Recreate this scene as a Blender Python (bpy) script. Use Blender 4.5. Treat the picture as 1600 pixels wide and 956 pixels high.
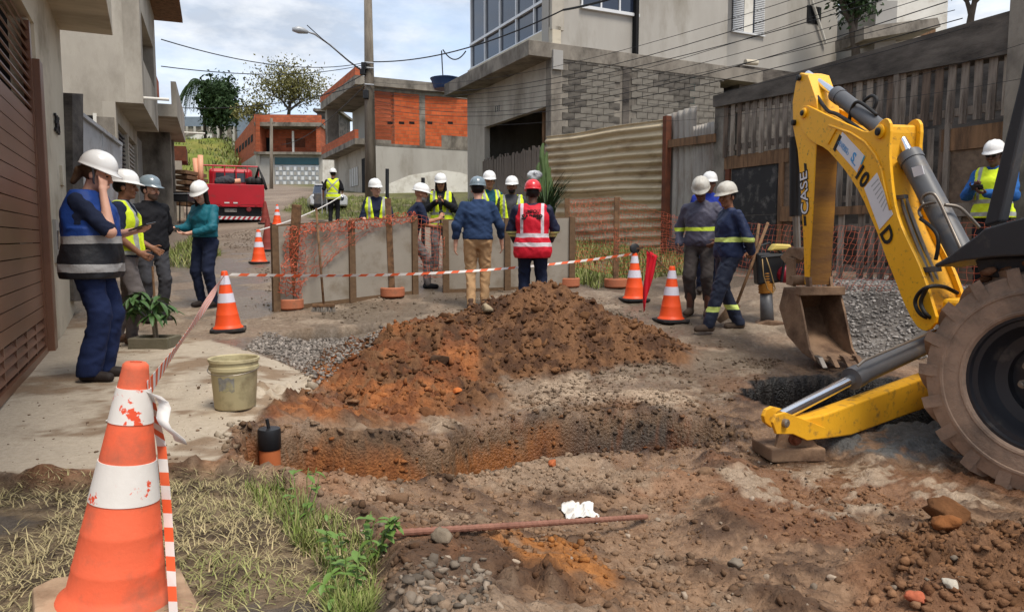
import bpy, bmesh, math, random
import numpy as np
from mathutils import Vector, Matrix, Quaternion
random.seed(7); RNG = np.random.default_rng(11)
for o in list(bpy.data.objects): bpy.data.objects.remove(o)
scene = bpy.context.scene
C = scene.collection
rad = math.radians

# ------------------------------------------------------------ camera
CAMZ = 1.4; FPX = 1155.0; PITCH = rad(5.1)
cam = bpy.data.cameras.new('camera'); camo = bpy.data.objects.new('camera', cam); C.objects.link(camo)
cam.sensor_width = 36.0; cam.lens = FPX / 1600 * 36.0; cam.clip_start = 0.05; cam.clip_end = 2000
camo.location = (0, 0, CAMZ); camo.rotation_euler = (math.pi / 2 - PITCH, 0, 0)
scene.camera = camo
scene.render.resolution_x = 1024; scene.render.resolution_y = 611

# ------------------------------------------------------------ world, sun, exposure
w = bpy.data.worlds.new('World'); scene.world = w; w.use_nodes = True
nt = w.node_tree; nt.nodes.clear()
SUN_EL, SUN_AZ = rad(62), rad(146)      # azimuth clockwise from +Y
out = nt.nodes.new('ShaderNodeOutputWorld'); bg = nt.nodes.new('ShaderNodeBackground')
sky = nt.nodes.new('ShaderNodeTexSky'); sky.sky_type = 'NISHITA'; sky.sun_disc = False
sky.sun_elevation = SUN_EL; sky.sun_rotation = SUN_AZ; sky.altitude = 700; sky.air_density = 1.2; sky.dust_density = 2.0; sky.ozone_density = 1.5
tc = nt.nodes.new('ShaderNodeTexCoord'); mp = nt.nodes.new('ShaderNodeMapping'); mp.inputs['Scale'].default_value = (1.0, 1.0, 2.6)
mp.inputs['Location'].default_value = (3.1, 0.4, 0.2)
n1 = nt.nodes.new('ShaderNodeTexNoise'); n1.inputs['Scale'].default_value = 3.4; n1.inputs['Detail'].default_value = 9; n1.inputs['Roughness'].default_value = 0.56
n1.inputs['Distortion'].default_value = 0.35
r1 = nt.nodes.new('ShaderNodeValToRGB'); r1.color_ramp.elements[0].position = 0.30; r1.color_ramp.elements[1].position = 0.62
n2 = nt.nodes.new('ShaderNodeTexNoise'); n2.inputs['Scale'].default_value = 6.5; n2.inputs['Detail'].default_value = 7; n2.inputs['Roughness'].default_value = 0.6
r2 = nt.nodes.new('ShaderNodeValToRGB'); r2.color_ramp.elements[0].position = 0.36; r2.color_ramp.elements[1].position = 0.62
r2.color_ramp.elements[0].color = (2.1, 2.35, 2.75, 1); r2.color_ramp.elements[1].color = (3.85, 3.92, 4.02, 1)
mixs = nt.nodes.new('ShaderNodeMix'); mixs.data_type = 'RGBA'
base = nt.nodes.new('ShaderNodeMix'); base.data_type = 'RGBA'; base.inputs[0].default_value = 0.75; base.inputs[7].default_value = (2.05, 2.6, 3.45, 1)
L = nt.links.new
L(tc.outputs['Generated'], mp.inputs[0]); L(mp.outputs[0], n1.inputs['Vector']); L(mp.outputs[0], n2.inputs['Vector'])
L(n1.outputs[0], r1.inputs[0]); L(n2.outputs[0], r2.inputs[0])
L(sky.outputs[0], base.inputs[6])
L(r1.outputs[0], mixs.inputs[0]); L(base.outputs[2], mixs.inputs[6]); L(r2.outputs[0], mixs.inputs[7])
L(mixs.outputs[2], bg.inputs[0]); bg.inputs[1].default_value = 0.1; L(bg.outputs[0], out.inputs[0])
sl = bpy.data.lights.new('sun', 'SUN'); slo = bpy.data.objects.new('sun', sl); C.objects.link(slo)
sl.energy = 1.25; sl.angle = rad(20); sl.color = (1.0, 0.93, 0.83)
sd = Vector((math.sin(SUN_AZ) * math.cos(SUN_EL), math.cos(SUN_AZ) * math.cos(SUN_EL), math.sin(SUN_EL)))
slo.rotation_euler = sd.to_track_quat('Z', 'Y').to_euler()
scene.view_settings.view_transform = 'Standard'; scene.view_settings.look = 'None'
scene.view_settings.exposure = 1.52; scene.view_settings.gamma = 1.0; scene.view_settings.use_curve_mapping = False

# ------------------------------------------------------------ places: pixel of the 1600 px photograph -> point in the place
cp, sp = math.cos(PITCH), math.sin(PITCH)
def ray(u, v):
    a = (u - 800) / FPX; b = (478 - v) / FPX
    return Vector((a, cp + b * sp, -sp + b * cp))
ORG = Vector((0, 0, CAMZ))
def at(u, v, Y): d = ray(u, v); return ORG + d * (Y / d.y)
def onz(u, v, z): d = ray(u, v); return ORG + d * ((z - CAMZ) / d.z)
def onplane(u, v, p0, n): d = ray(u, v); return ORG + d * ((Vector(p0) - ORG).dot(n) / d.dot(n))
S1 = Vector((-0.438, 0.899, 0)); N1 = Vector((0.899, 0.438, 0))      # street direction and its right-hand normal
UP = Vector((0, 0, 1))
def SN(s, n, z=0.0): return S1 * s + N1 * n + UP * z
def onn(u, v, n): p = onplane(u, v, N1 * n, N1); return p.dot(S1), p.z  # (s, z) on the street-parallel plane n
def ss(x, a, b): t = np.clip((x - a) / (b - a), 0, 1); return t * t * (3 - 2 * t)
_gy = [0, 1.5, 3.0, 4.5, 6.0, 8.0, 9.0, 10.0, 11.0, 13.7, 18.0, 23.5, 30, 40, 62, 120, 400]
_gz = [-.02, -.03, -.07, -.12, .03, .21, .31, .43, .55, .85, 1.28, 1.88, 2.65, 3.9, 6.0, 9.0, 12.0]
_ly = [0, 2, 4, 6, 8.5, 10, 11, 13.7, 18.0, 23.5, 30, 40, 62, 120, 400]
_lz = [.40, .39, .27, .29, .33, .46, .57, .87, 1.28, 1.88, 2.65, 3.9, 6.0, 9.0, 12.0]
def G0(x, y):
    n = np.asarray(x) * 0.899 + np.asarray(y) * 0.438
    zb = np.interp(y, _gy, _gz); zl = np.interp(y, _ly, _lz)
    t = ss(n, 0.2, 2.3)
    z = zl * (1 - t) + zb * t
    bank = ss(n, 7.0, 9.0) * np.clip(0.78 - z, 0, 1)
    return z + bank
def ong(u, v):
    d = ray(u, v); t = 1.2; prev = t
    while t < 400:
        p = ORG + d * t
        if p.z < float(G0(p.x, p.y)):
            lo, hi = prev, t
            for _ in range(24):
                m = (lo + hi) / 2; p = ORG + d * m
                if p.z < float(G0(p.x, p.y)): hi = m
                else: lo = m
            return ORG + d * hi
        prev = t; t *= 1.02
    return ORG + d * t
def gz(x, y): return float(G0(x, y))

# ------------------------------------------------------------ numpy value noise
def _hash(i, j, k):
    h = (i * 374761393 + j * 668265263 + k * 2147483647 + 1013904223).astype(np.int64) & 0xffffffff
    h = ((h ^ (h >> 13)) * 1274126177) & 0xffffffff
    return ((h ^ (h >> 16)) & 0xffff) / 65535.0
def vnoise(x, y, z=None):
    x = np.asarray(x, float); y = np.asarray(y, float); z = np.zeros_like(x) if z is None else np.asarray(z, float)
    xi, yi, zi = np.floor(x).astype(np.int64), np.floor(y).astype(np.int64), np.floor(z).astype(np.int64)
    fx, fy, fz = x - xi, y - yi, z - zi
    fx = fx * fx * (3 - 2 * fx); fy = fy * fy * (3 - 2 * fy); fz = fz * fz * (3 - 2 * fz)
    r = 0
    for a in (0, 1):
        for b in (0, 1):
            for c in (0, 1):
                r = r + _hash(xi + a, yi + b, zi + c) * (fx if a else 1 - fx) * (fy if b else 1 - fy) * (fz if c else 1 - fz)
    return r * 2 - 1
def fbm(x, y, f=1.0, oct=4, z=None, gain=0.5):
    r = 0; a = 1.0
    for o in range(oct):
        r = r + a * vnoise(x * f + 17.3 * o, y * f - 9.1 * o, None if z is None else z * f); f *= 2.03; a *= gain
    return r

# ------------------------------------------------------------ objects and tags
def W(o):
    if o is None: return Matrix.Identity(4)
    if o.parent is None: return o.matrix_basis.copy()
    return W(o.parent) @ o.matrix_parent_inverse @ o.matrix_basis
def tag(o, label=None, cat=None, group=None, kind=None):
    if label: o['label'] = label
    if cat: o['category'] = cat
    if group: o['group'] = group
    if kind: o['kind'] = kind
    return o
def link(o, parent=None, local=False):
    C.objects.link(o)
    if parent is not None:
        o.parent = parent
        if not local: o.matrix_parent_inverse = W(parent).inverted()
    return o
def thing(name, label, cat, loc=(0, 0, 0), rz=0.0, group=None, scale=1.0):
    o = bpy.data.objects.new(name, None); o.empty_display_size = 0.2; C.objects.link(o)
    o.location = loc; o.rotation_euler = (0, 0, rz); o.scale = (scale,) * 3
    return tag(o, label, cat, group)
def copy_tree(o, parent=None):
    c = o.copy(); C.objects.link(c)
    if parent is not None: c.parent = parent
    for ch in o.children: copy_tree(ch, c)
    return c
class MB:
    def __init__(s): s.v = []; s.f = []; s.m = []
    def add(s, vs, fs, m=0):
        o = len(s.v); s.v += [tuple(p) for p in vs]; s.f += [tuple(i + o for i in f) for f in fs]; s.m += [m] * len(fs); return s
    def box(s, c, size, rot=None, m=0):
        hx, hy, hz = size[0] / 2, size[1] / 2, size[2] / 2
        vs = [Vector((x, y, z)) for x in (-hx, hx) for y in (-hy, hy) for z in (-hz, hz)]
        if rot is not None: vs = [rot @ p for p in vs]
        c = Vector(c); vs = [p + c for p in vs]
        return s.add(vs, [(0, 1, 3, 2), (4, 6, 7, 5), (0, 4, 5, 1), (2, 3, 7, 6), (0, 2, 6, 4), (1, 5, 7, 3)], m)
    def bar(s, a, b, wd, dp, up=UP, m=0):      # box from a to b, width wd (sideways), depth dp (along up)
        a, b = Vector(a), Vector(b); d = (b - a); l = d.length; d.normalize()
        x = d.cross(up); x = x.normalized() if x.length > 1e-4 else Vector((1, 0, 0)); y = x.cross(d)
        R = Matrix((x, d, y)).transposed()
        return s.box((a + b) / 2, (wd, l, dp), R, m)
    def prism(s, pts, ext, m=0):               # planar polygon pushed along a vector
        pts = [Vector(p) for p in pts]; ext = Vector(ext); n = len(pts)
        vs = pts + [p + ext for p in pts]
        fs = [tuple(range(n)), tuple(range(2 * n - 1, n - 1, -1))] + [(i, i + n, (i + 1) % n + n, (i + 1) % n) for i in range(n)]
        return s.add(vs, fs, m)
    def tube(s, pts, r, seg=10, cap=True, m=0):
        pts = [Vector(p) for p in pts]; n = len(pts); rs = r if hasattr(r, '__len__') else [r] * n
        t0 = (pts[1] - pts[0]).normalized(); x = t0.orthogonal().normalized(); vs = []; fs = []
        for i, p in enumerate(pts):
            t = (pts[min(i + 1, n - 1)] - pts[max(i - 1, 0)])
            t = t.normalized() if t.length > 1e-9 else t0
            x = (x - t * x.dot(t)); x = x.normalized() if x.length > 1e-6 else t.orthogonal().normalized(); y = t.cross(x)
            for k in range(seg):
                a = 2 * math.pi * k / seg; vs.append(p + (x * math.cos(a) + y * math.sin(a)) * rs[i])
        for i in range(n - 1):
            for k in range(seg):
                fs.append((i * seg + k, i * seg + (k + 1) % seg, (i + 1) * seg + (k + 1) % seg, (i + 1) * seg + k))
        if cap: fs.append(tuple(range(seg - 1, -1, -1))); fs.append(tuple((n - 1) * seg + k for k in range(seg)))
        return s.add(vs, fs, m)
    def lathe(s, prof, c=(0, 0, 0), seg=24, axis=UP, m=0, cap=True, sx=1.0):   # prof: (radius, height)
        axis = Vector(axis).normalized(); x = axis.orthogonal().normalized(); y = axis.cross(x); c = Vector(c)
        if abs(axis.z) > 0.99: x, y = Vector((1, 0, 0)), Vector((0, 1, 0))
        vs = []; fs = []; n = len(prof)
        for r, h in prof:
            for k in range(seg):
                a = 2 * math.pi * k / seg; vs.append(c + (x * math.cos(a) * sx + y * math.sin(a)) * r + axis * h)
        for i in range(n - 1):
            for k in range(seg):
                fs.append((i * seg + k, i * seg + (k + 1) % seg, (i + 1) * seg + (k + 1) % seg, (i + 1) * seg + k))
        if cap: fs.append(tuple(range(seg - 1, -1, -1))); fs.append(tuple((n - 1) * seg + k for k in range(seg)))
        return s.add(vs, fs, m)
    def mesh(s, name, mats, smooth=False):
        me = bpy.data.meshes.new(name); me.from_pydata(s.v, [], s.f)
        mats = mats if isinstance(mats, (list, tuple)) else [mats]
        for mm in mats: me.materials.append(mm)
        if len(mats) > 1: me.polygons.foreach_set('material_index', s.m)
        bm = bmesh.new(); bm.from_mesh(me); bmesh.ops.recalc_face_normals(bm, faces=bm.faces); bm.to_mesh(me); bm.free()
        if smooth: me.shade_smooth()
        return me
    def build(s, name, mats, parent=None, smooth=False, local=False, bevel=0.0, sub=0, auto=None):
        o = bpy.data.objects.new(name, s.mesh(name, mats, smooth)); link(o, parent, local)
        if bevel:
            b = o.modifiers.new('bevel', 'BEVEL'); b.width = bevel; b.segments = 2; b.limit_method = 'ANGLE'; b.angle_limit = rad(40)
        if auto is not None:
            bm = bmesh.new(); bm.from_mesh(o.data)
            for e in bm.edges: e.smooth = (len(e.link_faces) == 2 and e.calc_face_angle(0) < rad(auto))
            bm.to_mesh(o.data); bm.free(); o.data.shade_smooth()
        return o
def sharpen(o, ang=40):
    bm = bmesh.new(); bm.from_mesh(o.data)
    for e in bm.edges: e.smooth = len(e.link_faces) == 2 and e.calc_face_angle(0) < rad(ang)
    bm.to_mesh(o.data); bm.free(); o.data.shade_smooth(); return o
def place(me, name, parent, M4, local=True):
    o = bpy.data.objects.new(name, me); C.objects.link(o)
    if parent is not None: o.parent = parent
    o.matrix_basis = M4; return o
def npmesh(name, v, f, mats, smooth=True, col=None):
    me = bpy.data.meshes.new(name); v = np.asarray(v, np.float32); f = np.asarray(f, np.int32); k = f.shape[1]
    me.vertices.add(len(v)); me.vertices.foreach_set('co', v.ravel())
    me.loops.add(f.size); me.loops.foreach_set('vertex_index', f.ravel())
    me.polygons.add(len(f)); me.polygons.foreach_set('loop_start', np.arange(0, f.size, k, dtype=np.int32))
    for mm in (mats if isinstance(mats, (list, tuple)) else [mats]): me.materials.append(mm)
    if col is not None:
        ca = me.color_attributes.new('Col', 'FLOAT_COLOR', 'POINT'); c4 = np.ones((len(v), 4), np.float32); c4[:, :col.shape[1]] = col
        ca.data.foreach_set('color', c4.ravel())
    me.update(calc_edges=True); me.validate()
    if smooth: me.shade_smooth()
    return me
def text(name, body, size, mat, parent, M4, ext=0.002, local=False, shear=0.0, align='CENTER', bold=0.0, spacing=1.0):
    cu = bpy.data.curves.new(name, 'FONT'); cu.body = body; cu.size = size; cu.align_x = align; cu.align_y = 'CENTER'; cu.extrude = ext; cu.shear = shear; cu.offset = bold; cu.space_character = spacing
    cu.resolution_u = 3
    t = bpy.data.objects.new(name, cu); me = bpy.data.meshes.new_from_object(t); bpy.data.objects.remove(t)
    me.materials.clear(); me.materials.append(mat)
    o = bpy.data.objects.new(name, me); C.objects.link(o)
    if parent is not None:
        o.parent = parent
        if not local: o.matrix_parent_inverse = W(parent).inverted()
    o.matrix_basis = M4; return o
def frame(origin, x, y):     # matrix with given x and y axes
    x = Vector(x).normalized(); z = x.cross(Vector(y)).normalized(); y = z.cross(x)
    m = Matrix((x, y, z)).transposed().to_4x4(); m.translation = Vector(origin); return m

# ------------------------------------------------------------ materials
def lin(c): return tuple(((x / 255) / 12.92 if x / 255 <= 0.04045 else ((x / 255 + 0.055) / 1.055) ** 2.4) for x in c)
MATS = {}
def mat(name, c1, c2=None, scale=4.0, rough=0.8, bump=0.0, bscale=60.0, metal=0.0, dirt=None, damt=0.5, dscale=1.5, stretch=(1, 1, 1), spec=0.3, detail=6, contrast=0.25, vcol=False, coat=0.0, lo=None):
    """procedural surface: two colours broken up by noise, an optional dirt layer with its own shape, fine relief"""
    if name in MATS: return MATS[name]
    m = bpy.data.materials.new(name); m.use_nodes = True; t = m.node_tree; N = t.nodes; b = N['Principled BSDF']; K = t.links.new
    b.inputs['Roughness'].default_value = rough; b.inputs['Metallic'].default_value = metal; b.inputs['Specular IOR Level'].default_value = spec
    if coat: b.inputs['Coat Weight'].default_value = coat; b.inputs['Coat Roughness'].default_value = 0.15
    tcn = N.new('ShaderNodeTexCoord'); mpn = N.new('ShaderNodeMapping'); mpn.inputs['Scale'].default_value = stretch
    K(tcn.outputs['Object'], mpn.inputs[0])
    def noise(sc, det=detail, ro=0.6, vec=mpn.outputs[0]):
        n = N.new('ShaderNodeTexNoise'); n.inputs['Scale'].default_value = sc; n.inputs['Detail'].default_value = det; n.inputs['Roughness'].default_value = ro
        K(vec, n.inputs['Vector']); return n.outputs[0]
    def ramp(src, a, bb):
        r = N.new('ShaderNodeMapRange'); r.inputs[1].default_value = a; r.inputs[2].default_value = bb; K(src, r.inputs[0]); return r.outputs[0]
    def mix(f, a, bb):
        x = N.new('ShaderNodeMix'); x.data_type = 'RGBA'
        if f is None: x.inputs[0].default_value = 0.5
        else: K(f, x.inputs[0])
        for i, q in ((6, a), (7, bb)):
            if isinstance(q, tuple): x.inputs[i].default_value = (*q[:3], 1)
            else: K(q, x.inputs[i])
        return x.outputs[2]
    a1 = lin(c1); a2 = lin(c2) if c2 else tuple(x * 0.82 for x in a1)
    colr = mix(ramp(noise(scale), 0.5 - contrast, 0.5 + contrast), a1, a2)
    if vcol:
        vc = N.new('ShaderNodeVertexColor'); vc.layer_name = 'Col'
        mm = N.new('ShaderNodeMix'); mm.data_type = 'RGBA'; mm.blend_type = 'MULTIPLY'; mm.inputs[0].default_value = 1
        K(vc.outputs[0], mm.inputs[6]); K(colr, mm.inputs[7]); colr = mm.outputs[2]
    if dirt:
        colr = mix(ramp(noise(dscale, 8, 0.66), 0.62 - damt * 0.35, 0.78 - damt * 0.2), colr, lin(dirt))
    K(colr, b.inputs['Base Color'])
    if bump:
        bn = N.new('ShaderNodeBump'); bn.inputs['Strength'].default_value = min(1.0, bump); bn.inputs['Distance'].default_value = 0.01 if bump <= 1 else 0.01 * bump
        K(noise(bscale, 5), bn.inputs['Height']); K(bn.outputs[0], b.inputs['Normal'])
    MATS[name] = m; return m
# ============================================================ GROUND
def gpoly(pix): return [(p.x, p.y) for p in (ong(u, v) for u, v in pix)]
def polysd(X, Y, poly):                      # signed distance, positive inside
    d = np.full(X.shape, 1e9); ins = np.zeros(X.shape, bool); n = len(poly)
    for i in range(n):
        x0, y0 = poly[i]; x1, y1 = poly[(i + 1) % n]; ex, ey = x1 - x0, y1 - y0
        t = np.clip(((X - x0) * ex + (Y - y0) * ey) / (ex * ex + ey * ey + 1e-12), 0, 1)
        d = np.minimum(d, (X - x0 - t * ex) ** 2 + (Y - y0 - t * ey) ** 2)
        c = (y0 > Y) != (y1 > Y)
        with np.errstate(divide='ignore', invalid='ignore'): ins ^= c & (X < (ex * (Y - y0) / (y1 - y0 if y1 != y0 else 1e-12) + x0))
    return np.where(ins, 1, -1) * np.sqrt(d)
def srgbn(*c): return np.array(lin(c))
P_SLAB = gpoly([(-160, 745), (0, 742), (150, 732), (330, 724), (364, 706), (352, 672), (392, 655), (470, 622), (488, 602), (466, 578), (418, 556), (330, 532), (215, 520), (120, 506), (60, 480), (-200, 560)])
P_GRASS = gpoly([(-300, 748), (0, 746), (150, 738), (330, 729), (398, 722), (470, 758), (548, 800), (592, 850), (575, 956), (540, 1150), (-400, 1150)])
P_GRAV1 = gpoly([(392, 545), (420, 522), (470, 530), (560, 530), (640, 512), (672, 522), (600, 560), (545, 590), (500, 604), (470, 572), (430, 555)])
P_TRENCH = gpoly([(370, 664), (400, 668), (480, 666), (560, 688), (690, 690), (728, 668), (800, 654), (900, 640), (1000, 640), (1090, 650), (1150, 662), (1160, 684), (1050, 702), (950, 708), (830, 727), (740, 748), (600, 754), (470, 748), (436, 730), (374, 718)])
P_PIT = gpoly([(1148, 606), (1180, 596), (1235, 590), (1330, 586), (1430, 590), (1500, 606), (1520, 640), (1440, 662), (1330, 668), (1260, 652), (1200, 632)])
P_FILL = gpoly([(1290, 690), (1340, 668), (1450, 662), (1530, 680), (1500, 712), (1400, 716), (1330, 706)])
P_PIT2 = gpoly([(440, 524), (470, 514), (520, 514), (560, 508), (596, 504), (592, 513), (545, 524), (480, 532)])
P_ORANGE = gpoly([(400, 668), (430, 640), (470, 628), (530, 590), (640, 545), (720, 560), (760, 600), (700, 640), (640, 668), (540, 672), (470, 660)])
P_ORANGE2 = gpoly([(770, 850), (830, 842), (900, 855), (950, 890), (975, 930), (930, 945), (860, 915), (800, 890)])
P_GRAV2 = gpoly([(620, 900), (700, 885), (760, 900), (770, 980), (720, 1060), (620, 1060), (600, 960)])
P_PALE = gpoly([(560, 690), (690, 650), (820, 606), (960, 560), (1120, 540), (1230, 560), (1180, 600), (1130, 645), (940, 636), (800, 648), (690, 684)])
P_PALE2 = gpoly([(1100, 740), (1250, 720), (1440, 705), (1560, 790), (1440, 800), (1300, 800), (1160, 780)])
P_DIRTR = gpoly([(1440, 850), (1520, 830), (1660, 830), (1760, 900), (1700, 1000), (1500, 990), (1420, 930)])
P_GREENR = gpoly([(892, 378), (1000, 372), (1070, 384), (1072, 430), (1010, 438), (930, 452), (896, 440)])
P_GREENF = gpoly([(440, 330), (468, 312), (520, 305), (700, 318), (860, 335), (860, 352), (700, 352), (560, 344), (500, 344)])
P_VERGE = gpoly([(258, 400), (300, 372), (330, 372), (345, 400), (300, 420), (262, 418)])
P_GRAVR = gpoly([(1240, 470), (1300, 440), (1440, 425), (1700, 430), (1700, 560), (1450, 560), (1340, 560), (1270, 500)])

def ground_parts(X, Y):
    """height, colour and per-zone weights at points of the place"""
    Z = G0(X, Y); n = X * .899 + Y * .438; s = -X * .438 + Y * .899
    wob = fbm(X, Y, 2.2, 3) * 0.10 + fbm(X, Y, 9.0, 2) * 0.03
    near = ss(Y, 13.0, 10.0)
    f1 = fbm(X, Y, 1.1, 4); f2 = fbm(X + 40, Y, 3.5, 4); f3 = fbm(X, Y + 70, 14.0, 3); f4 = fbm(X + 9, Y + 3, 34.0, 2)
    def msk(p, a=-0.05, b=0.08): return ss(polysd(X, Y, p) + wob, a, b)
    slab = ss(polysd(X, Y, P_SLAB) + wob * 0.25, -0.012, 0.012)
    grass = ss(polysd(X, Y, P_GRASS) + wob, -0.1, 0.06) * (1 - slab)
    # --- heaps of spoil (angle of repose, lumpy)
    def heap(cx, cy, rx, ry, H, rot=0.0, p=1.0):
        c, si = math.cos(rot), math.sin(rot); dx, dy = X - cx, Y - cy
        a = (dx * c + dy * si) / rx; b = (-dx * si + dy * c) / ry
        r = np.sqrt(a * a + b * b) + f2 * 0.07 + f1 * 0.06
        return H * np.clip(1 - np.sqrt(r * r + 0.006), 0, 1) ** p
    h_main = np.maximum(heap(0.28, 8.25, 1.5, 1.3, 0.75, 0, 1.0), heap(-0.05, 7.6, 1.2, 1.0, 0.42))
    h_main = np.maximum(h_main, heap(1.1, 7.95, .95, 0.85, 0.28))
    h_or = np.maximum(heap(-0.80, 7.35, 1.2, 1.05, 0.50, 0.5), heap(-1.08, 6.75, 0.9, 0.8, 0.33, 0.6))
    h_or = np.maximum(h_or, heap(-0.75, 6.15, 0.85, 0.75, 0.20, 0.3))
    h_sp = np.maximum(heap(-1.75, 5.45, 0.75, 0.45, 0.07), heap(-1.2, 5.0, 0.9, 0.4, 0.10, 0.1))
    h_r = np.maximum(heap(2.35, 3.15, 0.9, 0.55, 0.16), heap(2.9, 2.9, 0.8, 0.7, 0.22))
    h_o2 = heap(0.17, 2.55, 0.42, 0.30, 0.055)
    tsd = polysd(X, Y, P_TRENCH) + f2 * 0.035 + f3 * 0.012
    away = ss(tsd, -0.02, -0.45)
    h_sp = h_sp * away; h_or = h_or * away; H = np.maximum.reduce([h_main, h_or, h_sp, h_r, h_o2])
    hm = ss(H, 0.0, 0.06)
    lump = (np.abs(f3) * 0.045 + np.abs(fbm(X + 5, Y - 8, 7.0, 3)) * 0.06 - 0.035) * hm
    # --- general roughness
    dirtz = (1 - slab) * (1 - grass) * near
    churn = ss(Y, 7.5, 5.0) * dirtz
    Z = Z + H + lump + dirtz * (f2 * 0.012 + f3 * 0.007 + f4 * 0.004) + churn * (f2 * 0.030 + np.abs(f3) * 0.020 + f4 * 0.006 + f1 * 0.03)
    Z = Z + grass * (f2 * 0.012 + f3 * 0.006) - grass * 0.07
    Z = Z + slab * (f1 * 0.006 + f3 * 0.0015)
    # --- trench, pits
    tdep = np.interp(X, [-1.8, -1.0, 0.2, 1.2, 2.0], [0.85, 0.82, 0.62, 0.42, 0.22]) + f1 * 0.05
    tm = ss(tsd, -0.012, 0.15); Z = Z - tdep * tm + tm * (np.abs(f3) * 0.025 + np.abs(f2) * 0.04)
    rim = ss(tsd, -0.22, -0.06) * (1 - tm); Z = Z + rim * (0.004 + np.abs(f2) * 0.022) * (1 - slab)
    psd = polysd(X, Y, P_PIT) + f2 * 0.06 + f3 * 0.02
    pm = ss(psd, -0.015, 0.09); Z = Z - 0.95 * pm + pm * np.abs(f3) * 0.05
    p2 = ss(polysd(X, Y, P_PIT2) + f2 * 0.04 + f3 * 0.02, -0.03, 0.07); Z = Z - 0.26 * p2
    pd_ = onz(1245, 716, -.10); wp = ss(np.hypot(X - pd_.x - .05, Y - pd_.y + .02), .48, .26); Z = Z * (1 - wp) + (-.118 + f3 * .008) * wp      # soil pressed flat round the foot pad
    # --- colours (surface colour of each material, with shade painted into the deep pit)
    def col(c): return np.array(lin(c))[None, :] * np.ones((X.size, 1))
    def mixc(a, b, t): t = t.reshape(-1, 1); return a * (1 - t) + b * t
    R = lambda a: np.asarray(a).ravel()
    road = mixc(col((172, 154, 134)), col((148, 130, 112)), R(ss(f1 + f2 * .6, -0.5, 0.6)))
    road = mixc(road, col((188, 172, 152)), R(ss(f2, 0.25, 0.7) * 0.5))
    far = mixc(col((160, 144, 128)), col((138, 122, 108)), R(ss(f1, -0.4, 0.5)))
    c = mixc(road, far, R(ss(Y, 10.5, 12)))
    dirt = mixc(col((158, 127, 100)), col((100, 76, 58)), R(ss(f2 + f3 * .8 + f4 * .4, -0.6, 0.6)))
    dirt = mixc(dirt, col((176, 152, 128)), R(ss(f1 + f3 * .4, 0.1, 0.7) * 0.75))
    dirt = mixc(dirt, col((156, 108, 74)), R(ss(fbm(X - 31, Y + 12, 1.7, 4), 0.3, 0.65) * 0.5))
    c = mixc(c, dirt, R(ss(Y + wob * 4 + f1 * .5, 7.6, 5.6) * (1 - slab)))
    c = mixc(c, dirt, R(ss(X + f1 * .5, 1.2, 2.6) * ss(Y, 9.2, 8.0) * 0.55))
    pale = (msk(P_PALE) * ss(f2 + f3 * .5, -0.15, 0.3) * 0.85 + msk(P_PALE2) * ss(f2 * .8 + f3 * .7, 0.15, 0.4) * 0.9) * (1 - hm)
    c = mixc(c, col((190, 168, 144)), R(np.clip(pale, 0, 1)))
    gr = np.clip(msk(P_GRAV1) * 1.0 + msk(P_GRAV2) * .25, 0, 1) * (1 - hm)
    c = mixc(c, mixc(col((128, 116, 106)), col((92, 82, 74)), R(ss(f3, -.3, .3))), R(gr))
    grr = msk(P_GRAVR); c = mixc(c, mixc(col((140, 134, 128)), col((104, 98, 93)), R(ss(f3, -.4, .4))), R(grr))
    br = mixc(col((130, 93, 63)), col((92, 64, 44)), R(ss(f2 + f3, -.5, .5)))
    og = mixc(col((176, 112, 66)), col((136, 86, 54)), R(ss(f2 + f3, -.4, .5)))
    isor = np.clip(ss(h_or - h_main, -0.02, 0.06) * ss(X + f2 * .35 + f1 * .2, -0.25, -0.75) + msk(P_ORANGE) * 0.9, 0, 1)
    c = mixc(c, br, R(hm)); c = mixc(c, og, R(np.clip(isor * np.maximum(hm, msk(P_ORANGE) * ss(f2, -.4, .2)), 0, 1) * ss(f1 + f3 * .6, -0.7, 0.1)))
    c = mixc(c, col((184, 122, 66)), R(msk(P_ORANGE2) * ss(f2 + f3 * .7, -.35, .35) * .9))
    c = mixc(c, col((136, 100, 72)), R(ss(h_r, 0, .05) * ss(f2, -.5, .3)))
    c = mixc(c, mixc(col((190, 176, 156)), col((152, 137, 118)), R(ss(f1 + f2 * .6 + f3 * .25, -.5, .6))), R(slab))
    c = mixc(c, col((136, 112, 88)), R(slab * ss(f2 + f1 + f3 * .4 + ss(X, -3.4, -1.6) * .6, 0.15, 0.95) * 0.75))
    straw = mixc(col((138, 120, 96)), col((96, 82, 66)), R(ss(f3 + f2 * .6, -.4, .4)))
    c = mixc(c, straw, R(grass)); c = mixc(c, col((104, 96, 88)), R(grass * ss(fbm(X + 3, Y + 1, 1.3, 3) + f3 * .2, 0.05, 0.4) * 0.8))
    green = mixc(col((104, 112, 48)), col((86, 90, 44)), R(ss(f2, -.3, .3)))
    c = mixc(c, green, R(np.clip(msk(P_GREENR) + msk(P_GREENF) + msk(P_VERGE), 0, 1) * ss(f2 + f3 * .5, -.6, 0)))
    tw = ss(tsd, -0.02, 0.05)
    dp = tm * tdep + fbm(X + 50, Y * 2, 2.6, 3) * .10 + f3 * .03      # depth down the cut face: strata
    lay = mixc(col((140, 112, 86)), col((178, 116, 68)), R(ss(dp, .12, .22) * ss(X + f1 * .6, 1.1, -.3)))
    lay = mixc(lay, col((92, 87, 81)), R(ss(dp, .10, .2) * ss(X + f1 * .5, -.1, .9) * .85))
    lay = mixc(lay, col((108, 74, 52)), R(ss(dp, .34, .46))); lay = mixc(lay, col((150, 92, 54)), R(ss(fbm(X * 3, dp * 7 + Y, 1.5, 3), .25, .6) * .6))
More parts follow.
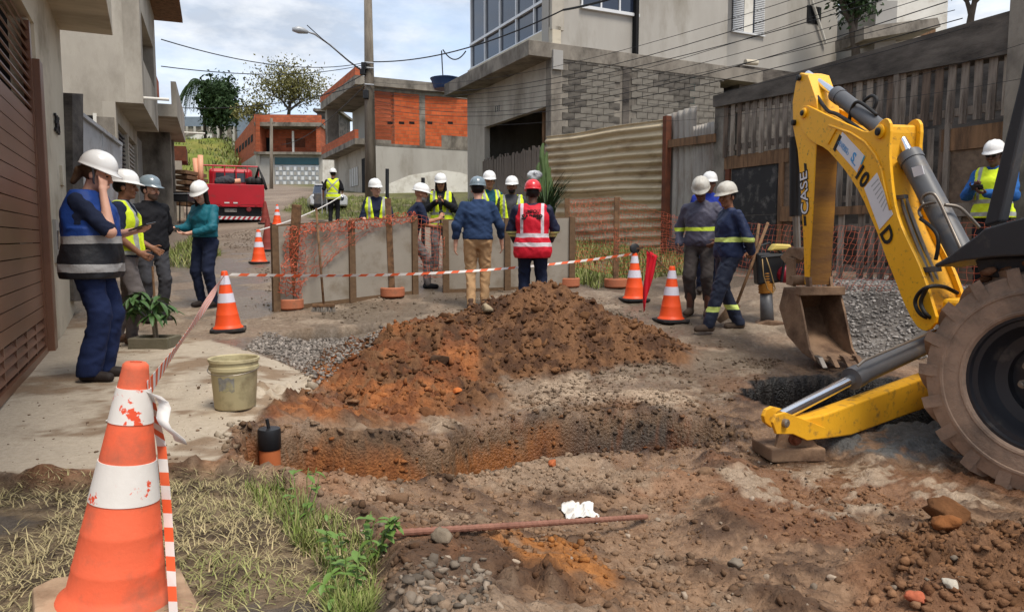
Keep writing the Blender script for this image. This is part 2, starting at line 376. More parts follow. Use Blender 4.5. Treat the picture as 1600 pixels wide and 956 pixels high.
    c = mixc(c, lay, R(tw)); c = mixc(c, col((40, 36, 34)), R(ss(tsd, -0.07, -0.02) * (1 - ss(tsd, 0.0, 0.04)) * ss(f2 + ss(X, -1.2, -.4) - .75, -0.05, 0.35) * .4 * (1 - hm)))
    pw = ss(psd, -0.07, -0.01); c = mixc(c, mixc(col((38, 32, 28)), col((22, 19, 17)), R(ss(f3, -.3, .3))), R(pw))  # dark soil taken near-black: the pit's shade is put into this colour
    c = mixc(c, col((112, 112, 110)), R(msk(P_FILL) * ss(f3 + f2, -1, 0)))
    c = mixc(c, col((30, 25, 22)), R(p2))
    rest = ss(Y, 14, 30) * ss(np.abs(n - 3.2) + f1, 5.5, 8.0); c = mixc(c, green, R(rest * .8))
    wet = np.clip((1 - ss(f1 + f2 * .5, -0.25, 0.3)) * ss(Y, 2.5, 5.0) * (1 - hm) * (1 - slab * .8) * (1 - grass), 0, 1) * ss(Y, 22, 14)
    c = c * (1 - (.30 * ss(Y, 5.0, 7.5) + .12).ravel()[:, None] * wet.ravel()[:, None])
    return Z, c, wet.ravel(), (1 - .55 * slab).ravel()
def steps(a, b, f):
    r = [a]
    while r[-1] < b: r.append(r[-1] + f(r[-1]))
    return np.array(r)
gy = steps(1.0, 260, lambda y: 0.021 if y < 2.6 else 0.018 if 3.9 < y < 5.7 else 0.026 if 5.7 <= y < 7.2 else 0.0082 * y if y < 14 else 0.02 * y)
xr = steps(0, 160, lambda x: 0.026 if x < 3.4 else 0.026 + (x - 3.4) * 0.04); xl = steps(0, 200, lambda x: 0.026 if x < 3.6 else 0.026 + (x - 3.6) * 0.04)
gx = np.concatenate([-xl[::-1], xr[1:]]); gy = np.concatenate([[-30, -8, -2, 0.2, 0.7], gy])
GXX, GYY = np.meshgrid(gx, gy)
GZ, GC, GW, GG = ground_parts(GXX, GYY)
nx_, ny_ = len(gx), len(gy)
ii = (np.arange(ny_ - 1)[:, None] * nx_ + np.arange(nx_ - 1)[None, :]).ravel()
gf = np.stack([ii, ii + 1, ii + nx_ + 1, ii + nx_], 1)
m_ground = mat('ground_soil', (255, 255, 255), (176, 168, 160), scale=22, rough=0.9, bump=1.0, bscale=95, vcol=True, contrast=0.26, spec=0.3, detail=9)
# a second, pebbly relief and damp sheen
t_ = m_ground.node_tree; b_ = t_.nodes['Principled BSDF']
vo = t_.nodes.new('ShaderNodeTexVoronoi'); vo.inputs['Scale'].default_value = 48; tcg = [x for x in t_.nodes if x.type == 'TEX_COORD'][0]
t_.links.new(tcg.outputs['Object'], vo.inputs['Vector'])
bp2 = t_.nodes.new('ShaderNodeBump'); bp2.inputs['Strength'].default_value = 0.55; bp2.inputs['Distance'].default_value = 0.012; bp2.invert = True
old = [x for x in t_.nodes if x.type == 'BUMP' and x != bp2][0]
t_.links.new(vo.outputs['Distance'], bp2.inputs['Height']); t_.links.new(old.outputs[0], bp2.inputs['Normal']); t_.links.new(bp2.outputs[0], b_.inputs['Normal'])
at_ = t_.nodes.new('ShaderNodeAttribute'); at_.attribute_name = 'wet'
ag_ = t_.nodes.new('ShaderNodeAttribute'); ag_.attribute_name = 'grain'; mul_ = [x for x in t_.nodes if x.type == 'MIX' and x.blend_type == 'MULTIPLY'][0]; t_.links.new(ag_.outputs['Fac'], mul_.inputs[0]); t_.links.new(ag_.outputs['Fac'], old.inputs['Strength'])
bs_ = t_.nodes.new('ShaderNodeMath'); bs_.operation = 'MULTIPLY'; bs_.inputs[1].default_value = .55; t_.links.new(ag_.outputs['Fac'], bs_.inputs[0]); t_.links.new(bs_.outputs[0], bp2.inputs['Strength'])
mr = t_.nodes.new('ShaderNodeMapRange'); mr.inputs[3].default_value = 0.92; mr.inputs[4].default_value = 0.30
t_.links.new(at_.outputs['Fac'], mr.inputs[0]); t_.links.new(mr.outputs[0], b_.inputs['Roughness'])
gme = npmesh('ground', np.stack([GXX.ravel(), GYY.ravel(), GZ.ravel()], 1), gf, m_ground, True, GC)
ga = gme.attributes.new('grain', 'FLOAT', 'POINT'); ga.data.foreach_set('value', GG.astype(np.float32))
wa = gme.attributes.new('wet', 'FLOAT', 'POINT'); wa.data.foreach_set('value', GW.astype(np.float32))
ground = bpy.data.objects.new('ground', gme); C.objects.link(ground); tag(ground, kind='structure')
def GH(x, y):      # height of the finished ground
    i = np.clip(np.searchsorted(gx, x) - 1, 0, nx_ - 2); j = np.clip(np.searchsorted(gy, y) - 1, 0, ny_ - 2)
    fx = (x - gx[i]) / (gx[i + 1] - gx[i]); fy = (y - gy[j]) / (gy[j + 1] - gy[j])
    return GZ[j, i] * (1 - fx) * (1 - fy) + GZ[j, i + 1] * fx * (1 - fy) + GZ[j + 1, i] * (1 - fx) * fy + GZ[j + 1, i + 1] * fx * fy
def GCOL(x, y):
    i = np.clip(np.searchsorted(gx, x) - 1, 0, nx_ - 2); j = np.clip(np.searchsorted(gy, y) - 1, 0, ny_ - 2)
    return GC[j * nx_ + i]
def gp(x, y): return Vector((x, y, float(GH(x, y))))
# ============================================================ BUILDINGS
class Pl:      # an upright plane of the place: x along it, y up, z out of it
    def __init__(s, origin, x, y=UP): s.M = frame(origin, x, y); s.I = s.M.inverted(); s.n = s.M.to_3x3().col[2].copy(); s.o = Vector(origin)
    def px(s, u, v, off=0.0): p = s.I @ onplane(u, v, s.o + s.n * off, s.n); return (p.x, p.y)
    def pt(s, x, y, z=0.0): return s.M @ Vector((x, y, z))
    def obj(s, name, mb, mats, parent, **k):
        o = bpy.data.objects.new(name, mb.mesh(name, mats, k.get('smooth', False))); link(o, parent, True)
        o.matrix_parent_inverse = W(parent).inverted() if parent else Matrix.Identity(4); o.matrix_basis = s.M
        if k.get('bevel'): b = o.modifiers.new('bevel', 'BEVEL'); b.width = k['bevel']; b.segments = 2; b.limit_method = 'ANGLE'
        return o
    def poly(s, name, pts, z0, z1, mats, parent, pix=True, **k):
        if pix: pts = [s.px(u, v, (z0 + z1) / 2 if k.get('mid') else z1) for u, v in pts]
        k.pop('mid', None)
        return s.obj(name, MB().prism([(x, y, z0) for x, y in pts], (0, 0, z1 - z0)), mats, parent, **k)
    def rect(s, name, x0, x1, y0, y1, z0, z1, mats, parent, **k):
        return s.obj(name, MB().box(((x0 + x1) / 2, (y0 + y1) / 2, (z0 + z1) / 2), (abs(x1 - x0), abs(y1 - y0), abs(z1 - z0))), mats, parent, **k)
    def holed(s, name, x0, x1, y0, y1, z0, z1, holes, mats, parent, **k):
        xs = sorted({x0, x1, *[h[i] for h in holes for i in (0, 1) if x0 < h[i] < x1]}); ys = sorted({y0, y1, *[h[i] for h in holes for i in (2, 3) if y0 < h[i] < y1]}); mb = MB()
        for a, b in zip(xs, xs[1:]):
            for c, d in zip(ys, ys[1:]):
                cx, cy = (a + b) / 2, (c + d) / 2
                if any(h[0] < cx < h[1] and h[2] < cy < h[3] for h in holes): continue
                mb.box((cx, cy, (z0 + z1) / 2), (b - a, d - c, z1 - z0))
        return s.obj(name, mb, mats, parent, **k)
def m_brick(name, c1, c2, mortar, bw, bh, gap=0.012):
    m = bpy.data.materials.new(name); m.use_nodes = True; t = m.node_tree; N = t.nodes; K = t.links.new; b = N['Principled BSDF']; b.inputs['Roughness'].default_value = 0.9; b.inputs['Specular IOR Level'].default_value = 0.15
    tcn = N.new('ShaderNodeTexCoord'); br = N.new('ShaderNodeTexBrick'); br.offset = 0.5
    no = N.new('ShaderNodeTexNoise'); no.inputs['Scale'].default_value = 2.5; no.inputs['Detail'].default_value = 5
    K(tcn.outputs['Object'], no.inputs['Vector'])
    wv = N.new('ShaderNodeMix'); wv.data_type = 'RGBA'; wv.blend_type = 'LINEAR_LIGHT'; wv.inputs[0].default_value = 0.012
    K(tcn.outputs['Object'], wv.inputs[6]); K(no.outputs['Color'], wv.inputs[7]); K(wv.outputs[2], br.inputs['Vector'])
    br.inputs['Scale'].default_value = 1.0; br.inputs['Brick Width'].default_value = bw; br.inputs['Row Height'].default_value = bh; br.inputs['Mortar Size'].default_value = gap; br.inputs['Mortar Smooth'].default_value = 0.2
    br.inputs['Color1'].default_value = (*lin(c1), 1); br.inputs['Color2'].default_value = (*lin(c2), 1); br.inputs['Mortar'].default_value = (*lin(mortar), 1)
    mx = N.new('ShaderNodeMix'); mx.data_type = 'RGBA'; mx.blend_type = 'MULTIPLY'; mx.inputs[0].default_value = 0.45
    K(br.outputs[0], mx.inputs[6]); K(no.outputs[0], mx.inputs[7]); K(mx.outputs[2], b.inputs['Base Color'])
    bu = N.new('ShaderNodeBump'); bu.inputs['Strength'].default_value = 0.8; bu.inputs['Distance'].default_value = 0.015; bu.invert = True; K(br.outputs['Fac'], bu.inputs['Height']); K(bu.outputs[0], b.inputs['Normal'])
    return m
m_beige = mat('beige_plaster', (206, 196, 176), (190, 178, 156), 1.6, 0.9, 0.25, 90, dirt=(150, 138, 118), damt=0.35, dscale=0.9, stretch=(1, 1, .35))
m_plast = mat('raw_plaster', (182, 174, 160), (156, 148, 136), 1.3, 0.92, 0.3, 60, dirt=(120, 112, 100), damt=0.45, dscale=0.7, stretch=(1, .45, 1))
m_plast2 = mat('grey_plaster', (178, 173, 164), (158, 152, 143), 0.9, 0.92, 0.2, 50, dirt=(126, 118, 104), damt=0.3, dscale=0.5, stretch=(1, .3, 1))
m_conc = mat('weathered_concrete', (148, 140, 128), (118, 110, 100), 2.2, 0.92, 0.4, 50, dirt=(66, 60, 54), damt=0.5, dscale=1.2, stretch=(1, .6, 1))
m_concd = mat('dark_concrete', (112, 104, 96), (82, 76, 70), 2.5, 0.95, 0.5, 40, dirt=(44, 40, 37), damt=0.55, dscale=1.6, stretch=(.6, 1.6, 1))
m_brown = mat('brown_gate_paint', (122, 84, 63), (104, 70, 52), 1.2, 0.38, 0.04, 20, spec=0.5, dirt=(120, 84, 64), damt=0.2)
m_dark = mat('dark_void', (26, 25, 26), (16, 16, 17), 2, 0.9)
m_white = mat('white_paint', (226, 222, 212), (208, 203, 192), 1.4, 0.85, 0.1, 60, dirt=(168, 158, 142), damt=0.35, dscale=1.0)
m_steel = mat('galvanised_sheet', (176, 178, 180), (150, 153, 156), 3, 0.45, 0.05, 30, metal=0.25, dirt=(120, 112, 104), damt=0.25)
m_greygate = mat('grey_gate_paint', (168, 164, 158), (150, 146, 140), 1.5, 0.6, 0.05, 30)
m_blackm = mat('black_metal', (38, 38, 40), (28, 28, 30), 5, 0.5, 0.05, 60)
m_glassd = mat('dark_glass', (44, 52, 68), (34, 40, 54), 0.4, 0.06, spec=0.8)
m_alu = mat('white_aluminium', (222, 222, 220), (206, 206, 206), 4, 0.35, metal=0.1)
m_wood = mat('weathered_wood', (146, 134, 122), (108, 98, 88), 3.0, 0.9, 0.7, 30, dirt=(70, 60, 53), damt=0.5, dscale=2.2, stretch=(5, .6, 5))
m_wood2 = mat('brown_timber', (142, 108, 78), (104, 78, 56), 3.0, 0.85, 0.6, 30, dirt=(76, 58, 44), damt=0.45, dscale=2.0, stretch=(5, .6, 5))
m_blkpanel = mat('black_plywood', (50, 49, 50), (38, 37, 38), 2.0, 0.7, 0.15, 40, dirt=(104, 100, 96), damt=0.28, dscale=5)
m_osb = mat('chip_board', (128, 108, 90), (90, 76, 64), 14, 0.9, 0.4, 60, dirt=(70, 58, 50), damt=0.3)
m_rust = mat('rusty_steel', (120, 68, 46), (78, 48, 36), 6, 0.85, 0.3, 50)
m_tile = m_brick('roof_tiles', (176, 92, 62), (150, 76, 52), (92, 54, 40), .22, .32, .02)
mb_orange = m_brick('hollow_clay_brick', (226, 112, 66), (196, 92, 54), (176, 118, 84), .29, .19)
mb_orange2 = m_brick('hollow_clay_brick_far', (206, 112, 78), (178, 94, 66), (160, 116, 90), .32, .2)

# ---------------- left: beige house with the brown gate
hl = thing('beige_house', 'beige plastered house with brown louvred gate and overhanging slab at the left edge', 'house', SN(9, -1.0, .3))
PL1 = Pl(SN(0, -0.92, 0), S1)
PL1.rect('wall', 8.72, 11.3, 0.0, 4.08, -0.25, -0.02, m_beige, hl)
PL1.rect('lintel', 2.0, 8.72, 3.5, 4.08, -0.25, -0.02, m_beige, hl)
PL1.rect('jamb', 8.50, 8.72, 0.1, 3.5, -0.25, -0.05, m_beige, hl)
PL1.rect('side_wall', 11.06, 11.3, 0, 4.08, -5.0, -0.25, m_beige, hl)
PL1.rect('upper_wall', 2.0, 11.25, 4.5, 6.2, -5.0, -0.06, m_beige, hl)
PL1.rect('canopy', 1.0, 11.32, 4.08, 4.5, -5.0, 0.58, m_beige, hl, bevel=0.01)
gate = PL1.rect('gate_frame', 8.44, 8.52, 0.28, 3.46, -0.10, -0.03, m_brown, hl)
PL1.rect('gate_post', 8.53, 8.76, 0.25, 3.13, -0.045, 0.03, m_brown, hl, bevel=0.006)
PL1.rect('bottom_rail', 3.0, 8.44, 0.29, 0.355, -0.10, -0.02, m_brown, hl)
PL1.rect('gate_backing', 3.0, 8.44, 0.3, 3.5, -0.24, -0.2, m_dark, hl)
for xx in (7.9, 7.35, 6.8, 6.25, 5.7, 5.15, 4.6): PL1.rect('upright', xx - .015, xx + .015, 0.355, 0.64, -0.09, -0.045, m_brown, hl)
bd = MB().box((0, 0, 0), (5.44, 0.114, 0.022)).mesh('board', m_brown)
lv = MB().box((0, 0, 0), (5.44, 0.062, 0.016), Matrix.Rotation(rad(-28), 3, 'X')).mesh('louvre', m_brown)
def onPl(pl, me, name, parent, x, y, z, rot=0.0):
    o = bpy.data.objects.new(name, me); C.objects.link(o); o.parent = parent; o.matrix_parent_inverse = W(parent).inverted()
    o.matrix_basis = pl.M @ Matrix.Translation((x, y, z)) @ Matrix.Rotation(rot, 4, 'Z'); return o
for k in range(16): onPl(PL1, bd, 'board', hl, 5.72, 0.70 + .122 * k, -0.05)
for k in range(9): onPl(PL1, lv, 'louvre', hl, 5.72, 2.66 + .092 * k, -0.06)
for k in range(3): onPl(PL1, lv, 'louvre', hl, 5.72, 0.41 + .085 * k, -0.06)
PL1.rect('meter_box', 9.35, 9.62, 1.15, 1.62, -0.02, 0.012, m_greygate, hl); PL1.rect('meter_glass', 9.40, 9.57, 1.3, 1.5, 0.012, 0.018, m_glassd, hl)
PL1.rect('intercom', 10.35, 10.62, 2.05, 2.28, -0.02, 0.01, m_beige, hl)
text('house_number', '385', 0.30, m_blackm, hl, PL1.M @ Matrix.Translation((10.15, 2.72, 0.0)), 0.012)

# ---------------- left: bare concrete house beyond, street bends to the right here
S2 = Vector((-0.37, 0.929, 0)); N2 = Vector((0.929, 0.37, 0)); K2 = at(224, 162, 14.5); K2z = K2.z; K2g = Vector((K2.x, K2.y, 0))
hc = thing('concrete_house', 'bare concrete house with overhanging upper storey and deep unglazed window', 'house', K2g + UP * .8)
PU = Pl(K2g, S2); PS = Pl(K2g, N2)      # upper street face; the side wall facing the camera
LEN2 = 4.1
wt = [PU.px(u, v) for u, v in ((223, 32), (243, 82), (244, 137), (222, 100))]
wx0, wx1 = 0.35, 3.3; wy0, wy1 = (wt[2][1] + wt[3][1]) / 2, (wt[0][1] + wt[1][1]) / 2
PU.holed('upper_wall', 0, LEN2, K2z, K2z + 5.2, -0.3, 0, [(wx0, wx1, wy0, wy1)], m_plast, hc)
PU.rect('window_reveal', wx0, wx1, wy0, wy1, -0.9, -0.8, m_dark, hc)
PS.rect('side_wall', -6.0, -0.3, K2z, K2z + 5.2, -0.25, 0, m_plast, hc)
PU.rect('floor_slab', 0.002, LEN2, K2z - .003, K2z + .16, -6.0, -0.003, m_plast, hc)
PU.rect('roof_slab', -0.0, LEN2 + .2, K2z + 4.6, K2z + 4.72, -6.0, 0.35, m_conc, hc)
PU.rect('eave', 1.1, LEN2 + .4, K2z + 2.75, K2z + 2.83, -0.3, 0.62, m_wood2, hc)
GN = -0.48
PU.rect('back_wall', 0, LEN2, .6, K2z, -6.2, -6.0, m_plast, hc)
PU.holed('ground_wall', 0, LEN2, .6, K2z, GN - .22, GN, [(0.25, 1.95, .6, K2z - .35), (2.15, LEN2 - .2, .6, K2z - .35)], m_plast, hc)
PS.rect('ground_side_wall', -6.0, GN - .22, .6, K2z, -0.2, 0, m_plast, hc)
PS.rect('side_window', -1.75, -0.85, K2z - 1.0, K2z - .28, 0.0, 0.01, m_dark, hc)
PS.rect('side_window_frame', -0.86, -0.80, K2z - 1.05, K2z - .24, 0.0, 0.04, m_white, hc)
PS.rect('pilaster', -0.80, GN - .03, .6, K2z - .3, 0.0, 0.05, m_conc, hc)
for (a, b) in ((0.25, 1.95), (2.15, LEN2 - .2)):
    g = PU.rect('garage_gate', a, b, .62, K2z - .36, GN - .16, GN - .1, m_greygate, hc)
    for k in range(9): PU.rect('louvre', a + .06, b - .06, K2z - 1.2 + k * .09, K2z - 1.165 + k * .09, GN - .1, GN - .05, m_blackm if b < 2 else m_greygate, g)
    for k in range(6): PU.rect('rib', a + .06, b - .06, .9 + k * .22, .96 + k * .22, GN - .1, GN - .07, m_greygate, g)
PU.obj('drain_pipe', MB().tube([(.1, K2z + .12, -.05), (.1, K2z + .12, .45)], .03), m_white, hc)
# metal sheet fence and dark post between the two houses
fs = thing('sheet_fence', 'light grey metal sheet fence with dark post beside the beige house', 'fence', at(150, 330, 12.2))
PF = Pl(Vector((at(131, 300, 11.0).x, at(131, 300, 11.0).y, 0)), (at(190, 300, 13.9) - at(131, 300, 11.0)).xy.to_3d())
PF.poly('sheet', [(130, 178), (160, 202), (160, 420), (131, 420)], -0.03, 0, m_steel, fs); PF.poly('sheet', [(161, 203), (191, 226), (191, 420), (161, 420)], -0.03, 0, m_steel, fs)
PF.poly('rail', [(130, 176), (192, 224), (192, 229), (130, 182)], 0.002, 0.05, m_steel, fs)
PF.poly('post', [(113, 146), (130, 147), (131, 470), (115, 470)], -0.02, 0.2, m_concd, fs)
# ---------------- next houses along the left side
h3 = thing('balcony_house', 'weathered house with projecting balcony slab behind the concrete house', 'house', K2g + S2 * 6)
K3 = K2g + S2 * (LEN2 + .15); P3 = Pl(K3, S2)
z3 = P3.px(262, 212)[1]
P3.rect('wall', 0, 6, 1.2, z3, -4, -0.75, m_plast, h3); P3.rect('upper_wall', 0.2, 6, z3 + .3, z3 + 1.35, -4, -0.5, m_conc, h3)
P3.rect('balcony_slab', 0.0, 5.2, z3, z3 + .3, -4, 0.42, m_plast, h3); P3.rect('parapet', 0.0, 5.2, z3 + .3, z3 + .85, 0.3, 0.42, m_plast, h3)
P3.rect('gate', .3, 2.6, 1.2, z3 - .3, -0.75, -0.66, m_blackm, h3)
for k in range(14): P3.rect('gate_bar', .36 + k * .165, .40 + k * .165, 1.2, z3 - .35, -0.66, -0.6, m_greygate, h3)
P3.rect('column', 3.0, 3.4, 1.2, z3, -0.75, 0.1, m_conc, h3); P3.rect('column', 4.7, 5.1, 1.2, z3, -0.75, 0.1, m_conc, h3)
P3.rect('brick_parapet', 2.6, 5.8, z3 + 1.35, z3 + 1.9, -3, -0.3, mb_orange2, h3)
P3.obj('drain_pipe', MB().tube([(4.4, z3 + .2, .42), (4.4, z3 + .2, 1.0)], .03), m_white, h3)
P3.rect('utility_pole', 4.2, 4.35, z3 - 1, z3 + 4.6, -.55, -.4, m_conc, h3)
h4 = thing('narrow_house', 'narrow plastered house with small brick porch at the end of the left row', 'house', K2g + S2 * 13)
K4 = K2g + S2 * 11; P4 = Pl(K4, S2)
P4.rect('wall', 0, 7, 1.6, 5.3, -4, -0.5, m_white, h4); P4.rect('porch', 1.0, 2.6, 4.1, 4.6, -.5, .35, m_rust, h4); P4.rect('brick_wall', 0.2, 5, 5.3, 6.3, -3.5, -.6, mb_orange2, h4)
P4.rect('column', 1.0, 1.25, 1.6, 4.1, -.4, .2, m_plast, h4); P4.rect('window', 3.2, 4.4, 3.4, 4.3, -.5, -.46, m_dark, h4)
# ---------------- right: grey house with glass balcony and block wall
hb = thing('block_house', 'grey two storey house with tinted glass balcony and bare concrete block side wall', 'house', SN(20, 11, 2))
NB = 10.5; PB = Pl(SN(0, NB, 0), -S1)
xl_, zslab = PB.px(730, 150); xr_, _ = PB.px(862, 90); zslab = (PB.px(730, 150)[1] + PB.px(862, 92)[1]) / 2
ox0 = PB.px(757, 200)[0]; zop = (PB.px(757, 200)[1] + PB.px(858, 164)[1]) / 2
PB.holed('front_wall', xl_, xr_, 1.2, zslab, -0.2, 0, [(ox0, xr_ - .25, 1.2, zop)], m_plast, hb)
PB.rect('garage_back_wall', xl_, xr_, 1.2, zslab, -5.2, -5.0, mat('green_wall', (58, 84, 80), (40, 60, 58), 1, .9), hb)
PB.rect('garage_side_wall', xl_, xl_ + .15, 1.2, zslab, -5.0, -0.2, m_plast, hb)
PB.obj('porch_post', MB().tube([(xr_ - 1.35, 1.6, -.5), (xr_ - 1.3, zop + .2, -.5)], .09, 8), m_wood2, hb)
PB.rect('balcony_slab', xl_ - .35, xr_ + .02, zslab, zslab + .42, -8, 0.75, m_conc, hb, bevel=.01)
text('house_number', '131', .28, m_blackm, hb, PB.M @ Matrix.Translation((xl_ + 2.6, zop + .45, 0)), .012)
zg0 = (PB.px(730, 110)[1] + PB.px(856, 44)[1]) / 2
PB.rect('sill', xl_, xr_, zslab + .42, zg0, -.3, -0.02, m_beige, hb)
PB.rect('roof_slab', xl_ - .3, xr_ + .3, zg0 + 3.1, zg0 + 3.4, -8, .4, m_conc, hb)
PB.rect('room_back_wall', xl_, xr_, zslab + .42, zg0 + 3.1, -3.0, -2.9, m_dark, hb); PB.rect('gable_wall', xl_, xl_ + .15, zslab + .42, zg0 + 3.1, -2.9, -.3, m_plast, hb)
gw = PB.rect('glazing', xl_ + .12, xr_ - .12, zg0 + .08, zg0 + 3.05, -.2, -.17, m_glassd, hb)
npan = 5
for k in range(npan + 1):
    x = xl_ + .1 + (xr_ - xl_ - .2) * k / npan; PB.rect('mullion', x - .03, x + .03, zg0, zg0 + 3.1, -.165, -.10, m_alu, gw)
PB.rect('transom', xl_ + .05, xr_ - .05, zg0 + .85, zg0 + .93, -.165, -.08, m_alu, gw); PB.rect('bottom_rail', xl_ + .05, xr_ - .05, zg0, zg0 + .07, -.165, -.08, m_alu, gw)
PB.rect('corner_column', xr_ - .12, xr_ + .0, zg0 - .1, zg0 + 3.1, -.4, 0.0, m_plast, hb)
# side: block wall, every block its own piece
sB = PB.M @ Vector((xr_, 0, 0)); PW = Pl(Vector((sB.x, sB.y, 0)), N1)
bx1 = PW.px(1127, 90)[0]; bz1 = PW.px(900, 88)[1]
PW.rect('block_wall_core', 0.0, bx1, 1.5, bz1, -0.3, -0.018, m_conc, hb)
PW.rect('corner_pillar', -0.02, .34, 1.5, bz1 - .1, -0.3, 0.012, m_conc, hb); PW.rect('pillar', 2.45, 2.68, 1.5, bz1 - .05, -.3, 0.006, m_concd, hb)
PW.rect('ring_beam', 0.34, bx1, bz1 - .02, bz1 + .16, -.3, 0.01, m_conc, hb)
PW.rect('junction_box', .0, .32, zslab - .32, zslab + .22, 0.012, .10, m_greygate, hb)
bm1 = mat('concrete_block', (126, 120, 110), (106, 100, 92), 5, .95, .5, 40, dirt=(96, 90, 82), damt=.35, dscale=3)
bm2 = mat('stained_block', (102, 96, 88), (80, 75, 69), 4, .95, .5, 40, dirt=(58, 54, 50), damt=.45, dscale=3)
blocks = [MB().box((0, 0, 0), (.382, .182, .05)).mesh('block', b) for b in (bm1, bm2, bm1)]
row = 0; y = bz1 - .12
while y > PW.px(1000, 215)[1] - .2:
    x = .36 + (.2 if row % 2 else 0)
    while x + .2 < bx1:
        cx = x + .2
        if not (2.35 < cx < 2.8):
            st = fbm(np.array([cx * .9]), np.array([y * .5]), 1.4, 3)[0] + (y - bz1 + .8) * .35 + (0.5 if cx < 1.6 else 0)
            o = onPl(PW, blocks[1] if st > .12 else blocks[0], 'block', hb, cx, y, -.02 + random.uniform(-.004, .006), random.uniform(-.006, .006))
        x += .4
    y -= .2; row += 1
# upper plaster walls of the same house
wx = lambda u, v: PW.px(u, v, -.3)
ux1 = wx(1133, 60)[0]; uz0 = bz1 + .1
PW.rect('upper_side_wall', 0.0, ux1, uz0, zg0 + 3.1, -.6, -.2, m_plast2, hb)
win = [wx(905, 8), wx(992, 8)]; PW.rect('window', win[0][0], win[1][0], win[0][1] - .05, win[0][1] + 1.2, -.2, -.16, m_glassd, hb); PW.rect('window_sill', win[0][0] - .05, win[1][0] + .05, win[0][1] - .14, win[0][1] - .05, -.2, -.1, m_alu, hb)
for k in range(4): x = win[0][0] + (win[1][0] - win[0][0]) * k / 3; PW.rect('mullion', x - .025, x + .025, win[0][1] - .05, win[0][1] + 1.2, -.16, -.12, m_alu, hb)
hg = thing('grey_house', 'plain grey plastered house with white louvred shutters behind the block house', 'house', PW.pt(ux1 + 2, 2.5, -2))
PG = Pl(PW.pt(0, 0, -1.2) * 1.0, N1); gx0, gx1 = PG.px(1128, 50)[0], PG.px(1308, 50)[0]
PG.rect('wall', gx0, gx1, 1.5, zg0 + 3.5, -.4, 0, m_plast2, hg); PG.rect('return_wall', gx1 - .25, gx1, 1.5, zg0 + 3.5, -6, -.4, m_plast2, hg)
a0, a1 = PG.px(1143, 48), PG.px(1192, 48)
sh = PG.rect('window', a0[0], a1[0], a0[1], a0[1] + 1.4, 0, .03, m_glassd, hg); wd = a1[0] - a0[0]
PG.rect('window_frame', a0[0] - .04, a1[0] + .04, a0[1] - .06, a0[1], 0, .08, m_alu, sh)
for k in range(22):
    for q in (0, 1):
        xa = a0[0] + q * wd * .68; PG.rect('shutter_slat', xa, xa + wd * .32, a0[1] + .02 + k * .062, a0[1] + .055 + k * .062, .035, .075, m_alu, sh)
PG.rect('curtain', a0[0] + wd * .36, a0[0] + wd * .64, a0[1], a0[1] + 1.4, .031, .04, m_white, sh)
b0, b1 = PG.px(1260, 36), PG.px(1282, 36); PG.rect('window', b0[0], b1[0], b0[1], b0[1] + .62, 0, .02, m_dark, hg)
for k in range(3): PG.rect('window_bar', b0[0] + (b1[0] - b0[0]) * (k + .5) / 3 - .012, b0[0] + (b1[0] - b0[0]) * (k + .5) / 3 + .012, b0[1], b0[1] + .62, .02, .04, m_blackm, hg)
PG.obj('vent_pipe', MB().tube([(*PG.px(1287, 70), .1), (*PG.px(1266, 5), .1), (*PG.px(1262, -20), .1)], .05), m_white, hg)
PG.rect('lean_to_wall', gx0 + .1, gx0 + 2.6, 2.0, PG.px(1150, 112)[1], 0.0, .8, m_concd, hg)
PG.obj('drain_pipe', MB().tube([(*PG.px(1135, 106), .9), (*PG.px(1153, 107), .9)], .09), m_beige, hg)
# picket fence, garage mouth
pk = thing('picket_fence', 'grey weathered picket fence closing the dark garage mouth', 'fence', PB.pt((ox0 + xr_) / 2, 2.1, .1))
x = ox0 + .15; pm_ = MB().box((0, 0, 0), (.075, 1, .02)).mesh('picket', m_wood)
while x < xr_ - .1:
    zt = np.interp(x, [ox0, xr_], [PB.px(760, 250)[1], PB.px(855, 228)[1]]) + random.uniform(-.08, .08)
    h_ = zt - 1.6; o = onPl(PB, pm_, 'picket', pk, x, 1.6 + h_ / 2, .12, random.uniform(-.02, .02)); o.matrix_basis = o.matrix_basis @ Matrix.Diagonal((1, h_, 1, 1)); x += .105
PB.rect('rail', ox0 + .1, xr_ - .1, 2.4, 2.5, .07, .105, m_wood, pk); PB.rect('rail', ox0 + .1, xr_ - .1, 3.1, 3.2, .07, .105, m_wood, pk)
# ---------------- right: corrugated sheets
fc = thing('corrugated_fence', 'tan horizontally corrugated steel sheet fence left of the grey sheets', 'fence', SN(18, 9.9, 1.3))
PC = Pl(SN(0, 9.9, 0), -S1)
def corrugated(pl, corners, ridges, amp, vertical, name, m, parent, seg=12, lip=0.0):
    bl, br, tr_, tl = [Vector((*pl.px(*c), 0)) for c in corners]; V = []; F = []
    nr = ridges * seg; nc = 24
    for i in range(nr + 1):
        for j in range(nc + 1):
            a, b = (i / nr, j / nc); h, k = (a, b) if not vertical else (b, a)
            p = (bl * (1 - k) + br * k) * (1 - h) + (tl * (1 - k) + tr_ * k) * h
            p.z = amp * math.sin(2 * math.pi * ridges * a) * (1 + .15 * math.sin(7 * b + i * .05)) + .02 * math.sin(5 * b + 3 * a)
            p.y += .012 * math.sin(b * 9 + 2) if not vertical else 0
            V.append(p)
    for i in range(nr):
        for j in range(nc): q = i * (nc + 1) + j; F.append((q, q + 1, q + nc + 2, q + nc + 1))
    mbx = MB(); mbx.add(V, F); o = pl.obj(name, mbx, m, parent, smooth=True); so = o.modifiers.new('thickness', 'SOLIDIFY'); so.thickness = .006; return o
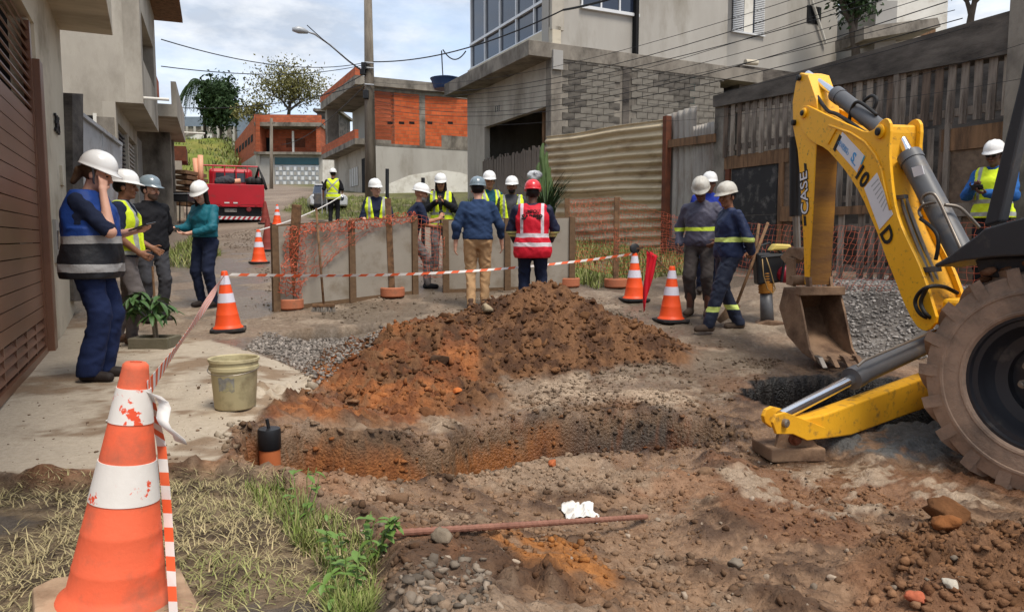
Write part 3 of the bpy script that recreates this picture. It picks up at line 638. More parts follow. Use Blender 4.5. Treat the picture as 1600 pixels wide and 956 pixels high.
m_tan = mat('tan_painted_sheet', (206, 188, 156), (180, 162, 132), 1.4, .65, .1, 30, dirt=(128, 104, 78), damt=.3, dscale=1.1, stretch=(.6, 2, 1), metal=.1)
m_zinc = mat('grey_zinc_sheet', (176, 170, 160), (138, 130, 122), 1.6, .6, .1, 30, dirt=(112, 92, 76), damt=.4, dscale=1.4, stretch=(2, .5, 1), metal=.15)
corrugated(PC, [(860, 302), (1041, 296), (1037, 186), (853, 214)], 8, .045, False, 'sheet', m_tan, fc)
corrugated(Pl(SN(0, 9.95, 0), -S1), [(872, 396), (1042, 384), (1041, 286), (866, 292)], 7, .045, False, 'sheet', m_tan, fc)
PC.rect('post', PC.px(1039, 250)[0] - .02, PC.px(1039, 250)[0] + .1, 0.9, 4.0, -.08, .06, m_rust, fc)
fz = thing('zinc_fence', 'grey vertical zinc sheets with brown plank beside the tan sheets', 'fence', SN(13, 9.95, 1))
PZ = Pl(SN(0, 10.02, 0), -S1)
corrugated(PZ, [(1042, 400), (1085, 400), (1090, 165), (1040, 180)], 5, .02, True, 'sheet', m_zinc, fz)
corrugated(Pl(SN(0, 9.97, 0), -S1), [(1084, 400), (1119, 400), (1117, 190), (1082, 198)], 7, .02, True, 'sheet', m_zinc, fz)
PZ.poly('plank', [(1036, 220), (1116, 209), (1116, 222), (1036, 232)], .08, .13, m_wood2, fz)
PZ.poly('footing', [(1040, 372), (1128, 372), (1128, 420), (1040, 420)], -.05, .10, m_concd, fz)
# ---------------- right: pallet fence under a concrete beam
fp = thing('pallet_fence', 'tall fence of weathered pallet slats and boards under a dark concrete beam', 'fence', SN(9, 10, .8))
NF = 10.0; PP = Pl(SN(0, NF, 0), -S1); fx = lambda u: PP.px(u, 300)[0]
X0, X1 = fx(1118), fx(1600) + .6; zt = PP.px(1350, 85)[1]
PP.poly('beam', [(1114, 150), (1610, 8), (1610, 78), (1114, 168)], -.25, .12, m_concd, fp)
PP.rect('pillar', X0, X0 + .28, .7, PP.px(1120, 165)[1], -.2, .06, m_conc, fp); PP.rect('pillar', fx(1576), X1, .7, 4.4, -.2, .2, m_conc, fp)
m_woodl = mat('pale_weathered_wood', (168, 156, 142), (128, 116, 104), 3.0, .9, .7, 30, dirt=(88, 76, 66), damt=.4, dscale=2.2, stretch=(5, .6, 5)); m_woodd = mat('dark_weathered_wood', (122, 104, 90), (86, 74, 64), 3.0, .9, .7, 30, dirt=(60, 52, 46), damt=.45, dscale=2.2, stretch=(5, .6, 5))
slm = [MB().box((0, 0, 0), (.105, 1, .022)).mesh('slat', q_) for q_ in (m_wood, m_woodl, m_woodd, m_wood)]
def slats(xa, xb, z0, z1, sp, zo=.05, sk=0.0, jit=.02, skip=0.06):
    x = xa
    while x < xb:
        if random.random() > skip:
            a, b = z0 + random.uniform(-jit, jit), z1 + random.uniform(-jit, jit)
            o = onPl(PP, random.choice(slm), 'slat', fp, x, (a + b) / 2, zo + random.uniform(-.006, .006), random.uniform(-.018, .018)); o.matrix_basis = o.matrix_basis @ Matrix.Diagonal((random.uniform(.85, 1.1), b - a, 1, 1))
        x += sp
zr = [PP.px(1330, v)[1] for v in (112, 205, 330, 334, 428)]
slats(X0 + .3, fx(1575), 2.98, 4.02, .185, skip=.04)
PP.rect('rail', X0 + .28, fx(1575), 3.78, 3.88, -.02, .034, m_wood, fp); PP.rect('rail', X0 + .28, fx(1575), 3.08, 3.19, -.02, .034, m_wood, fp)
PP.rect('plank', X0 + .28, fx(1330), 2.74, 2.98, .0, .05, m_wood2, fp); PP.rect('plank', fx(1470), fx(1576), 2.62, 2.92, .0, .05, m_wood2, fp)
slats(fx(1298), fx(1478), 1.9, 2.95, .19, .03); slats(fx(1288), fx(1500), .78, 1.8, .19, .03)
PP.rect('rail', fx(1290), fx(1480), 2.0, 2.1, -.03, .014, m_wood, fp); PP.rect('rail', fx(1290), fx(1480), 1.55, 1.65, -.03, .014, m_wood, fp); PP.rect('rail', fx(1290), fx(1500), .9, 1.0, -.03, .014, m_wood, fp); PP.rect('plank', fx(1225), fx(1480), 1.80, 1.93, .06, .09, m_wood2, fp)
dz0, dz1 = .8, PP.px(1180, 240)[1]
PP.rect('door_panel', fx(1143), fx(1216), dz0, dz0 + 1.05, -.01, .035, m_blkpanel, fp); PP.rect('door_panel', fx(1144), fx(1215), dz0 + 1.055, dz1, -.015, .025, m_blkpanel, fp)
PP.rect('door_jamb', fx(1136), fx(1142), .8, 2.74, 0, .06, m_rust, fp); PP.rect('board', fx(1218), fx(1240), .8, 2.74, 0, .03, m_osb, fp); PP.rect('stud', fx(1220), fx(1227), .8, 2.74, .032, .07, m_wood2, fp)
PP.rect('plank', fx(1222), fx(1290), 1.72, 1.98, .072, .10, m_wood2, fp); PP.rect('board', fx(1240), fx(1290), .8, 2.74, -.01, .025, m_blkpanel, fp)
PP.rect('board', fx(1480), fx(1570), 1.9, 2.62, -.01, .02, m_osb, fp); PP.rect('stud', fx(1476), fx(1484), .8, 3.0, .02, .07, m_wood, fp); PP.rect('plank', fx(1482), fx(1572), 1.72, 1.9, .02, .06, m_wood, fp); PP.rect('board', fx(1500), fx(1570), .8, 1.72, -.01, .02, m_osb, fp)
PP.rect('stud', fx(1396), fx(1404), 1.9, 4.1, .065, .11, m_wood, fp)
sb = PP.poly('sign_board', [(1428, 205), (1442, 203), (1442, 238), (1428, 240)], .07, .09, m_wood, fp)
text('number', '58', .24, m_blackm, fp, PP.M @ Matrix.Translation((*[sum(q) / 2 for q in zip(PP.px(1428, 222), PP.px(1442, 222))], .091)), .003)
# brick shed seen through the slats
shd = thing('brick_shed', 'low orange brick shed with tiled edge behind the pallet fence', 'shed', SN(8, 12, .8))
PD = Pl(SN(0, 12.2, 0), -S1); PD.rect('wall', -11.5, -5.0, .8, PD.px(1450, 92)[1], -.2, 0, m_concd, shd); PD.rect('brick_wall', -11.0, -5.2, PD.px(1450, 92)[1], PD.px(1450, 80)[1], -.2, 0, mb_orange2, shd)
PD.rect('roof', -10.5, -4.6, PD.px(1450, 80)[1], PD.px(1450, 80)[1] + .1, -4, .3, m_tile, shd)
# ---------------- orange brick house across the bend
ho = thing('brick_house', 'unfinished orange brick house above a grey and white plastered ground floor', 'house', SN(40, 11, 3.8))
PO = Pl(SN(0, 10.5, 0), -S1); ox = PO.px(577, 250)[0]; q0 = PO.M @ Vector((ox, 0, 0)); PX = Pl(Vector((q0.x, q0.y, 0)), N1)   # street face; side face
y_ = lambda u, v: PX.px(u, v)[1]; x_ = lambda u: PX.px(u, 250)[0]
base_ = 2.6; zf = y_(600, 228); ztop = y_(640, 137); W4 = x_(760)
PX.rect('ground_wall', 0, W4, base_, zf, -.3, 0, m_plast2, ho)
PX.poly('white_wash', [(588, 330), (606, 288), (640, 274), (690, 266), (720, 270), (738, 276), (738, 340), (588, 340)], 0.0, .012, m_white, ho)
PX.rect('floor_beam', 0, W4, zf, zf + .12, -.3, .02, m_conc, ho); PX.rect('roof_beam', 0, W4, y_(640, 147), y_(640, 138), -.3, .03, m_conc, ho)
ca, cb = x_(656), x_(665)
for a, b in ((0.0, ca), (cb, W4)): PX.rect('brick_wall', a, b, zf + .12, y_(640, 147), -.3, 0, mb_orange, ho)
PX.rect('column', ca, cb, zf + .12, y_(640, 147), -.3, .012, m_conc, ho); PX.rect('plaster_patch', x_(690), W4, zf + .12, zf + .75, .0, .02, m_conc, ho)
PX.rect('parapet', 0, x_(655), y_(640, 138), y_(640, 138) + .26, -.3, .02, mb_orange, ho); PX.rect('parapet', x_(661), W4, y_(640, 138), y_(640, 138) + .26, -.3, .02, mb_orange, ho)
for u in (606, 624, 640, 668, 700): PX.rect('missing_brick', x_(u), x_(u) + .3, y_(u, 194), y_(u, 190), 0.001, .006, m_dark, ho)
oxe = PO.px(522, 250)[0]; yy = lambda v: PO.px(550, v)[1]
PO.rect('street_wall', oxe, ox, base_, yy(238), -.3, 0, m_plast, ho); PO.rect('upper_street_wall', oxe, ox, yy(238), yy(150), -1.4, -1.2, m_plast2, ho)
PO.rect('balcony_slab', oxe - .1, ox + .02, yy(238), yy(238) + .3, -1.2, .75, m_conc, ho); PO.rect('balcony_parapet', oxe - .1, ox, yy(238) + .3, yy(238) + .75, .55, .75, mb_orange2, ho)
PO.rect('roof_slab', oxe - .1, ox + .3, yy(150) - .1, yy(150) + .35, -5, .75, m_conc, ho); PO.rect('roof_parapet', oxe - .1, ox + .3, yy(150) + .35, yy(150) + .75, .45, .75, mb_orange2, ho)
PO.rect('column', oxe, oxe + .6, yy(238) + .3, yy(150), -.2, .5, m_conc, ho); PO.rect('column', ox - .9, ox, yy(238) + .3, yy(150), -1.2, -.3, mb_orange2, ho)
w_ = PO.rect('window', PO.px(548, 250)[0], PO.px(559, 250)[0], yy(292), yy(264), 0, .03, m_greygate, ho)
for k in range(4): x = PO.px(548, 250)[0] + (PO.px(559, 250)[0] - PO.px(548, 250)[0]) * k / 3; PO.rect('window_bar', x - .05, x + .05, yy(292), yy(264), .03, .06, m_alu, w_)
PO.rect('door', PO.px(566, 250)[0], PO.px(572, 250)[0], base_, yy(255), 0, .04, m_dark, ho); PO.rect('upper_window', PO.px(545, 200)[0], PO.px(552, 200)[0], yy(205), yy(175), -1.2, -1.17, m_dark, ho)
tk = thing('water_tank', 'dark blue round water tank on the brick house roof', 'water tank', at(696, 135, 36)); c_ = at(696, 140, 36)
MB().lathe([(0.0, 0), (.52, 0), (.58, .1), (.6, .22), (.64, .3), (.68, .42), (.70, .46)], c_, 28).build('tank', mat('blue_plastic', (44, 66, 104), (36, 54, 88), 3, .5), tk, auto=35)
MB().lathe([(.72, .46), (.73, .5), (.5, .56), (.2, .6), (0.01, .6)], c_, 28).build('lid', MATS['blue_plastic'], tk, auto=35)
# ---------------- far brick house facing down the street, gate, far roofs
hf = thing('far_brick_house', 'far two storey orange brick house with patterned white garage door', 'house', at(450, 300, 62))
Y6 = 62.0; S6 = Vector((-0.36, .933, 0)); PFa = Pl(Vector((at(400, 250, Y6).x, Y6, 0)), (1, 0.06, 0)); fxx = lambda u: PFa.px(u, 250)[0]; fy = lambda v: PFa.px(450, v)[1]
xa, xb = 0.0, fxx(502)
PFa.rect('ground_wall', xa, xb, fy(312), fy(241), -.6, -.3, m_plast2, hf); PFa.rect('back_wall', xa + .1, xb, fy(240), fy(181), -2.2, -1.8, mb_orange2, hf)
PFa.rect('floor_slab', xa - .1, xb + .1, fy(242), fy(238), -2, 0.25, m_conc, hf); PFa.rect('roof_slab', xa, xb + .1, fy(198), fy(192), -7, .25, m_conc, hf); PFa.rect('parapet', xa, xb + .1, fy(192), fy(180), -.05, .2, mb_orange2, hf)
PFa.rect('column', xb - .35, xb, fy(241), fy(195), -2, .1, mb_orange2, hf); PFa.rect('column', xa, xa + .4, fy(241), fy(195), -2, .1, mb_orange2, hf)
PFa.rect('upper_door', fxx(404), fxx(414), fy(238), fy(211), -1.8, -1.75, m_dark, hf); PFa.rect('upper_window', fxx(440), fxx(470), fy(226), fy(212), -1.8, -1.75, m_rust, hf)
PFa.rect('leaning_board', fxx(454), fxx(457), fy(238), fy(203), -.9, -.7, m_white, hf)
gd = PFa.rect('garage_door', fxx(428), fxx(497), fy(299), fy(258), -.3, -.22, m_steel, hf)
for k in range(12):
    for j in range(5): PFa.rect('door_block', fxx(429.5 + k * 5.7), fxx(429.5 + k * 5.7 + 4.0), fy(296 - j * 7.5), fy(290.5 - j * 7.5), -.22, -.17, m_alu if (k + j) % 2 else m_greygate, gd)
PFa.rect('door_light', fxx(428), fxx(497), fy(257), fy(246), -.3, -.25, mat('teal_glass', (48, 92, 100), (38, 74, 82), 2, .2), hf); PFa.rect('gate', fxx(404), fxx(420), fy(299), fy(247), -.3, -.22, m_greygate, hf)
sf = at(367, 250, Y6 + 16); PFs = Pl(Vector((at(400, 250, Y6).x, Y6, 0)), Vector((at(400, 250, Y6).x - sf.x, Y6 - sf.y, 0)) * -1)
def fq(name, pix, z0, z1, m, p): return PFs.poly(name, pix, z0, z1, m, p)
PFs2 = Pl(Vector((at(400, 250, Y6).x, Y6, 0)), Vector((at(400, 250, Y6).x - sf.x, Y6 - sf.y, 0)))
PFs2.poly('side_wall', [(367, 222), (400, 180), (400, 241), (367, 263)], -.3, 0, mb_orange2, hf); PFs2.poly('side_base', [(367, 263), (400, 241), (400, 312), (367, 312)], -.3, 0.0, m_plast2, hf)
for k in range(6): PFs2.poly('side_window', [(368.5 + k * 4.6, 233.5 - k * 4.2), (371.5 + k * 4.6, 231 - k * 4.2), (371.5 + k * 4.6, 240 - k * 3.8), (368.5 + k * 4.6, 242.5 - k * 3.8)], 0.001, .03, m_dark, hf)
PFs2.poly('poster', [(384, 262), (390, 257), (390, 272), (384, 277)], .001, .04, m_greygate, hf)
gg = thing('white_gate', 'plain white sheet gate between the two brick houses', 'gate', at(515, 300, 52)); PWg = Pl(Vector((at(505, 280, 52).x, 52, 0)), (1, .05, 0))
for k in range(6): PWg.poly('panel', [(504 + k * 4.2, 250), (508 + k * 4.2, 250), (508 + k * 4.2, 296), (504 + k * 4.2, 296)], 0, .04, m_white, gg)
for i, (u0, u1, v0, v1, Y, m, lb) in enumerate([(497, 528, 175, 300, 75, m_concd, 'dark grey stacked house with small windows beyond the white gate'), (506, 519, 228, 262, 70, mb_orange2, 'small orange brick house in front of the dark stacked house')]):
    hh = thing('distant_house', lb, 'house', at(u0, v1, Y)); pl = Pl(Vector((at(u0, 250, Y).x, Y, 0)), (1, 0, 0)); x0, x1 = 0, pl.px(u1, 250)[0]
    pl.rect('wall', x0, x1, pl.px(u0, v1)[1], pl.px(u0, v0)[1], -6, 0, m, hh); pl.rect('roof', x0 - .3, x1 + .3, pl.px(u0, v0)[1], pl.px(u0, v0)[1] + .25, -6.2, .4, m_conc, hh)
    for k in range(2):
        for j in range(2): pl.rect('window', x0 + (x1 - x0) * (.15 + .45 * k), x0 + (x1 - x0) * (.4 + .45 * k), pl.px(u0, v0)[1] - 1.8 - j * 2.2, pl.px(u0, v0)[1] - .9 - j * 2.2, 0, .02, m_white if j else m_dark, hh)
# warehouse and white wall on the hilltop
wh = thing('warehouse', 'long grey metal warehouse on the grassy hilltop', 'warehouse', at(310, 220, 118)); pl = Pl(Vector((at(255, 200, 118).x, 118, 0)), (1, 0, 0))
xw = pl.px(400, 200)[0]; za, zb, zc = pl.px(300, 240)[1], pl.px(300, 198)[1], pl.px(300, 183)[1]
pl.rect('wall', 0, xw, za, zb, -12, 0, m_conc, wh); pl.rect('cladding', -.2, xw + .2, zb, zc, -12, .2, mat('blue_grey_cladding', (122, 132, 144), (104, 114, 126), 1, .6), wh)
for k in range(12): pl.rect('pier', xw * k / 12, xw * k / 12 + .35, za, zb, 0, .3, m_plast2, wh)
pl.rect('gable', pl.px(372, 190)[0], pl.px(410, 190)[0], za, pl.px(380, 176)[1], -8, .5, MATS['blue_grey_cladding'], wh)
ww = thing('boundary_wall', 'white boundary wall stepping along the hilltop', 'wall', at(300, 224, 100)); pl = Pl(Vector((at(262, 220, 100).x, 100, 0)), (1, 0, 0))
pl.poly('wall_panel', [(262, 216), (300, 212), (312, 205), (330, 208), (330, 232), (262, 232)], -.3, 0, m_white, ww); pl.poly('coping', [(262, 213.5), (300, 209.5), (312, 203), (330, 206), (330, 208), (312, 205), (300, 212), (262, 216)], -.4, .1, m_conc, ww)
# houses behind the pallet fence, top right
hr = thing('hillside_house', 'pale house with tiled roof rising behind the fence at top right', 'house', SN(16, 22, 3)); Y7 = 27.0; pl = Pl(Vector((at(1360, 50, Y7).x, Y7, 0)), (1, .1, 0))
q = lambda u, v: pl.px(u, v)
pl.rect('wall', q(1385, 30)[0], q(1480, 30)[0], 1, q(1385, -30)[1], -6, 0, m_white, hr); pl.poly('roof', [(1350, 42), (1465, 28), (1470, 42), (1350, 62)], -.2, 1.6, m_conc, hr)
pl.poly('balustrade', [(1345, 46), (1462, 40), (1462, 54), (1345, 62)], .3, .4, m_wood2, hr)
pl.rect('stair_wall', q(1356, 20)[0], q(1388, 30)[0], 1, q(1370, 8)[1], -3, .5, m_greygate, hr)
# hill
hy = np.linspace(44, 180, 60); hx = np.linspace(-75, -14.5, 70); HX, HY = np.meshgrid(hx, hy)
HZ = np.interp(HY, [44, 46, 58, 75, 100, 112, 180], [3.5, 4.9, 7.6, 10.6, 14.4, 14.8, 15]) + fbm(HX, HY, .12, 3) * .8 + fbm(HX, HY, .7, 3) * .35
HZ = HZ - ss(HX - (-0.36 * (HY - 62) - 23.5), -1, 4) * 8
k_ = (np.arange(59)[:, None] * 70 + np.arange(69)[None, :]).ravel(); hfz = np.stack([k_, k_ + 1, k_ + 71, k_ + 70], 1)
m_hill = mat('hill_grass', (116, 124, 54), (84, 92, 42), .35, .95, 1.0, 9, dirt=(138, 128, 70), damt=.45, dscale=.25, spec=.1)
ho_ = bpy.data.objects.new('hill', npmesh('hill', np.stack([HX.ravel(), HY.ravel(), HZ.ravel()], 1), hfz, m_hill)); C.objects.link(ho_); tag(ho_, kind='structure')
# ============================================================ BACKHOE LOADER
m_yel = mat('yellow_machine_paint', (250, 186, 24), (240, 172, 18), 1.2, 0.42, 0.03, 30, spec=.5, dirt=(120, 84, 44), damt=0.14, dscale=22)
m_yeld = mat('scuffed_yellow_paint', (238, 178, 40), (214, 152, 36), 2.0, 0.55, 0.15, 40, dirt=(120, 92, 58), damt=0.24, dscale=14)
m_worn = mat('worn_yellow_rust', (196, 138, 34), (120, 82, 44), 1.6, .75, .3, 40, dirt=(78, 54, 40), damt=.62, dscale=1.5, stretch=(1, 1, .3))
m_mudst = mat('muddy_steel', (156, 128, 102), (112, 86, 66), 2.4, .85, .6, 35, dirt=(74, 54, 42), damt=.5, dscale=3)
m_chrome = mat('chrome_rod', (222, 224, 228), (210, 212, 216), 2, .16, metal=.95)
m_cyl = mat('grey_cylinder', (92, 92, 94), (80, 80, 82), 3, .45, .03, 40, spec=.4, dirt=(120, 108, 94), damt=.18, dscale=4)
m_hose = mat('rubber_hose', (40, 39, 38), (30, 29, 29), 6, .6, .1, 60)
m_pipe = mat('steel_pipe', (150, 142, 132), (118, 108, 98), 4, .4, .05, 40, metal=.6)
m_tyre = mat('muddy_tyre', (172, 144, 122), (132, 112, 97), 3, .92, .5, 45, dirt=(98, 86, 77), damt=.5, dscale=2.6)
m_rim = mat('black_rim', (42, 42, 46), (32, 32, 36), 2, .4, .04, 30, spec=.5, dirt=(96, 88, 80), damt=.15, dscale=3)
m_blkpl = mat('black_plastic', (46, 46, 49), (38, 38, 41), 3, .5, .1, 90, spec=.45, dirt=(96, 88, 80), damt=.2, dscale=2)
bk = thing('backhoe_loader', 'yellow backhoe loader with lowered bucket and muddy rear wheel at the right', 'backhoe', (3.9, 4.9, -.1))
Bh = Vector((-.162, .987, 0)); Bn = Vector((.987, .162, 0)); BP = Vector((3.42, 5.75, 0)); PM = Pl(BP, -Bh)
def inset(pts, d):
    n = len(pts); o = []
    A = sum(pts[i][0] * pts[(i + 1) % n][1] - pts[(i + 1) % n][0] * pts[i][1] for i in range(n)); sg = 1 if A > 0 else -1
    for i in range(n):
        p0, p1, p2 = Vector(pts[i - 1]), Vector(pts[i]), Vector(pts[(i + 1) % n]); a = (p1 - p0).normalized(); b = (p2 - p1).normalized(); nn = Vector((-a.y - b.y, a.x + b.x)) * sg
        nn = nn.normalized() if nn.length > 1e-6 else Vector((-a.y, a.x)) * sg; o.append(tuple(p1 + nn * d))
    return o
def smoothpoly(p, it=1):
    for _ in range(it):
        q = []
        for i in range(len(p)): a, b = Vector(p[i]), Vector(p[(i + 1) % len(p)]); q += [tuple(a.lerp(b, .25)), tuple(a.lerp(b, .75))]
        p = q
    return p
BOOM = [(1257, 163), (1272, 170), (1300, 184), (1335, 199), (1352, 207), (1366, 203), (1376, 188), (1386, 184), (1392, 196), (1389, 234), (1391, 270), (1396, 313), (1404, 345), (1417, 375), (1432, 405), (1446, 440), (1458, 480), (1464, 500), (1450, 518), (1436, 514), (1425, 500), (1412, 474), (1397, 434), (1383, 400), (1374, 372), (1361, 342), (1346, 306), (1324, 271), (1305, 248), (1290, 232), (1272, 224), (1258, 212), (1248, 190), (1248, 172)]
HB = .155
bpts = smoothpoly([PM.px(u, v, HB) for u, v in BOOM])
boom = PM.obj('boom', MB().prism([(x, y, HB - .028) for x, y in bpts], (0, 0, .028)), m_yel, bk, bevel=.005)
PM.obj('side_plate', MB().prism([(x, y, -HB) for x, y in bpts], (0, 0, .028)), m_yel, boom)
bi = inset(bpts, .05)
PM.obj('box_web', MB().prism([(x, y, -HB + .03) for x, y in bi], (0, 0, 2 * HB - .06)), m_yeld, boom)
# raised rib along the lettered plate
rib = [(1296, 196), (1330, 208), (1352, 222), (1368, 242), (1378, 266), (1384, 296), (1392, 328)]
PM.obj('edge_rib', MB().tube([(*PM.px(u, v, HB), HB + .004) for u, v in rib], .012, 8), m_yel, boom, smooth=True)
PM.poly('gusset', [(1288, 222), (1303, 197), (1307, 200), (1293, 226)], HB, HB + .012, m_yel, boom)
for (u, v, r) in ((1257, 177, .05), (1376, 206, .062)):
    x, y = PM.px(u, v, HB); PM.obj('pin_boss', MB().lathe([(r, -.03), (r, .018), (r * .75, .024)], (x, y, HB), 24, (0, 0, 1)), m_yel, boom, smooth=False); PM.obj('pin', MB().lathe([(r * .55, 0), (r * .55, .034), (r * .4, .04)], (x, y, HB), 16, (0, 0, 1)), m_blackm, boom)
# stickers and lettering on the plate
m_stick = mat('white_sticker', (226, 224, 226), (216, 214, 218), 4, .5); m_ink = mat('black_lettering', (30, 28, 26), (24, 22, 21), 5, .6); m_blue = mat('blue_print', (84, 160, 214), (74, 148, 204), 5, .5)
PM.poly('sticker', [(1316, 206), (1350, 243), (1339, 270), (1306, 232)], HB + .001, HB + .004, m_stick, boom); PM.poly('sticker', [(1370, 270), (1395, 335), (1374, 359), (1350, 294)], HB + .001, HB + .004, m_stick, boom)
def tdir(a, b): p, q = Vector(PM.px(*a, HB)), Vector(PM.px(*b, HB)); return p, q, math.atan2((q - p).y, (q - p).x)
def lettering(name, body, a, b, size, m, off=.005, bold=0.0, shear=0.0):
    p, q, an = tdir(a, b); c = (p + q) / 2; return text(name, body, size, m, boom, PM.M @ Matrix.Translation((c.x, c.y, HB + off)) @ Matrix.Rotation(an, 4, 'Z'), .0015, bold=bold, shear=shear)
lettering('lettering', 'I', (1306, 222), (1311, 228), .20, m_ink, bold=.012); lettering('lettering', '10', (1342, 268), (1352, 284), .20, m_ink, bold=.006); lettering('lettering', 'D', (1384, 364), (1388, 374), .20, m_ink, bold=.006)
lettering('sticker_print', 'GOVERNO', (1311, 224), (1325, 240), .045, m_blue); lettering('sticker_print', 'DO ESTADO', (1312, 220), (1327, 236), .03, m_blue)
lettering('sticker_logo', 'S', (1331, 243), (1337, 250), .12, m_blue, bold=.004); lettering('sticker_print', 'sabesp', (1331, 252), (1338, 260), .025, m_blue)
PM.poly('sticker_print', [(1350, 243), (1351.5, 245), (1346, 258), (1344.5, 256)], HB + .0045, HB + .006, mat('teal_print', (70, 160, 190), (60, 150, 180), 5, .5), boom); PM.poly('sticker_print', [(1344.5, 257), (1346, 258), (1342, 268), (1340, 266)], HB + .0045, HB + .006, mat('orange_print', (226, 150, 70), (216, 140, 62), 5, .5), boom)
m_gr = mat('grey_print', (176, 176, 178), (166, 166, 168), 5, .6)
for k in range(7): lettering('sticker_print', 'lorem'[0:1] * (9 - k), (1360 + k * 1.6, 284 + k * 2.6), (1368 + k * 1.6, 294 + k * 2.6), .026, m_gr) if False else PM.poly('sticker_print', [(1361 + k * 3.0, 291 + k * 6.4), (1372 + k * 2.6 - k * .4, 279 + k * 6.2), (1372.6 + k * 2.6 - k * .4, 280.6 + k * 6.2), (1361.6 + k * 3.0, 292.6 + k * 6.4)], HB + .0045, HB + .0055, m_gr, boom)
# stick (dipper)
HS = .12
STICK = [(1250, 114), (1262, 117), (1275, 155), (1279, 185), (1276, 214), (1274, 246), (1270, 330), (1266, 397), (1264, 445), (1257, 445), (1255, 376), (1250, 280), (1246, 235), (1239, 200), (1238, 160), (1243, 130)]
spts = [PM.px(u, v, HS) for u, v in STICK]
stick = PM.obj('dipper_stick', MB().prism([(x, y, -HS) for x, y in spts], (0, 0, 2 * HS)), m_yel, bk, bevel=.008)
# worn inner face
lo = [PM.px(u, v, HS) for u, v in ((1276, 214), (1274, 246), (1270, 330), (1266, 397), (1264, 445))]
mbw = MB(); vs = []
for x, y in lo: vs += [(x + .004, y, -HS + .006), (x + .004, y, HS - .006)]
mbw.add(vs, [(2 * i, 2 * i + 1, 2 * i + 3, 2 * i + 2) for i in range(len(lo) - 1)]); wf = PM.obj('wear_plate', mbw, m_worn, stick); sm_ = wf.modifiers.new('thickness', 'SOLIDIFY'); sm_.thickness = .004
for (u, v) in ((1250, 122), (1242, 192)): x, y = PM.px(u, v, HS); PM.obj('pin', MB().lathe([(.03, -.02), (.03, .03), (.02, .034)], (x, y, HS), 14, (0, 0, 1)), m_blackm, stick)
def stxt(body, a, b, size, m, off, bold=0): p, q = Vector(PM.px(*a, HS)), Vector(PM.px(*b, HS)); an = math.atan2((q - p).y, (q - p).x); c = (p + q) / 2; return text('lettering', body, size, m, stick, PM.M @ Matrix.Translation((c.x, c.y, HS + off)) @ Matrix.Rotation(an, 4, 'Z'), .001, bold=bold)
stxt('CASE', (1259, 338), (1256.5, 266), .19, m_ink, .003, .012); stxt('CASE', (1259, 338), (1256.5, 266), .19, m_stick, .0055, .001)
for a, b in (((1256, 255), (1259, 270)), ((1255, 337), (1258, 353))): PM.poly('decal', [(a[0], a[1]), (b[0] + 1, a[1] + 1), (b[0] + 2, b[1]), (a[0] + 1, b[1])], HS + .001, HS + .003, m_ink, stick)
# cylinders
def cyl(name, a, b, r, off, m, parent, seg=20):
    A, B = Vector((*PM.px(*a, off), off)), Vector((*PM.px(*b, off), off)); o = PM.obj(name, MB().tube([A, B], r, seg), m, parent, smooth=False); sharpen(o)
    return o
dc = cyl('dipper_cylinder', (1309, 149), (1402, 222), .072, .0, m_cyl, bk); cyl('rod', (1262, 116), (1312, 151), .036, .0, m_chrome, dc); cyl('gland', (1306, 147), (1314, 153), .078, 0, m_cyl, dc)
lc = cyl('lift_cylinder', (1424, 248), (1508, 408), .092, -.02, m_cyl, bk); cyl('rod', (1404, 208), (1428, 256), .042, -.02, m_chrome, lc); cyl('gland', (1421, 243), (1427, 254), .1, -.02, m_cyl, lc)
PM.poly('label_plate', [(1424, 262), (1440, 258), (1444, 272), (1428, 277)], .074, .078, m_stick, lc)
bc = cyl('bucket_cylinder', (1243, 215), (1243, 338), .062, 0, m_blackm, bk); cyl('rod', (1244, 336), (1246, 392), .038, 0, m_pipe, bc)
# hoses and pipes
def hose(name, pix, r, m, parent, seg=8):
    P = [Vector((*PM.px(u, v, w_), w_)) for u, v, w_ in pix]; Q = []
    for i in range(len(P) - 1):
        p0, p1, p2, p3 = P[max(i - 1, 0)], P[i], P[i + 1], P[min(i + 2, len(P) - 1)]
        for k in range(6): t = k / 6; Q.append(.5 * ((2 * p1) + (p2 - p0) * t + (2 * p0 - 5 * p1 + 4 * p2 - p3) * t * t + (3 * p1 - p0 - 3 * p2 + p3) * t ** 3))
    Q.append(P[-1]); return PM.obj(name, MB().tube(Q, r, seg), m, parent, smooth=True)
hose('hose', [(1327, 190, .05), (1330, 172, .06), (1338, 160, .06), (1350, 164, .04), (1370, 180, .02)], .016, m_hose, boom); hose('hose', [(1350, 158, -.05), (1362, 150, -.06), (1370, 156, -.06), (1366, 170, -.05)], .016, m_hose, boom)
hose('pipe', [(1274, 146, .08), (1292, 172, .09), (1310, 180, .1), (1346, 204, .1)], .018, m_hose, boom); hose('pipe', [(1290, 172, .06), (1318, 184, .07), (1350, 206, .07)], .014, m_pipe, boom)
for d_ in (0, 1): hose('pipe', [(1396 + 7 * d_, 248, .02 - .05 * d_), (1404 + 8 * d_, 300, .04 - .05 * d_), (1424 + 9 * d_, 360, .04 - .05 * d_), (1444 + 9 * d_, 410, .04 - .05 * d_), (1456 + 8 * d_, 440, .04 - .05 * d_), (1456 + 6 * d_, 470, .03 - .05 * d_)], .017, m_pipe, boom)
hose('pipe', [(1428, 232, -.08), (1448, 272, -.02), (1480, 340, -.02), (1502, 398, -.02)], .013, m_pipe, lc); hose('pipe', [(1448, 324, .09), (1441, 316, .1), (1444, 306, .1), (1456, 302, .1), (1466, 312, .08), (1482, 346, .06), (1502, 390, .05)], .012, m_pipe, lc)
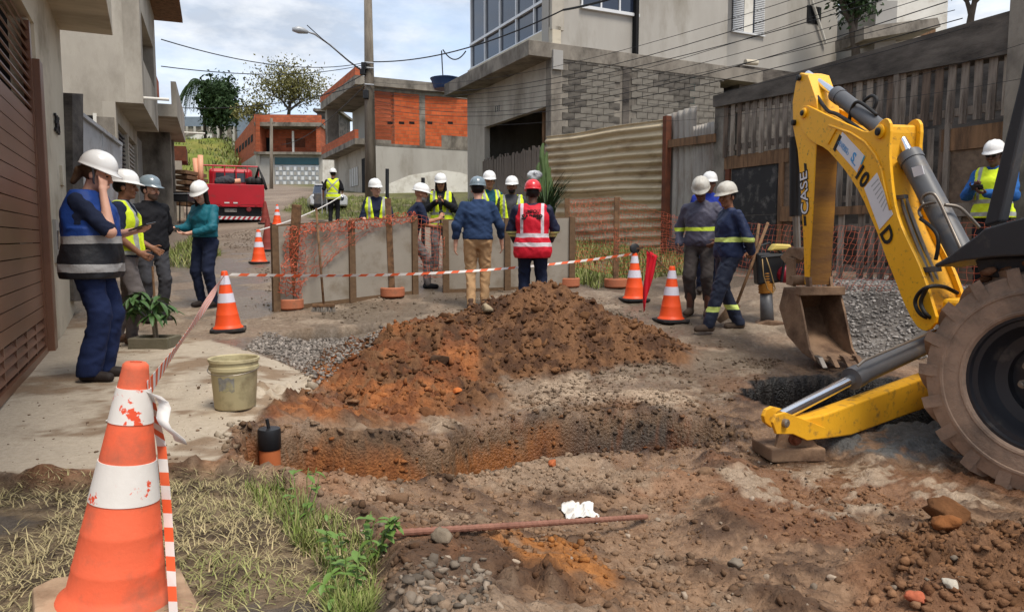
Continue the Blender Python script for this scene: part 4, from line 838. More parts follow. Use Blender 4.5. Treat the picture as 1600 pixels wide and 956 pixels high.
hose('hose', [(1438, 342, .1), (1452, 352, .1), (1464, 366, .1), (1466, 384, .1), (1462, 406, .1)], .015, m_hose, lc); hose('pipe', [(1440, 340, .1), (1436, 330, .1), (1444, 320, .1), (1462, 316, .08)], .012, m_pipe, lc)
hose('hose', [(1476, 320, .05), (1498, 324, -.05), (1514, 338, -.12), (1530, 356, -.2)], .014, m_pipe, lc)
for d_ in (0, 1): hose('hose', [(1496, 458, -.1), (1474, 448, .05), (1452, 448, .2), (1436 + 8 * d_, 458, .2), (1430 + 9 * d_, 474, .2), (1440 + 8 * d_, 492, .19), (1466, 502, .05)], .016, m_hose, boom)
PM.poly('clamp', [(1396, 306), (1412, 304), (1413, 310), (1397, 312)], .06, .10, m_cyl, boom); PM.poly('clamp', [(1440, 418), (1462, 416), (1463, 424), (1441, 426)], .05, .10, m_cyl, boom)
# bucket
HK = .24
BUK = [(1224, 450), (1246, 453), (1253, 486), (1264, 545), (1274, 564), (1253, 550), (1229, 523), (1217, 480)]
kp = smoothpoly([PM.px(u, v, HK) for u, v in BUK], 0)
bucket = PM.obj('bucket', MB().prism([(x, y, HK - .022) for x, y in kp], (0, 0, .022)), m_mudst, bk, bevel=.004)
PM.obj('side_plate', MB().prism([(x, y, -HK) for x, y in kp], (0, 0, .022)), m_mudst, bucket)
bp_ = [kp[1], kp[0], kp[7], kp[6], kp[5], kp[4]]; mbs = MB(); ins_ = inset(bp_[::-1] + [kp[3], kp[2]], 0.0)
V_ = []
for x, y in bp_: V_ += [(x, y, -HK + .01), (x, y, HK - .01)]
mbs.add(V_, [(2 * i, 2 * i + 1, 2 * i + 3, 2 * i + 2) for i in range(len(bp_) - 1)]); sh_ = PM.obj('shell', mbs, m_mudst, bucket); so_ = sh_.modifiers.new('thickness', 'SOLIDIFY'); so_.thickness = .02; so_.offset = 0
lx, ly = kp[1]; PM.obj('top_lip', MB().box((lx + .02, ly - .01, 0), (.10, .09, 2 * HK + .02)), m_mudst, bucket, bevel=.01)
tx, ty = kp[4]
for k in range(4):
    w_ = -HK + .04 + k * (2 * HK - .08) / 3; PM.obj('tooth', MB().prism([(tx - .06, ty + .05, w_ - .025), (tx + .02, ty + .04, w_ - .025), (tx + .11, ty - .05, w_ - .025), (tx + .02, ty - .015, w_ - .025)], (0, 0, .05)), m_pipe if k == 3 else m_mudst, bucket, bevel=.004)
for s_ in (-1, 1): PM.obj('hinge_ear', MB().prism([(lx - .02, ly, s_ * .1), (lx + .05, ly, s_ * .1), (lx + .02, ly + .13, s_ * .1), (lx - .06, ly + .13, s_ * .1)], (0, 0, .03 * s_)), m_mudst, bucket)
px_, py_ = PM.px(1262, 438); PM.obj('hinge_pin', MB().lathe([(.05, -.19), (.05, .19)], (px_, py_, 0), 16, (0, 0, 1)), m_mudst, bucket)
lk = PM.poly('link', [(1218, 402), (1232, 386), (1250, 388), (1258, 400), (1252, 408), (1238, 402), (1226, 412)], -.09, .09, m_mudst, bk, bevel=.012); PM.poly('link_arm', [(1228, 402), (1240, 404), (1240, 448), (1228, 444)], .10, .13, m_mudst, lk, bevel=.004); PM.poly('link_arm', [(1228, 402), (1240, 404), (1240, 448), (1228, 444)], -.13, -.10, m_mudst, lk, bevel=.004)
# stabiliser leg
Lh = Vector((.839, .545, 0)); pad0 = onz(1245, 712, -.09); PT = Pl(Vector((pad0.x, pad0.y, 0)), Lh)
stab = PT.poly('stabiliser_leg', [(1250, 656), (1288, 648), (1452, 588), (1520, 566), (1524, 606), (1452, 636), (1330, 680), (1280, 687), (1254, 678)], -.05, .08, m_yeld, bk, bevel=.012)
PT.poly('lug_plate', [(1208, 660), (1213, 648), (1228, 644), (1290, 668), (1290, 684), (1262, 688), (1240, 678), (1214, 678)], .082, .105, m_yeld, stab, bevel=.004); PT.poly('lug_plate', [(1194, 650), (1198, 640), (1208, 635), (1220, 638), (1270, 654), (1268, 668), (1206, 668), (1196, 660)], -.085, -.055, m_yeld, stab, bevel=.004)
for (u, v) in ((1224, 660),): x, y = PT.px(u, v, .1); PT.obj('pin', MB().lathe([(.028, 0), (.028, .03), (.018, .036)], (x, y, .1), 14, (0, 0, 1)), m_pipe, stab)
def cylT(name, a, b, r, off, m, parent): A, B = Vector((*PT.px(*a, off), off)), Vector((*PT.px(*b, off), off)); return sharpen(PT.obj(name, MB().tube([A, B], r, 20), m, parent))
sc_ = cylT('stabiliser_cylinder', (1334, 590), (1530, 500), .074, -.02, m_cyl, bk); cylT('rod', (1220, 650), (1336, 590), .04, -.02, m_chrome, sc_); cylT('gland', (1330, 592), (1342, 586), .084, -.02, m_cyl, sc_)
PT.obj('hydraulic_line', MB().tube([(*PT.px(1340, 572, .06), .06), (*PT.px(1350, 563, .07), .07), (*PT.px(1450, 521, .07), .07), (*PT.px(1520, 494, .07), .07)], .010, 8), m_pipe, sc_)
PA = Pl(Vector((pad0.x, pad0.y, 0)), (1, .16, 0)); pad = PA.poly('foot_pad', [(1206, 701), (1291, 700), (1291, 722), (1206, 723)], -.22, .07, m_mudst, bk, bevel=.012)
PA.poly('pad_ear', [(1212, 701), (1218, 676), (1258, 672), (1282, 701)], .0, .03, m_mudst, pad, bevel=.004); PA.poly('pad_ear', [(1212, 696), (1218, 671), (1258, 667), (1282, 696)], -.24, -.21, m_mudst, pad, bevel=.004)
x, y = PA.px(1241, 685, .03); PA.obj('pad_bolt', MB().lathe([(.045, -.02), (.045, .02), (.028, .02), (.028, .05), (.02, .055)], (x, y, .03), 12, (0, 0, 1)), m_rust, pad)
# rear wheels
a_ = Vector((-.839, -.545, 0)); Af = Vector((.545, -.839, 0)); CW = Vector((3.10, 4.30, .546)); RT = .715
def tyre_mesh(R, wdt, rim, nl):
    mb = MB(); h = wdt / 2
    prof = [(rim, -h * .72), (rim + .03, -h * .86), (rim + .12, -h * 1.0), (R - .13, -h * .98), (R - .055, -h * .9), (R - .028, -h * .5), (R - .024, 0), (R - .028, h * .5), (R - .055, h * .9), (R - .13, h * .98), (R - .15, h * 1.0), (R - .155, h * 1.03), (R - .17, h * 1.03), (R - .175, h * 1.0), (rim + .10, h), (rim + .06, h * .97), (rim + .055, h * 1.0), (rim + .04, h * .98), (rim + .03, h * .86), (rim, h * .72)]
    mb.lathe(prof, (0, 0, 0), 72, (0, 0, 1), cap=False)
    for sd_ in (-1, 1):
        for k in range(nl):
            a0 = 2 * math.pi * (k + (.5 if sd_ > 0 else 0)) / nl; pts = []
            for t in (0, .33, .66, 1.0, 1.22):
                ang = a0 + (1 - min(t, 1)) * .30; zz = sd_ * h * min(t, .99) * .98; rr = R if t < .9 else (R - .012 if t <= 1 else R - .085)
                if t > 1: zz = sd_ * h * .985
                pts.append((ang, zz, rr))
            vs = []
            for ang, zz, rr in pts:
                wd = .05 if rr > R - .02 else .062
                for da in (-wd, wd):
                    for dr in (-.06, 0): r_ = rr + dr; vs.append((math.cos(ang + da) * r_, math.sin(ang + da) * r_, zz))
            fs = []
            for i in range(len(pts) - 1):
                b = i * 4; fs += [(b + 1, b + 3, b + 7, b + 5), (b, b + 1, b + 5, b + 4), (b + 2, b + 6, b + 7, b + 3), (b, b + 4, b + 6, b + 2)]
            fs += [(0, 2, 3, 1), (4 * len(pts) - 4, 4 * len(pts) - 3, 4 * len(pts) - 1, 4 * len(pts) - 2)]; mb.add(vs, fs)
    # moulded blocks on the shoulder
    return mb
wheel_M = lambda c, ax: frame(c, Vector(ax).cross(UP), UP) @ Matrix.Identity(4)
def wheel(name, c, ax, R, wdt, rim, nl, parent, flip=False):
    Mw = frame(c, UP.cross(ax), UP)       # local z = ax (outward)
    def put(n, mb, m, par, **k): o = bpy.data.objects.new(n, mb.mesh(n, m, False)); link(o, par, True); o.matrix_parent_inverse = W(par).inverted(); o.matrix_basis = Mw; return o
    h = wdt / 2
    wh_ = put(name, MB().lathe([(.03, -h * .2), (rim * .62, -h * .2), (rim * .62, h * .12), (rim * .80, h * .18), (rim * .84, h * .30), (rim * .9, h * .50), (rim * .93, h * .72), (rim + .004, h * .74), (rim + .012, h * .86), (rim + .03, h * .86), (rim + .03, h * .80), (rim + .02, -h * .8), (rim * .9, -h * .8)], (0, 0, 0), 48, (0, 0, 1)), m_rim, parent)
    o = put('tyre', tyre_mesh(R, wdt, rim, nl), m_tyre, wh_)
    for e in (wh_, o):
        bm = bmesh.new(); bm.from_mesh(e.data)
        for ed in bm.edges: ed.smooth = len(ed.link_faces) == 2 and ed.calc_face_angle(0) < rad(32)
        bm.to_mesh(e.data); bm.free(); e.data.shade_smooth()
    put('hub', MB().lathe([(rim * .24, h * .1), (rim * .24, h * .3), (rim * .2, h * .38), (0.005, h * .4)], (0, 0, 0), 24, (0, 0, 1)), m_rim, wh_)
    for k in range(8):
        an = 2 * math.pi * (k + .3) / 8; put('wheel_nut', MB().lathe([(.028, h * .1), (.028, h * .17), (.019, h * .17), (.017, h * .30), (.008, h * .31)], (math.cos(an) * rim * .40, math.sin(an) * rim * .40, 0), 8, (0, 0, 1)), m_pipe, wh_)
    return wh_
wheel('rear_wheel', CW - a_ * .21, a_, RT, .42, .385, 19, bk)
AX = CW - a_ * 1.06
wheel('rear_wheel', CW - a_ * 1.91, -a_, RT, .42, .385, 19, bk)
for s_ in (-1, 1): wheel('front_wheel', Vector((AX.x, AX.y, .30)) + Af * 2.15 + a_ * s_ * .85, a_ * s_, .46, .30, .25, 16, bk)
# fender, post, chassis, hood, cab (mostly out of frame)
PV = Pl(Vector((CW.x, CW.y, 0)) + a_ * .02, Af)      # near side plane, x forward (right in the picture)
PV.poly('fender', [(1459, 413), (1476, 404), (1524, 369), (1538, 357), (1575, 346), (1640, 330), (1760, 330), (1760, 396), (1640, 398), (1548, 402), (1500, 408), (1461, 418)], -.62, .03, m_blkpl, bk, bevel=.02)
PV.poly('roll_post', [(1536, 354), (1563, 346), (1611, 130), (1636, 10), (1616, 10), (1592, 130)], -.20, -.09, m_blkpl, bk, bevel=.012)
PV.poly('mud_guard', [(1520, 402), (1640, 398), (1640, 440), (1530, 432)], -.55, -.10, m_blkpl, bk, bevel=.02)
Tz = lambda f, l, z: Vector((AX.x, AX.y, 0)) + Af * f + a_ * l + UP * z
TB = frame(Vector((AX.x, AX.y, 0)), Af, -a_)
def tb(name, x0, x1, y0, y1, z0, z1, m, par=None, bev=.02):
    o = bpy.data.objects.new(name, MB().box(((x0 + x1) / 2, (y0 + y1) / 2, (z0 + z1) / 2), (x1 - x0, y1 - y0, z1 - z0)).mesh(name, m)); link(o, par or bk, True); o.matrix_parent_inverse = W(par or bk).inverted(); o.matrix_basis = TB
    if bev: b = o.modifiers.new('bevel', 'BEVEL'); b.width = bev; b.segments = 2
    return o
tb('chassis', -.55, 2.5, -.36, .36, .38, .75, m_yeld); tb('rear_axle', -.12, .12, -.75, .75, .44, .66, m_yeld); tb('hood', .95, 2.7, -.38, .38, .75, 1.5, m_yel, bev=.06)
tb('rear_frame', -.92, -.82, -.3, .6, .30, .72, m_yeld); tb('swing_post', -1.06, -.92, -.10, .2, .45, .95, m_yel, bev=.03); tb('frame_beam', -.85, -.5, -.5, .5, .5, .8, m_yeld)
for s_ in (-1, 1):
    tb('cab_post', .85, .95, s_ * .6 - .05, s_ * .6 + .05, 1.2, 2.75, m_blkpl)
tb('far_roll_post', -.62, -.52, .55, .65, 1.2, 2.75, m_blkpl); tb('cab_roof', .35, 1.3, -.7, .78, 2.9, 3.0, m_yel, bev=.04); tb('seat', -.1, .4, -.25, .25, 1.0, 1.2, m_blkpl, bev=.05); tb('seat_back', -.16, -.02, -.25, .25, 1.2, 1.7, m_blkpl, bev=.05); tb('far_fender', -.7, .7, .72, 1.28, 1.28, 1.34, m_blkpl); tb('floor', -.5, .95, -.6, .6, .78, .86, m_blkpl)
tb('front_axle', 2.05, 2.25, -.75, .75, .22, .42, m_yeld); tb('loader_arm', .9, 3.2, -.62, -.5, .6, .78, m_yel, bev=.03); tb('loader_arm', .9, 3.2, .5, .62, .6, .78, m_yel, bev=.03); tb('loader_bucket', 3.1, 3.7, -1.1, 1.1, .05, .75, m_yeld, bev=.05)
# caked mud on top of the tyre
mb = MB()
for k in range(60):
    an = rad(62 + 62 * (k % 30) / 30); wv_ = random.uniform(-.2, .2); r_ = RT + random.uniform(-.01, .03)
    c = CW - a_ * .21 + (UP.cross(a_) * math.cos(an) + UP * math.sin(an)) * r_ + a_ * wv_; s_ = random.uniform(.02, .055)
    mb.lathe([(.01, -s_ * .5), (s_, -s_ * .2), (s_ * .9, s_ * .3), (.01, s_ * .5)], c, 6, Vector((random.random() - .5, random.random() - .5, 1)))
mb.build('caked_mud', mat('brown_mud', (120, 84, 60), (86, 60, 44), 8, .95, .6, 60), bk, smooth=True)
# ============================================================ PEOPLE (implicit surfaces meshed with surface nets)
def surface_nets(f, org, h):
    s = f < 0; nx, ny, nz = f.shape
    c = np.zeros((nx - 1, ny - 1, nz - 1), np.int8)
    for a in (0, 1):
        for b in (0, 1):
            for d in (0, 1): c += s[a:nx - 1 + a, b:ny - 1 + b, d:nz - 1 + d]
    act = (c > 0) & (c < 8); idx = np.full(act.shape, -1, np.int64); I = np.argwhere(act); idx[act] = np.arange(len(I))
    acc = np.zeros((len(I), 3)); cnt = np.zeros(len(I))
    cor = [(a, b, d) for a in (0, 1) for b in (0, 1) for d in (0, 1)]
    for p in cor:
        for ax in range(3):
            if p[ax]: continue
            q = list(p); q[ax] = 1
            f0 = f[I[:, 0] + p[0], I[:, 1] + p[1], I[:, 2] + p[2]]; f1 = f[I[:, 0] + q[0], I[:, 1] + q[1], I[:, 2] + q[2]]
            m = (f0 < 0) != (f1 < 0); t = np.where(m, f0 / np.where(m, f0 - f1, 1), 0)
            pos = np.array(p, float)[None, :].repeat(len(I), 0); pos[:, ax] += t; acc[m] += pos[m]; cnt[m] += 1
    V = (I + acc / np.maximum(cnt, 1)[:, None]) * h + org; F = []
    for ax in range(3):
        a1, a2 = (ax + 1) % 3, (ax + 2) % 3
        sl0 = [slice(None)] * 3; sl1 = [slice(None)] * 3; sl0[ax] = slice(0, -1); sl1[ax] = slice(1, None)
        for k in (a1, a2): sl0[k] = slice(1, -1); sl1[k] = slice(1, -1)
        A, B = s[tuple(sl0)], s[tuple(sl1)]; E = np.argwhere(A != B)
        if not len(E): continue
        fl = A[E[:, 0], E[:, 1], E[:, 2]]; base = E.copy(); base[:, a1] += 1; base[:, a2] += 1
        def g(d1, d2): q = base.copy(); q[:, a1] += d1; q[:, a2] += d2; return idx[q[:, 0], q[:, 1], q[:, 2]]
        quad = np.stack([g(-1, -1), g(0, -1), g(0, 0), g(-1, 0)], 1); quad[~fl] = quad[~fl][:, ::-1]; F.append(quad)
    F = np.concatenate(F); return V, F[(F >= 0).all(1)]
def V3(*a): return np.array(a, float)
def sdf_mesh(prims, vox, clip=None, fold=0.0, fseed=0.0, infl=0.0):
    """prims: ('c', a, b, ra, rb, k) tapered capsule | ('e', centre, radii, rot3x3 or None, k) ellipsoid"""
    lo = np.full(3, 9.); hi = np.full(3, -9.)
    for p in prims:
        if p[0] == 'c': r = max(p[3], p[4]) + infl; lo = np.minimum(lo, np.minimum(p[1], p[2]) - r); hi = np.maximum(hi, np.maximum(p[1], p[2]) + r)
        else: r = max(p[2]) + infl; lo = np.minimum(lo, p[1] - r); hi = np.maximum(hi, p[1] + r)
    lo -= 3 * vox + .02; hi += 3 * vox + .02; n = np.ceil((hi - lo) / vox).astype(int) + 1
    f = np.full(n, 0.5); ax = [lo[i] + vox * np.arange(n[i]) for i in range(3)]
    for p in prims:
        if p[0] == 'c': r = max(p[3], p[4]) + infl; a = np.minimum(p[1], p[2]) - r; b = np.maximum(p[1], p[2]) + r
        else: r = max(p[2]) + infl; a = p[1] - r; b = p[1] + r
        k = p[-1]; mg = k + 2.5 * vox; i0 = np.clip(((a - mg - lo) / vox).astype(int), 0, n - 1); i1 = np.clip(((b + mg - lo) / vox).astype(int) + 2, 1, n)
        X, Y, Z = np.meshgrid(*[ax[i][i0[i]:i1[i]] for i in range(3)], indexing='ij')
        if p[0] == 'c':
            ba = p[2] - p[1]; l2 = ba @ ba + 1e-12; px, py, pz = X - p[1][0], Y - p[1][1], Z - p[1][2]; t = np.clip((px * ba[0] + py * ba[1] + pz * ba[2]) / l2, 0, 1)
            d = np.sqrt((px - t * ba[0]) ** 2 + (py - t * ba[1]) ** 2 + (pz - t * ba[2]) ** 2) - (p[3] + (p[4] - p[3]) * t) - infl
        else:
            q = np.stack([X - p[1][0], Y - p[1][1], Z - p[1][2]], -1)
            if p[3] is not None: q = q @ p[3]
            rr = np.array(p[2]) + infl; k0 = np.sqrt(((q / rr) ** 2).sum(-1)); k1 = np.sqrt(((q / rr ** 2) ** 2).sum(-1)) + 1e-9; d = k0 * (k0 - 1) / k1
        sub = f[i0[0]:i1[0], i0[1]:i1[1], i0[2]:i1[2]]; hh = np.maximum(k - np.abs(sub - d), 0) / max(k, 1e-6)
        f[i0[0]:i1[0], i0[1]:i1[1], i0[2]:i1[2]] = np.minimum(sub, d) - hh * hh * k * .25
    X = Y = Z = None
    if clip or fold:
        X, Y, Z = np.meshgrid(*ax, indexing='ij')
        if fold:
            m = np.abs(f) < .06
            xx, yy, zz = X[m], Y[m], Z[m]; w_ = vnoise(xx * 6 + fseed, yy * 6, zz * 4) * .7 + (1 - 2 * np.abs(vnoise(xx * 9 + fseed, yy * 9 + 4, zz * 15 + xx * 10))) * .7 + (1 - 2 * np.abs(vnoise(xx * 14 + fseed * 2, yy * 14, zz * 26 - xx * 16 + 7))) * .4
            f[m] -= fold * w_
        if clip: f = np.maximum(f, clip(X, Y, Z))
    return surface_nets(f, lo, vox)
def rotm(yaw=0, pitch=0, roll=0): return np.array(Matrix.Rotation(yaw, 3, 'Z') @ Matrix.Rotation(pitch, 3, 'X') @ Matrix.Rotation(roll, 3, 'Y'))
m_cloth = {}
def cloth(name, c, c2=None, rough=.85): return mat('cloth_' + name, c, c2, 6, rough, .35, 160, spec=.2, contrast=.3)
def skin(name, c): return mat('skin_' + name, c, tuple(int(x * .93) for x in c), 14, .55, .1, 120, spec=.35)
SK = dict(pale=skin('pale', (214, 164, 140)), mid=skin('mid', (178, 126, 98)), brown=skin('brown', (140, 96, 72)), dark=skin('dark', (100, 68, 54)))
m_hvest = {}
def banded(name, base, bands, band_col=(178, 178, 180), lower=None, xb=(), rough=.6, cross=None):
    """cloth whose reflective tapes lie at given heights (z0, z1) and shoulder straps at |x| ranges; lower=(z, colour) for a second cloth below z"""
    m = bpy.data.materials.new(name); m.use_nodes = True; t = m.node_tree; N = t.nodes; K = t.links.new; b = N['Principled BSDF']; b.inputs['Roughness'].default_value = rough; b.inputs['Specular IOR Level'].default_value = .3
    tcn = N.new('ShaderNodeTexCoord'); sx = N.new('ShaderNodeSeparateXYZ'); K(tcn.outputs['Object'], sx.inputs[0])
    no = N.new('ShaderNodeTexNoise'); no.inputs['Scale'].default_value = 5; no.inputs['Detail'].default_value = 5; K(tcn.outputs['Object'], no.inputs['Vector'])
    wz = N.new('ShaderNodeMath'); wz.operation = 'MULTIPLY_ADD'; wz.inputs[1].default_value = .03; K(no.outputs[0], wz.inputs[0]); K(sx.outputs[2], wz.inputs[2])
    zz = N.new('ShaderNodeMath'); zz.operation = 'SUBTRACT'; zz.inputs[1].default_value = .015; K(wz.outputs[0], zz.inputs[0]); zz = zz.outputs[0]
    axn = N.new('ShaderNodeMath'); axn.operation = 'ABSOLUTE'; K(sx.outputs[0], axn.inputs[0]); axx = axn.outputs[0]
    def M2(op, a, bb):
        n = N.new('ShaderNodeMath'); n.operation = op
        for i, q in enumerate((a, bb)):
            if isinstance(q, (int, float)): n.inputs[i].default_value = q
            else: K(q, n.inputs[i])
        return n.outputs[0]
    def rng(v, a, c): return M2('MULTIPLY', M2('GREATER_THAN', v, a), M2('LESS_THAN', v, c))
    def mixc(f, a, c):
        x = N.new('ShaderNodeMix'); x.data_type = 'RGBA'; K(f, x.inputs[0])
        for i, q in ((6, a), (7, c)):
            if isinstance(q, tuple): x.inputs[i].default_value = (*lin(q), 1)
            else: K(q, x.inputs[i])
        return x.outputs[2]
    vr = mixc(no.outputs[0], tuple(int(c * .88) for c in base), base); col = vr
    if lower: col = mixc(M2('LESS_THAN', zz, lower[0]), col, lower[1])
    fac = None
    for z0, z1, *xr in bands:
        q = rng(zz, z0, z1)
        if xr: q = M2('MULTIPLY', q, M2('GREATER_THAN', axx, xr[0]) if len(xr) == 1 else rng(axx, *xr))
        fac = q if fac is None else M2('MAXIMUM', fac, q)
    for x0, x1, z0, z1 in xb:
        q = M2('MULTIPLY', rng(axx, x0, x1), rng(zz, z0, z1)); fac = q if fac is None else M2('MAXIMUM', fac, q)
    if cross:
        zc, sl, wd, z0, z1 = cross; dd = M2('ABSOLUTE', M2('SUBTRACT', M2('ABSOLUTE', M2('SUBTRACT', zz, zc), 0), M2('MULTIPLY', axx, sl)), 0); q = M2('MULTIPLY', M2('LESS_THAN', dd, wd), rng(zz, z0, z1)); fac = q if fac is None else M2('MAXIMUM', fac, q)
    if fac is not None: col = mixc(fac, col, band_col)
    K(col, b.inputs['Base Color']); bn = N.new('ShaderNodeBump'); bn.inputs['Strength'].default_value = .3; bn.inputs['Distance'].default_value = .01
    nb = N.new('ShaderNodeTexNoise'); nb.inputs['Scale'].default_value = 60; K(tcn.outputs['Object'], nb.inputs['Vector']); K(nb.outputs[0], bn.inputs['Height']); K(bn.outputs[0], b.inputs['Normal'])
    return m
HELM = {}
def helmet_mesh(m, key):
    if key in HELM: return HELM[key]
    V = []; F = []; nu, nv = 40, 13
    for j in range(nv):
        ph = math.pi / 2 * j / (nv - 1)          # 0 rim .. pi/2 crown
        for i in range(nu):
            th = 2 * math.pi * i / nu; cx, cy = math.sin(th), math.cos(th); r = math.cos(ph) ** .82; z = .128 * math.sin(ph) ** .95
            rg = .005 * max(0, 1 - abs(cx * r) * 9) if ph > .25 else 0; rg += .003 * max(0, 1 - abs(abs(cx * r) - .42) * 9) if ph > .25 else 0
            V.append((.113 * r * cx * (1 + rg), .142 * r * cy, z + rg))
    b0 = len(V)                                    # flared brim ring
    for (e, dz) in ((1.0, .0), (1.0, -.012)):
        for i in range(nu):
            th = 2 * math.pi * i / nu; cx, cy = math.sin(th), math.cos(th); fr = max(0, cy) ** 1.5; V.append((.113 * cx * (1.055 + .05 * fr), .142 * cy * (1.03) + .05 * fr * 1.0, -.006 - .016 * fr + dz * .6))
    for j in range(nv - 1):
        for i in range(nu): F.append((j * nu + i, j * nu + (i + 1) % nu, (j + 1) * nu + (i + 1) % nu, (j + 1) * nu + i))
    for i in range(nu): k = (i + 1) % nu; F.append((b0 + i, b0 + k, k, i)); F.append((b0 + nu + i, b0 + nu + k, b0 + k, b0 + i))
    ib = len(V)
    for i in range(nu):
        th = 2 * math.pi * i / nu; V.append((.102 * math.sin(th), .130 * math.cos(th), .0))
    for i in range(nu): k = (i + 1) % nu; F.append((ib + i, ib + k, b0 + nu + k, b0 + nu + i))
    F.append(tuple(ib + i for i in range(nu)))
    me = MB().add(V, F).mesh('helmet', m, True); HELM[key] = me; return me
m_hw = mat('white_helmet', (238, 236, 232), (228, 226, 222), 3, .28, spec=.5, coat=.3); m_hg = mat('grey_helmet', (122, 136, 144), (108, 122, 130), 3, .3, spec=.5, coat=.3); m_hr = mat('red_helmet', (226, 44, 50), (208, 36, 42), 3, .3, spec=.5, coat=.3); m_hd = mat('scuffed_grey_helmet', (196, 192, 182), (176, 170, 160), 5, .5, dirt=(150, 138, 122), damt=.35, dscale=9)
m_eye = mat('dark_eye', (34, 26, 24), (28, 22, 20), 5, .2); m_phone = mat('phone_black', (26, 27, 30), (20, 21, 24), 5, .2, spec=.6); m_strap = mat('grey_strap', (110, 112, 116), (98, 100, 104), 6, .8)
def person(label, u, d, yaw, h=1.74, vox=.011, group=None, fat=1.0, feet=None, knees=None, arms=None, hands=None, lean=(0, 0), head=(0, 0, 0), skincol='mid', hair=None, hairlen=None, beard=None,
           shirt=None, sleeve=1.0, shirt_hem=.90, pants=None, flare=0.0, shoe=None, vest=None, vhem=.80, vopen=0.0, helm=None, glasses=None, gz_=None, curl=.45, female=False, wide=1.0, boots=0.0, strap=False, collar=True, tuck=False, drop=0.0):
    """local frame: faces +Y, right hand at +X; joints in metres for a 1.72 m body"""
    S = h / 1.80; p0 = at(u, 400, d); z0 = gz_ if gz_ is not None else float(GH(p0.x, p0.y))
    o = thing('person', label, 'person', (p0.x, p0.y, z0), rad(yaw), group, S)
    lx, ly = lean; dz = -drop
    sw = (.165 if female else .185) * wide; hw = .092 * (1.05 if female else 1.0)
    hip = {1: V3(hw, 0, .92 + dz), -1: V3(-hw, 0, .92 + dz)}
    ft = feet or ((.11, .0), (-.11, .0)); fo = {1: V3(ft[0][0], ft[0][1], .085), -1: V3(ft[1][0], ft[1][1], .085)}
    kn = {}
    for i, s in enumerate((1, -1)):
        mid = (hip[s] + fo[s]) / 2; ln = np.linalg.norm(hip[s] - fo[s]); bend = math.sqrt(max(.0, (.425) ** 2 - (ln / 2) ** 2)); kn[s] = mid + V3(.01 * s, .012 + bend, .02)
        if knees and knees[i] is not None: kn[s] = V3(*knees[i])
    ch = V3(lx * .7, ly * .7, 1.27 + dz); nb = V3(lx, ly, 1.465 + dz); shd_ = {s: V3(lx + s * sw, ly - .01, 1.405 + dz) for s in (1, -1)}
    ar = arms or {}; el = {}; wr = {}
    for s, k in ((1, 'r'), (-1, 'l')):
        e, w_ = ar.get(k, ((s * .255, -.03, 1.13), (s * .275, .07, .885))); el[s] = V3(*e) + V3(0, 0, dz); wr[s] = V3(*w_) + V3(0, 0, dz)
    hy, hp, hr_ = [rad(q) for q in head]; HR = rotm(hy, hp, hr_); hc_ = nb + V3(0, .025, 0) + HR @ V3(0, .005, .155); hm = lambda *a: hc_ + HR @ V3(*a)
    # ---- body
    B = []; c = lambda a, b, ra, rb, k=.03: B.append(('c', np.asarray(a, float), np.asarray(b, float), ra, rb, k))
    for s in (1, -1):
        c(hip[s], kn[s], .085, .058); c(kn[s], fo[s] + V3(0, -.01, 0), .055, .038); c(fo[s] + V3(0, -.03, -.04), fo[s] + V3(.015 * s, .15, -.055), .036, .026)
        c(shd_[s], el[s], .050, .042); c(el[s], wr[s], .042, .027)
    c(V3(-.06, 0, .95 + dz), V3(.06, 0, .95 + dz), .094 * fat, .094 * fat); c(V3(0, .005, .98 + dz), ch, .10 * fat, .105); c(ch - V3(.07, 0, 0), ch + V3(.07, 0, 0), .098, .098); c(nb - V3(.085, 0, .075), nb + V3(.085, 0, -.075), .058, .058)
    c(nb - V3(0, .01, .04), hm(0, -.015, -.06), .056, .052, .025)
    E = lambda cc, r, k=.02, R=HR: B.append(('e', np.asarray(cc, float), r, R, k))
    E(hm(0, -.012, .03), (.076, .098, .088)); E(hm(0, .022, -.05), (.058, .068, .062), .03); E(hm(0, .066, -.092), (.026, .024, .02), .02); c(hm(0, .094, .016), hm(0, .112, -.022), .009, .015, .012); c(hm(-.036, .08, .034), hm(.036, .08, .034), .014, .014, .02)
    c(hm(-.02, .09, -.054), hm(.02, .09, -.054), .008, .008, .01)
    for s in (1, -1): E(hm(s * .079, -.008, -.005), (.012, .022, .034), .008); E(hm(s * .038, .066, -.02), (.03, .03, .028), .02)
    HD = hands or {}
    for s, k in ((1, 'r'), (-1, 'l')):
        fd = wr[s] - el[s]; fd /= np.linalg.norm(fd); opt = HD.get(k, {}); dr = np.array(opt.get('dir', fd), float); dr /= np.linalg.norm(dr); pn = np.array(opt.get('palm', (-s, .2, 0)), float); pn -= dr * (pn @ dr); pn /= np.linalg.norm(pn) + 1e-9; sd = np.cross(dr, pn); cu = opt.get('curl', curl)
        if sd @ V3(0, 1, .3) < 0: sd = -sd          # thumb side
        w0 = wr[s]
        for q in (-.018, .018): c(w0 + dr * .015 + sd * q * .7, w0 + dr * .075 + sd * q, .017, .019, .02)
        for q, (of, ln) in enumerate(((.031, .072), (.0105, .080), (-.0105, .075), (-.031, .058))):
            a0 = w0 + dr * .085 + sd * of; an = 0.0
            for j, fr in enumerate((.45, .32, .23)):
                an += cu * (.7 + .25 * j); b0 = a0 + (dr * math.cos(an) + pn * math.sin(an)) * ln * fr; c(a0, b0, .0092 - .0008 * j, .0086 - .0008 * j, .004); a0 = b0
        t0 = w0 + dr * .025 + sd * .026; t1 = t0 + (dr * .62 + sd * .7 + pn * .35) * .042; t2 = t1 + (dr * .9 + sd * .2 + pn * (.3 + cu * .4)) * .034; c(t0, t1, .0135, .0105, .008); c(t1, t2, .0102, .0085, .004)
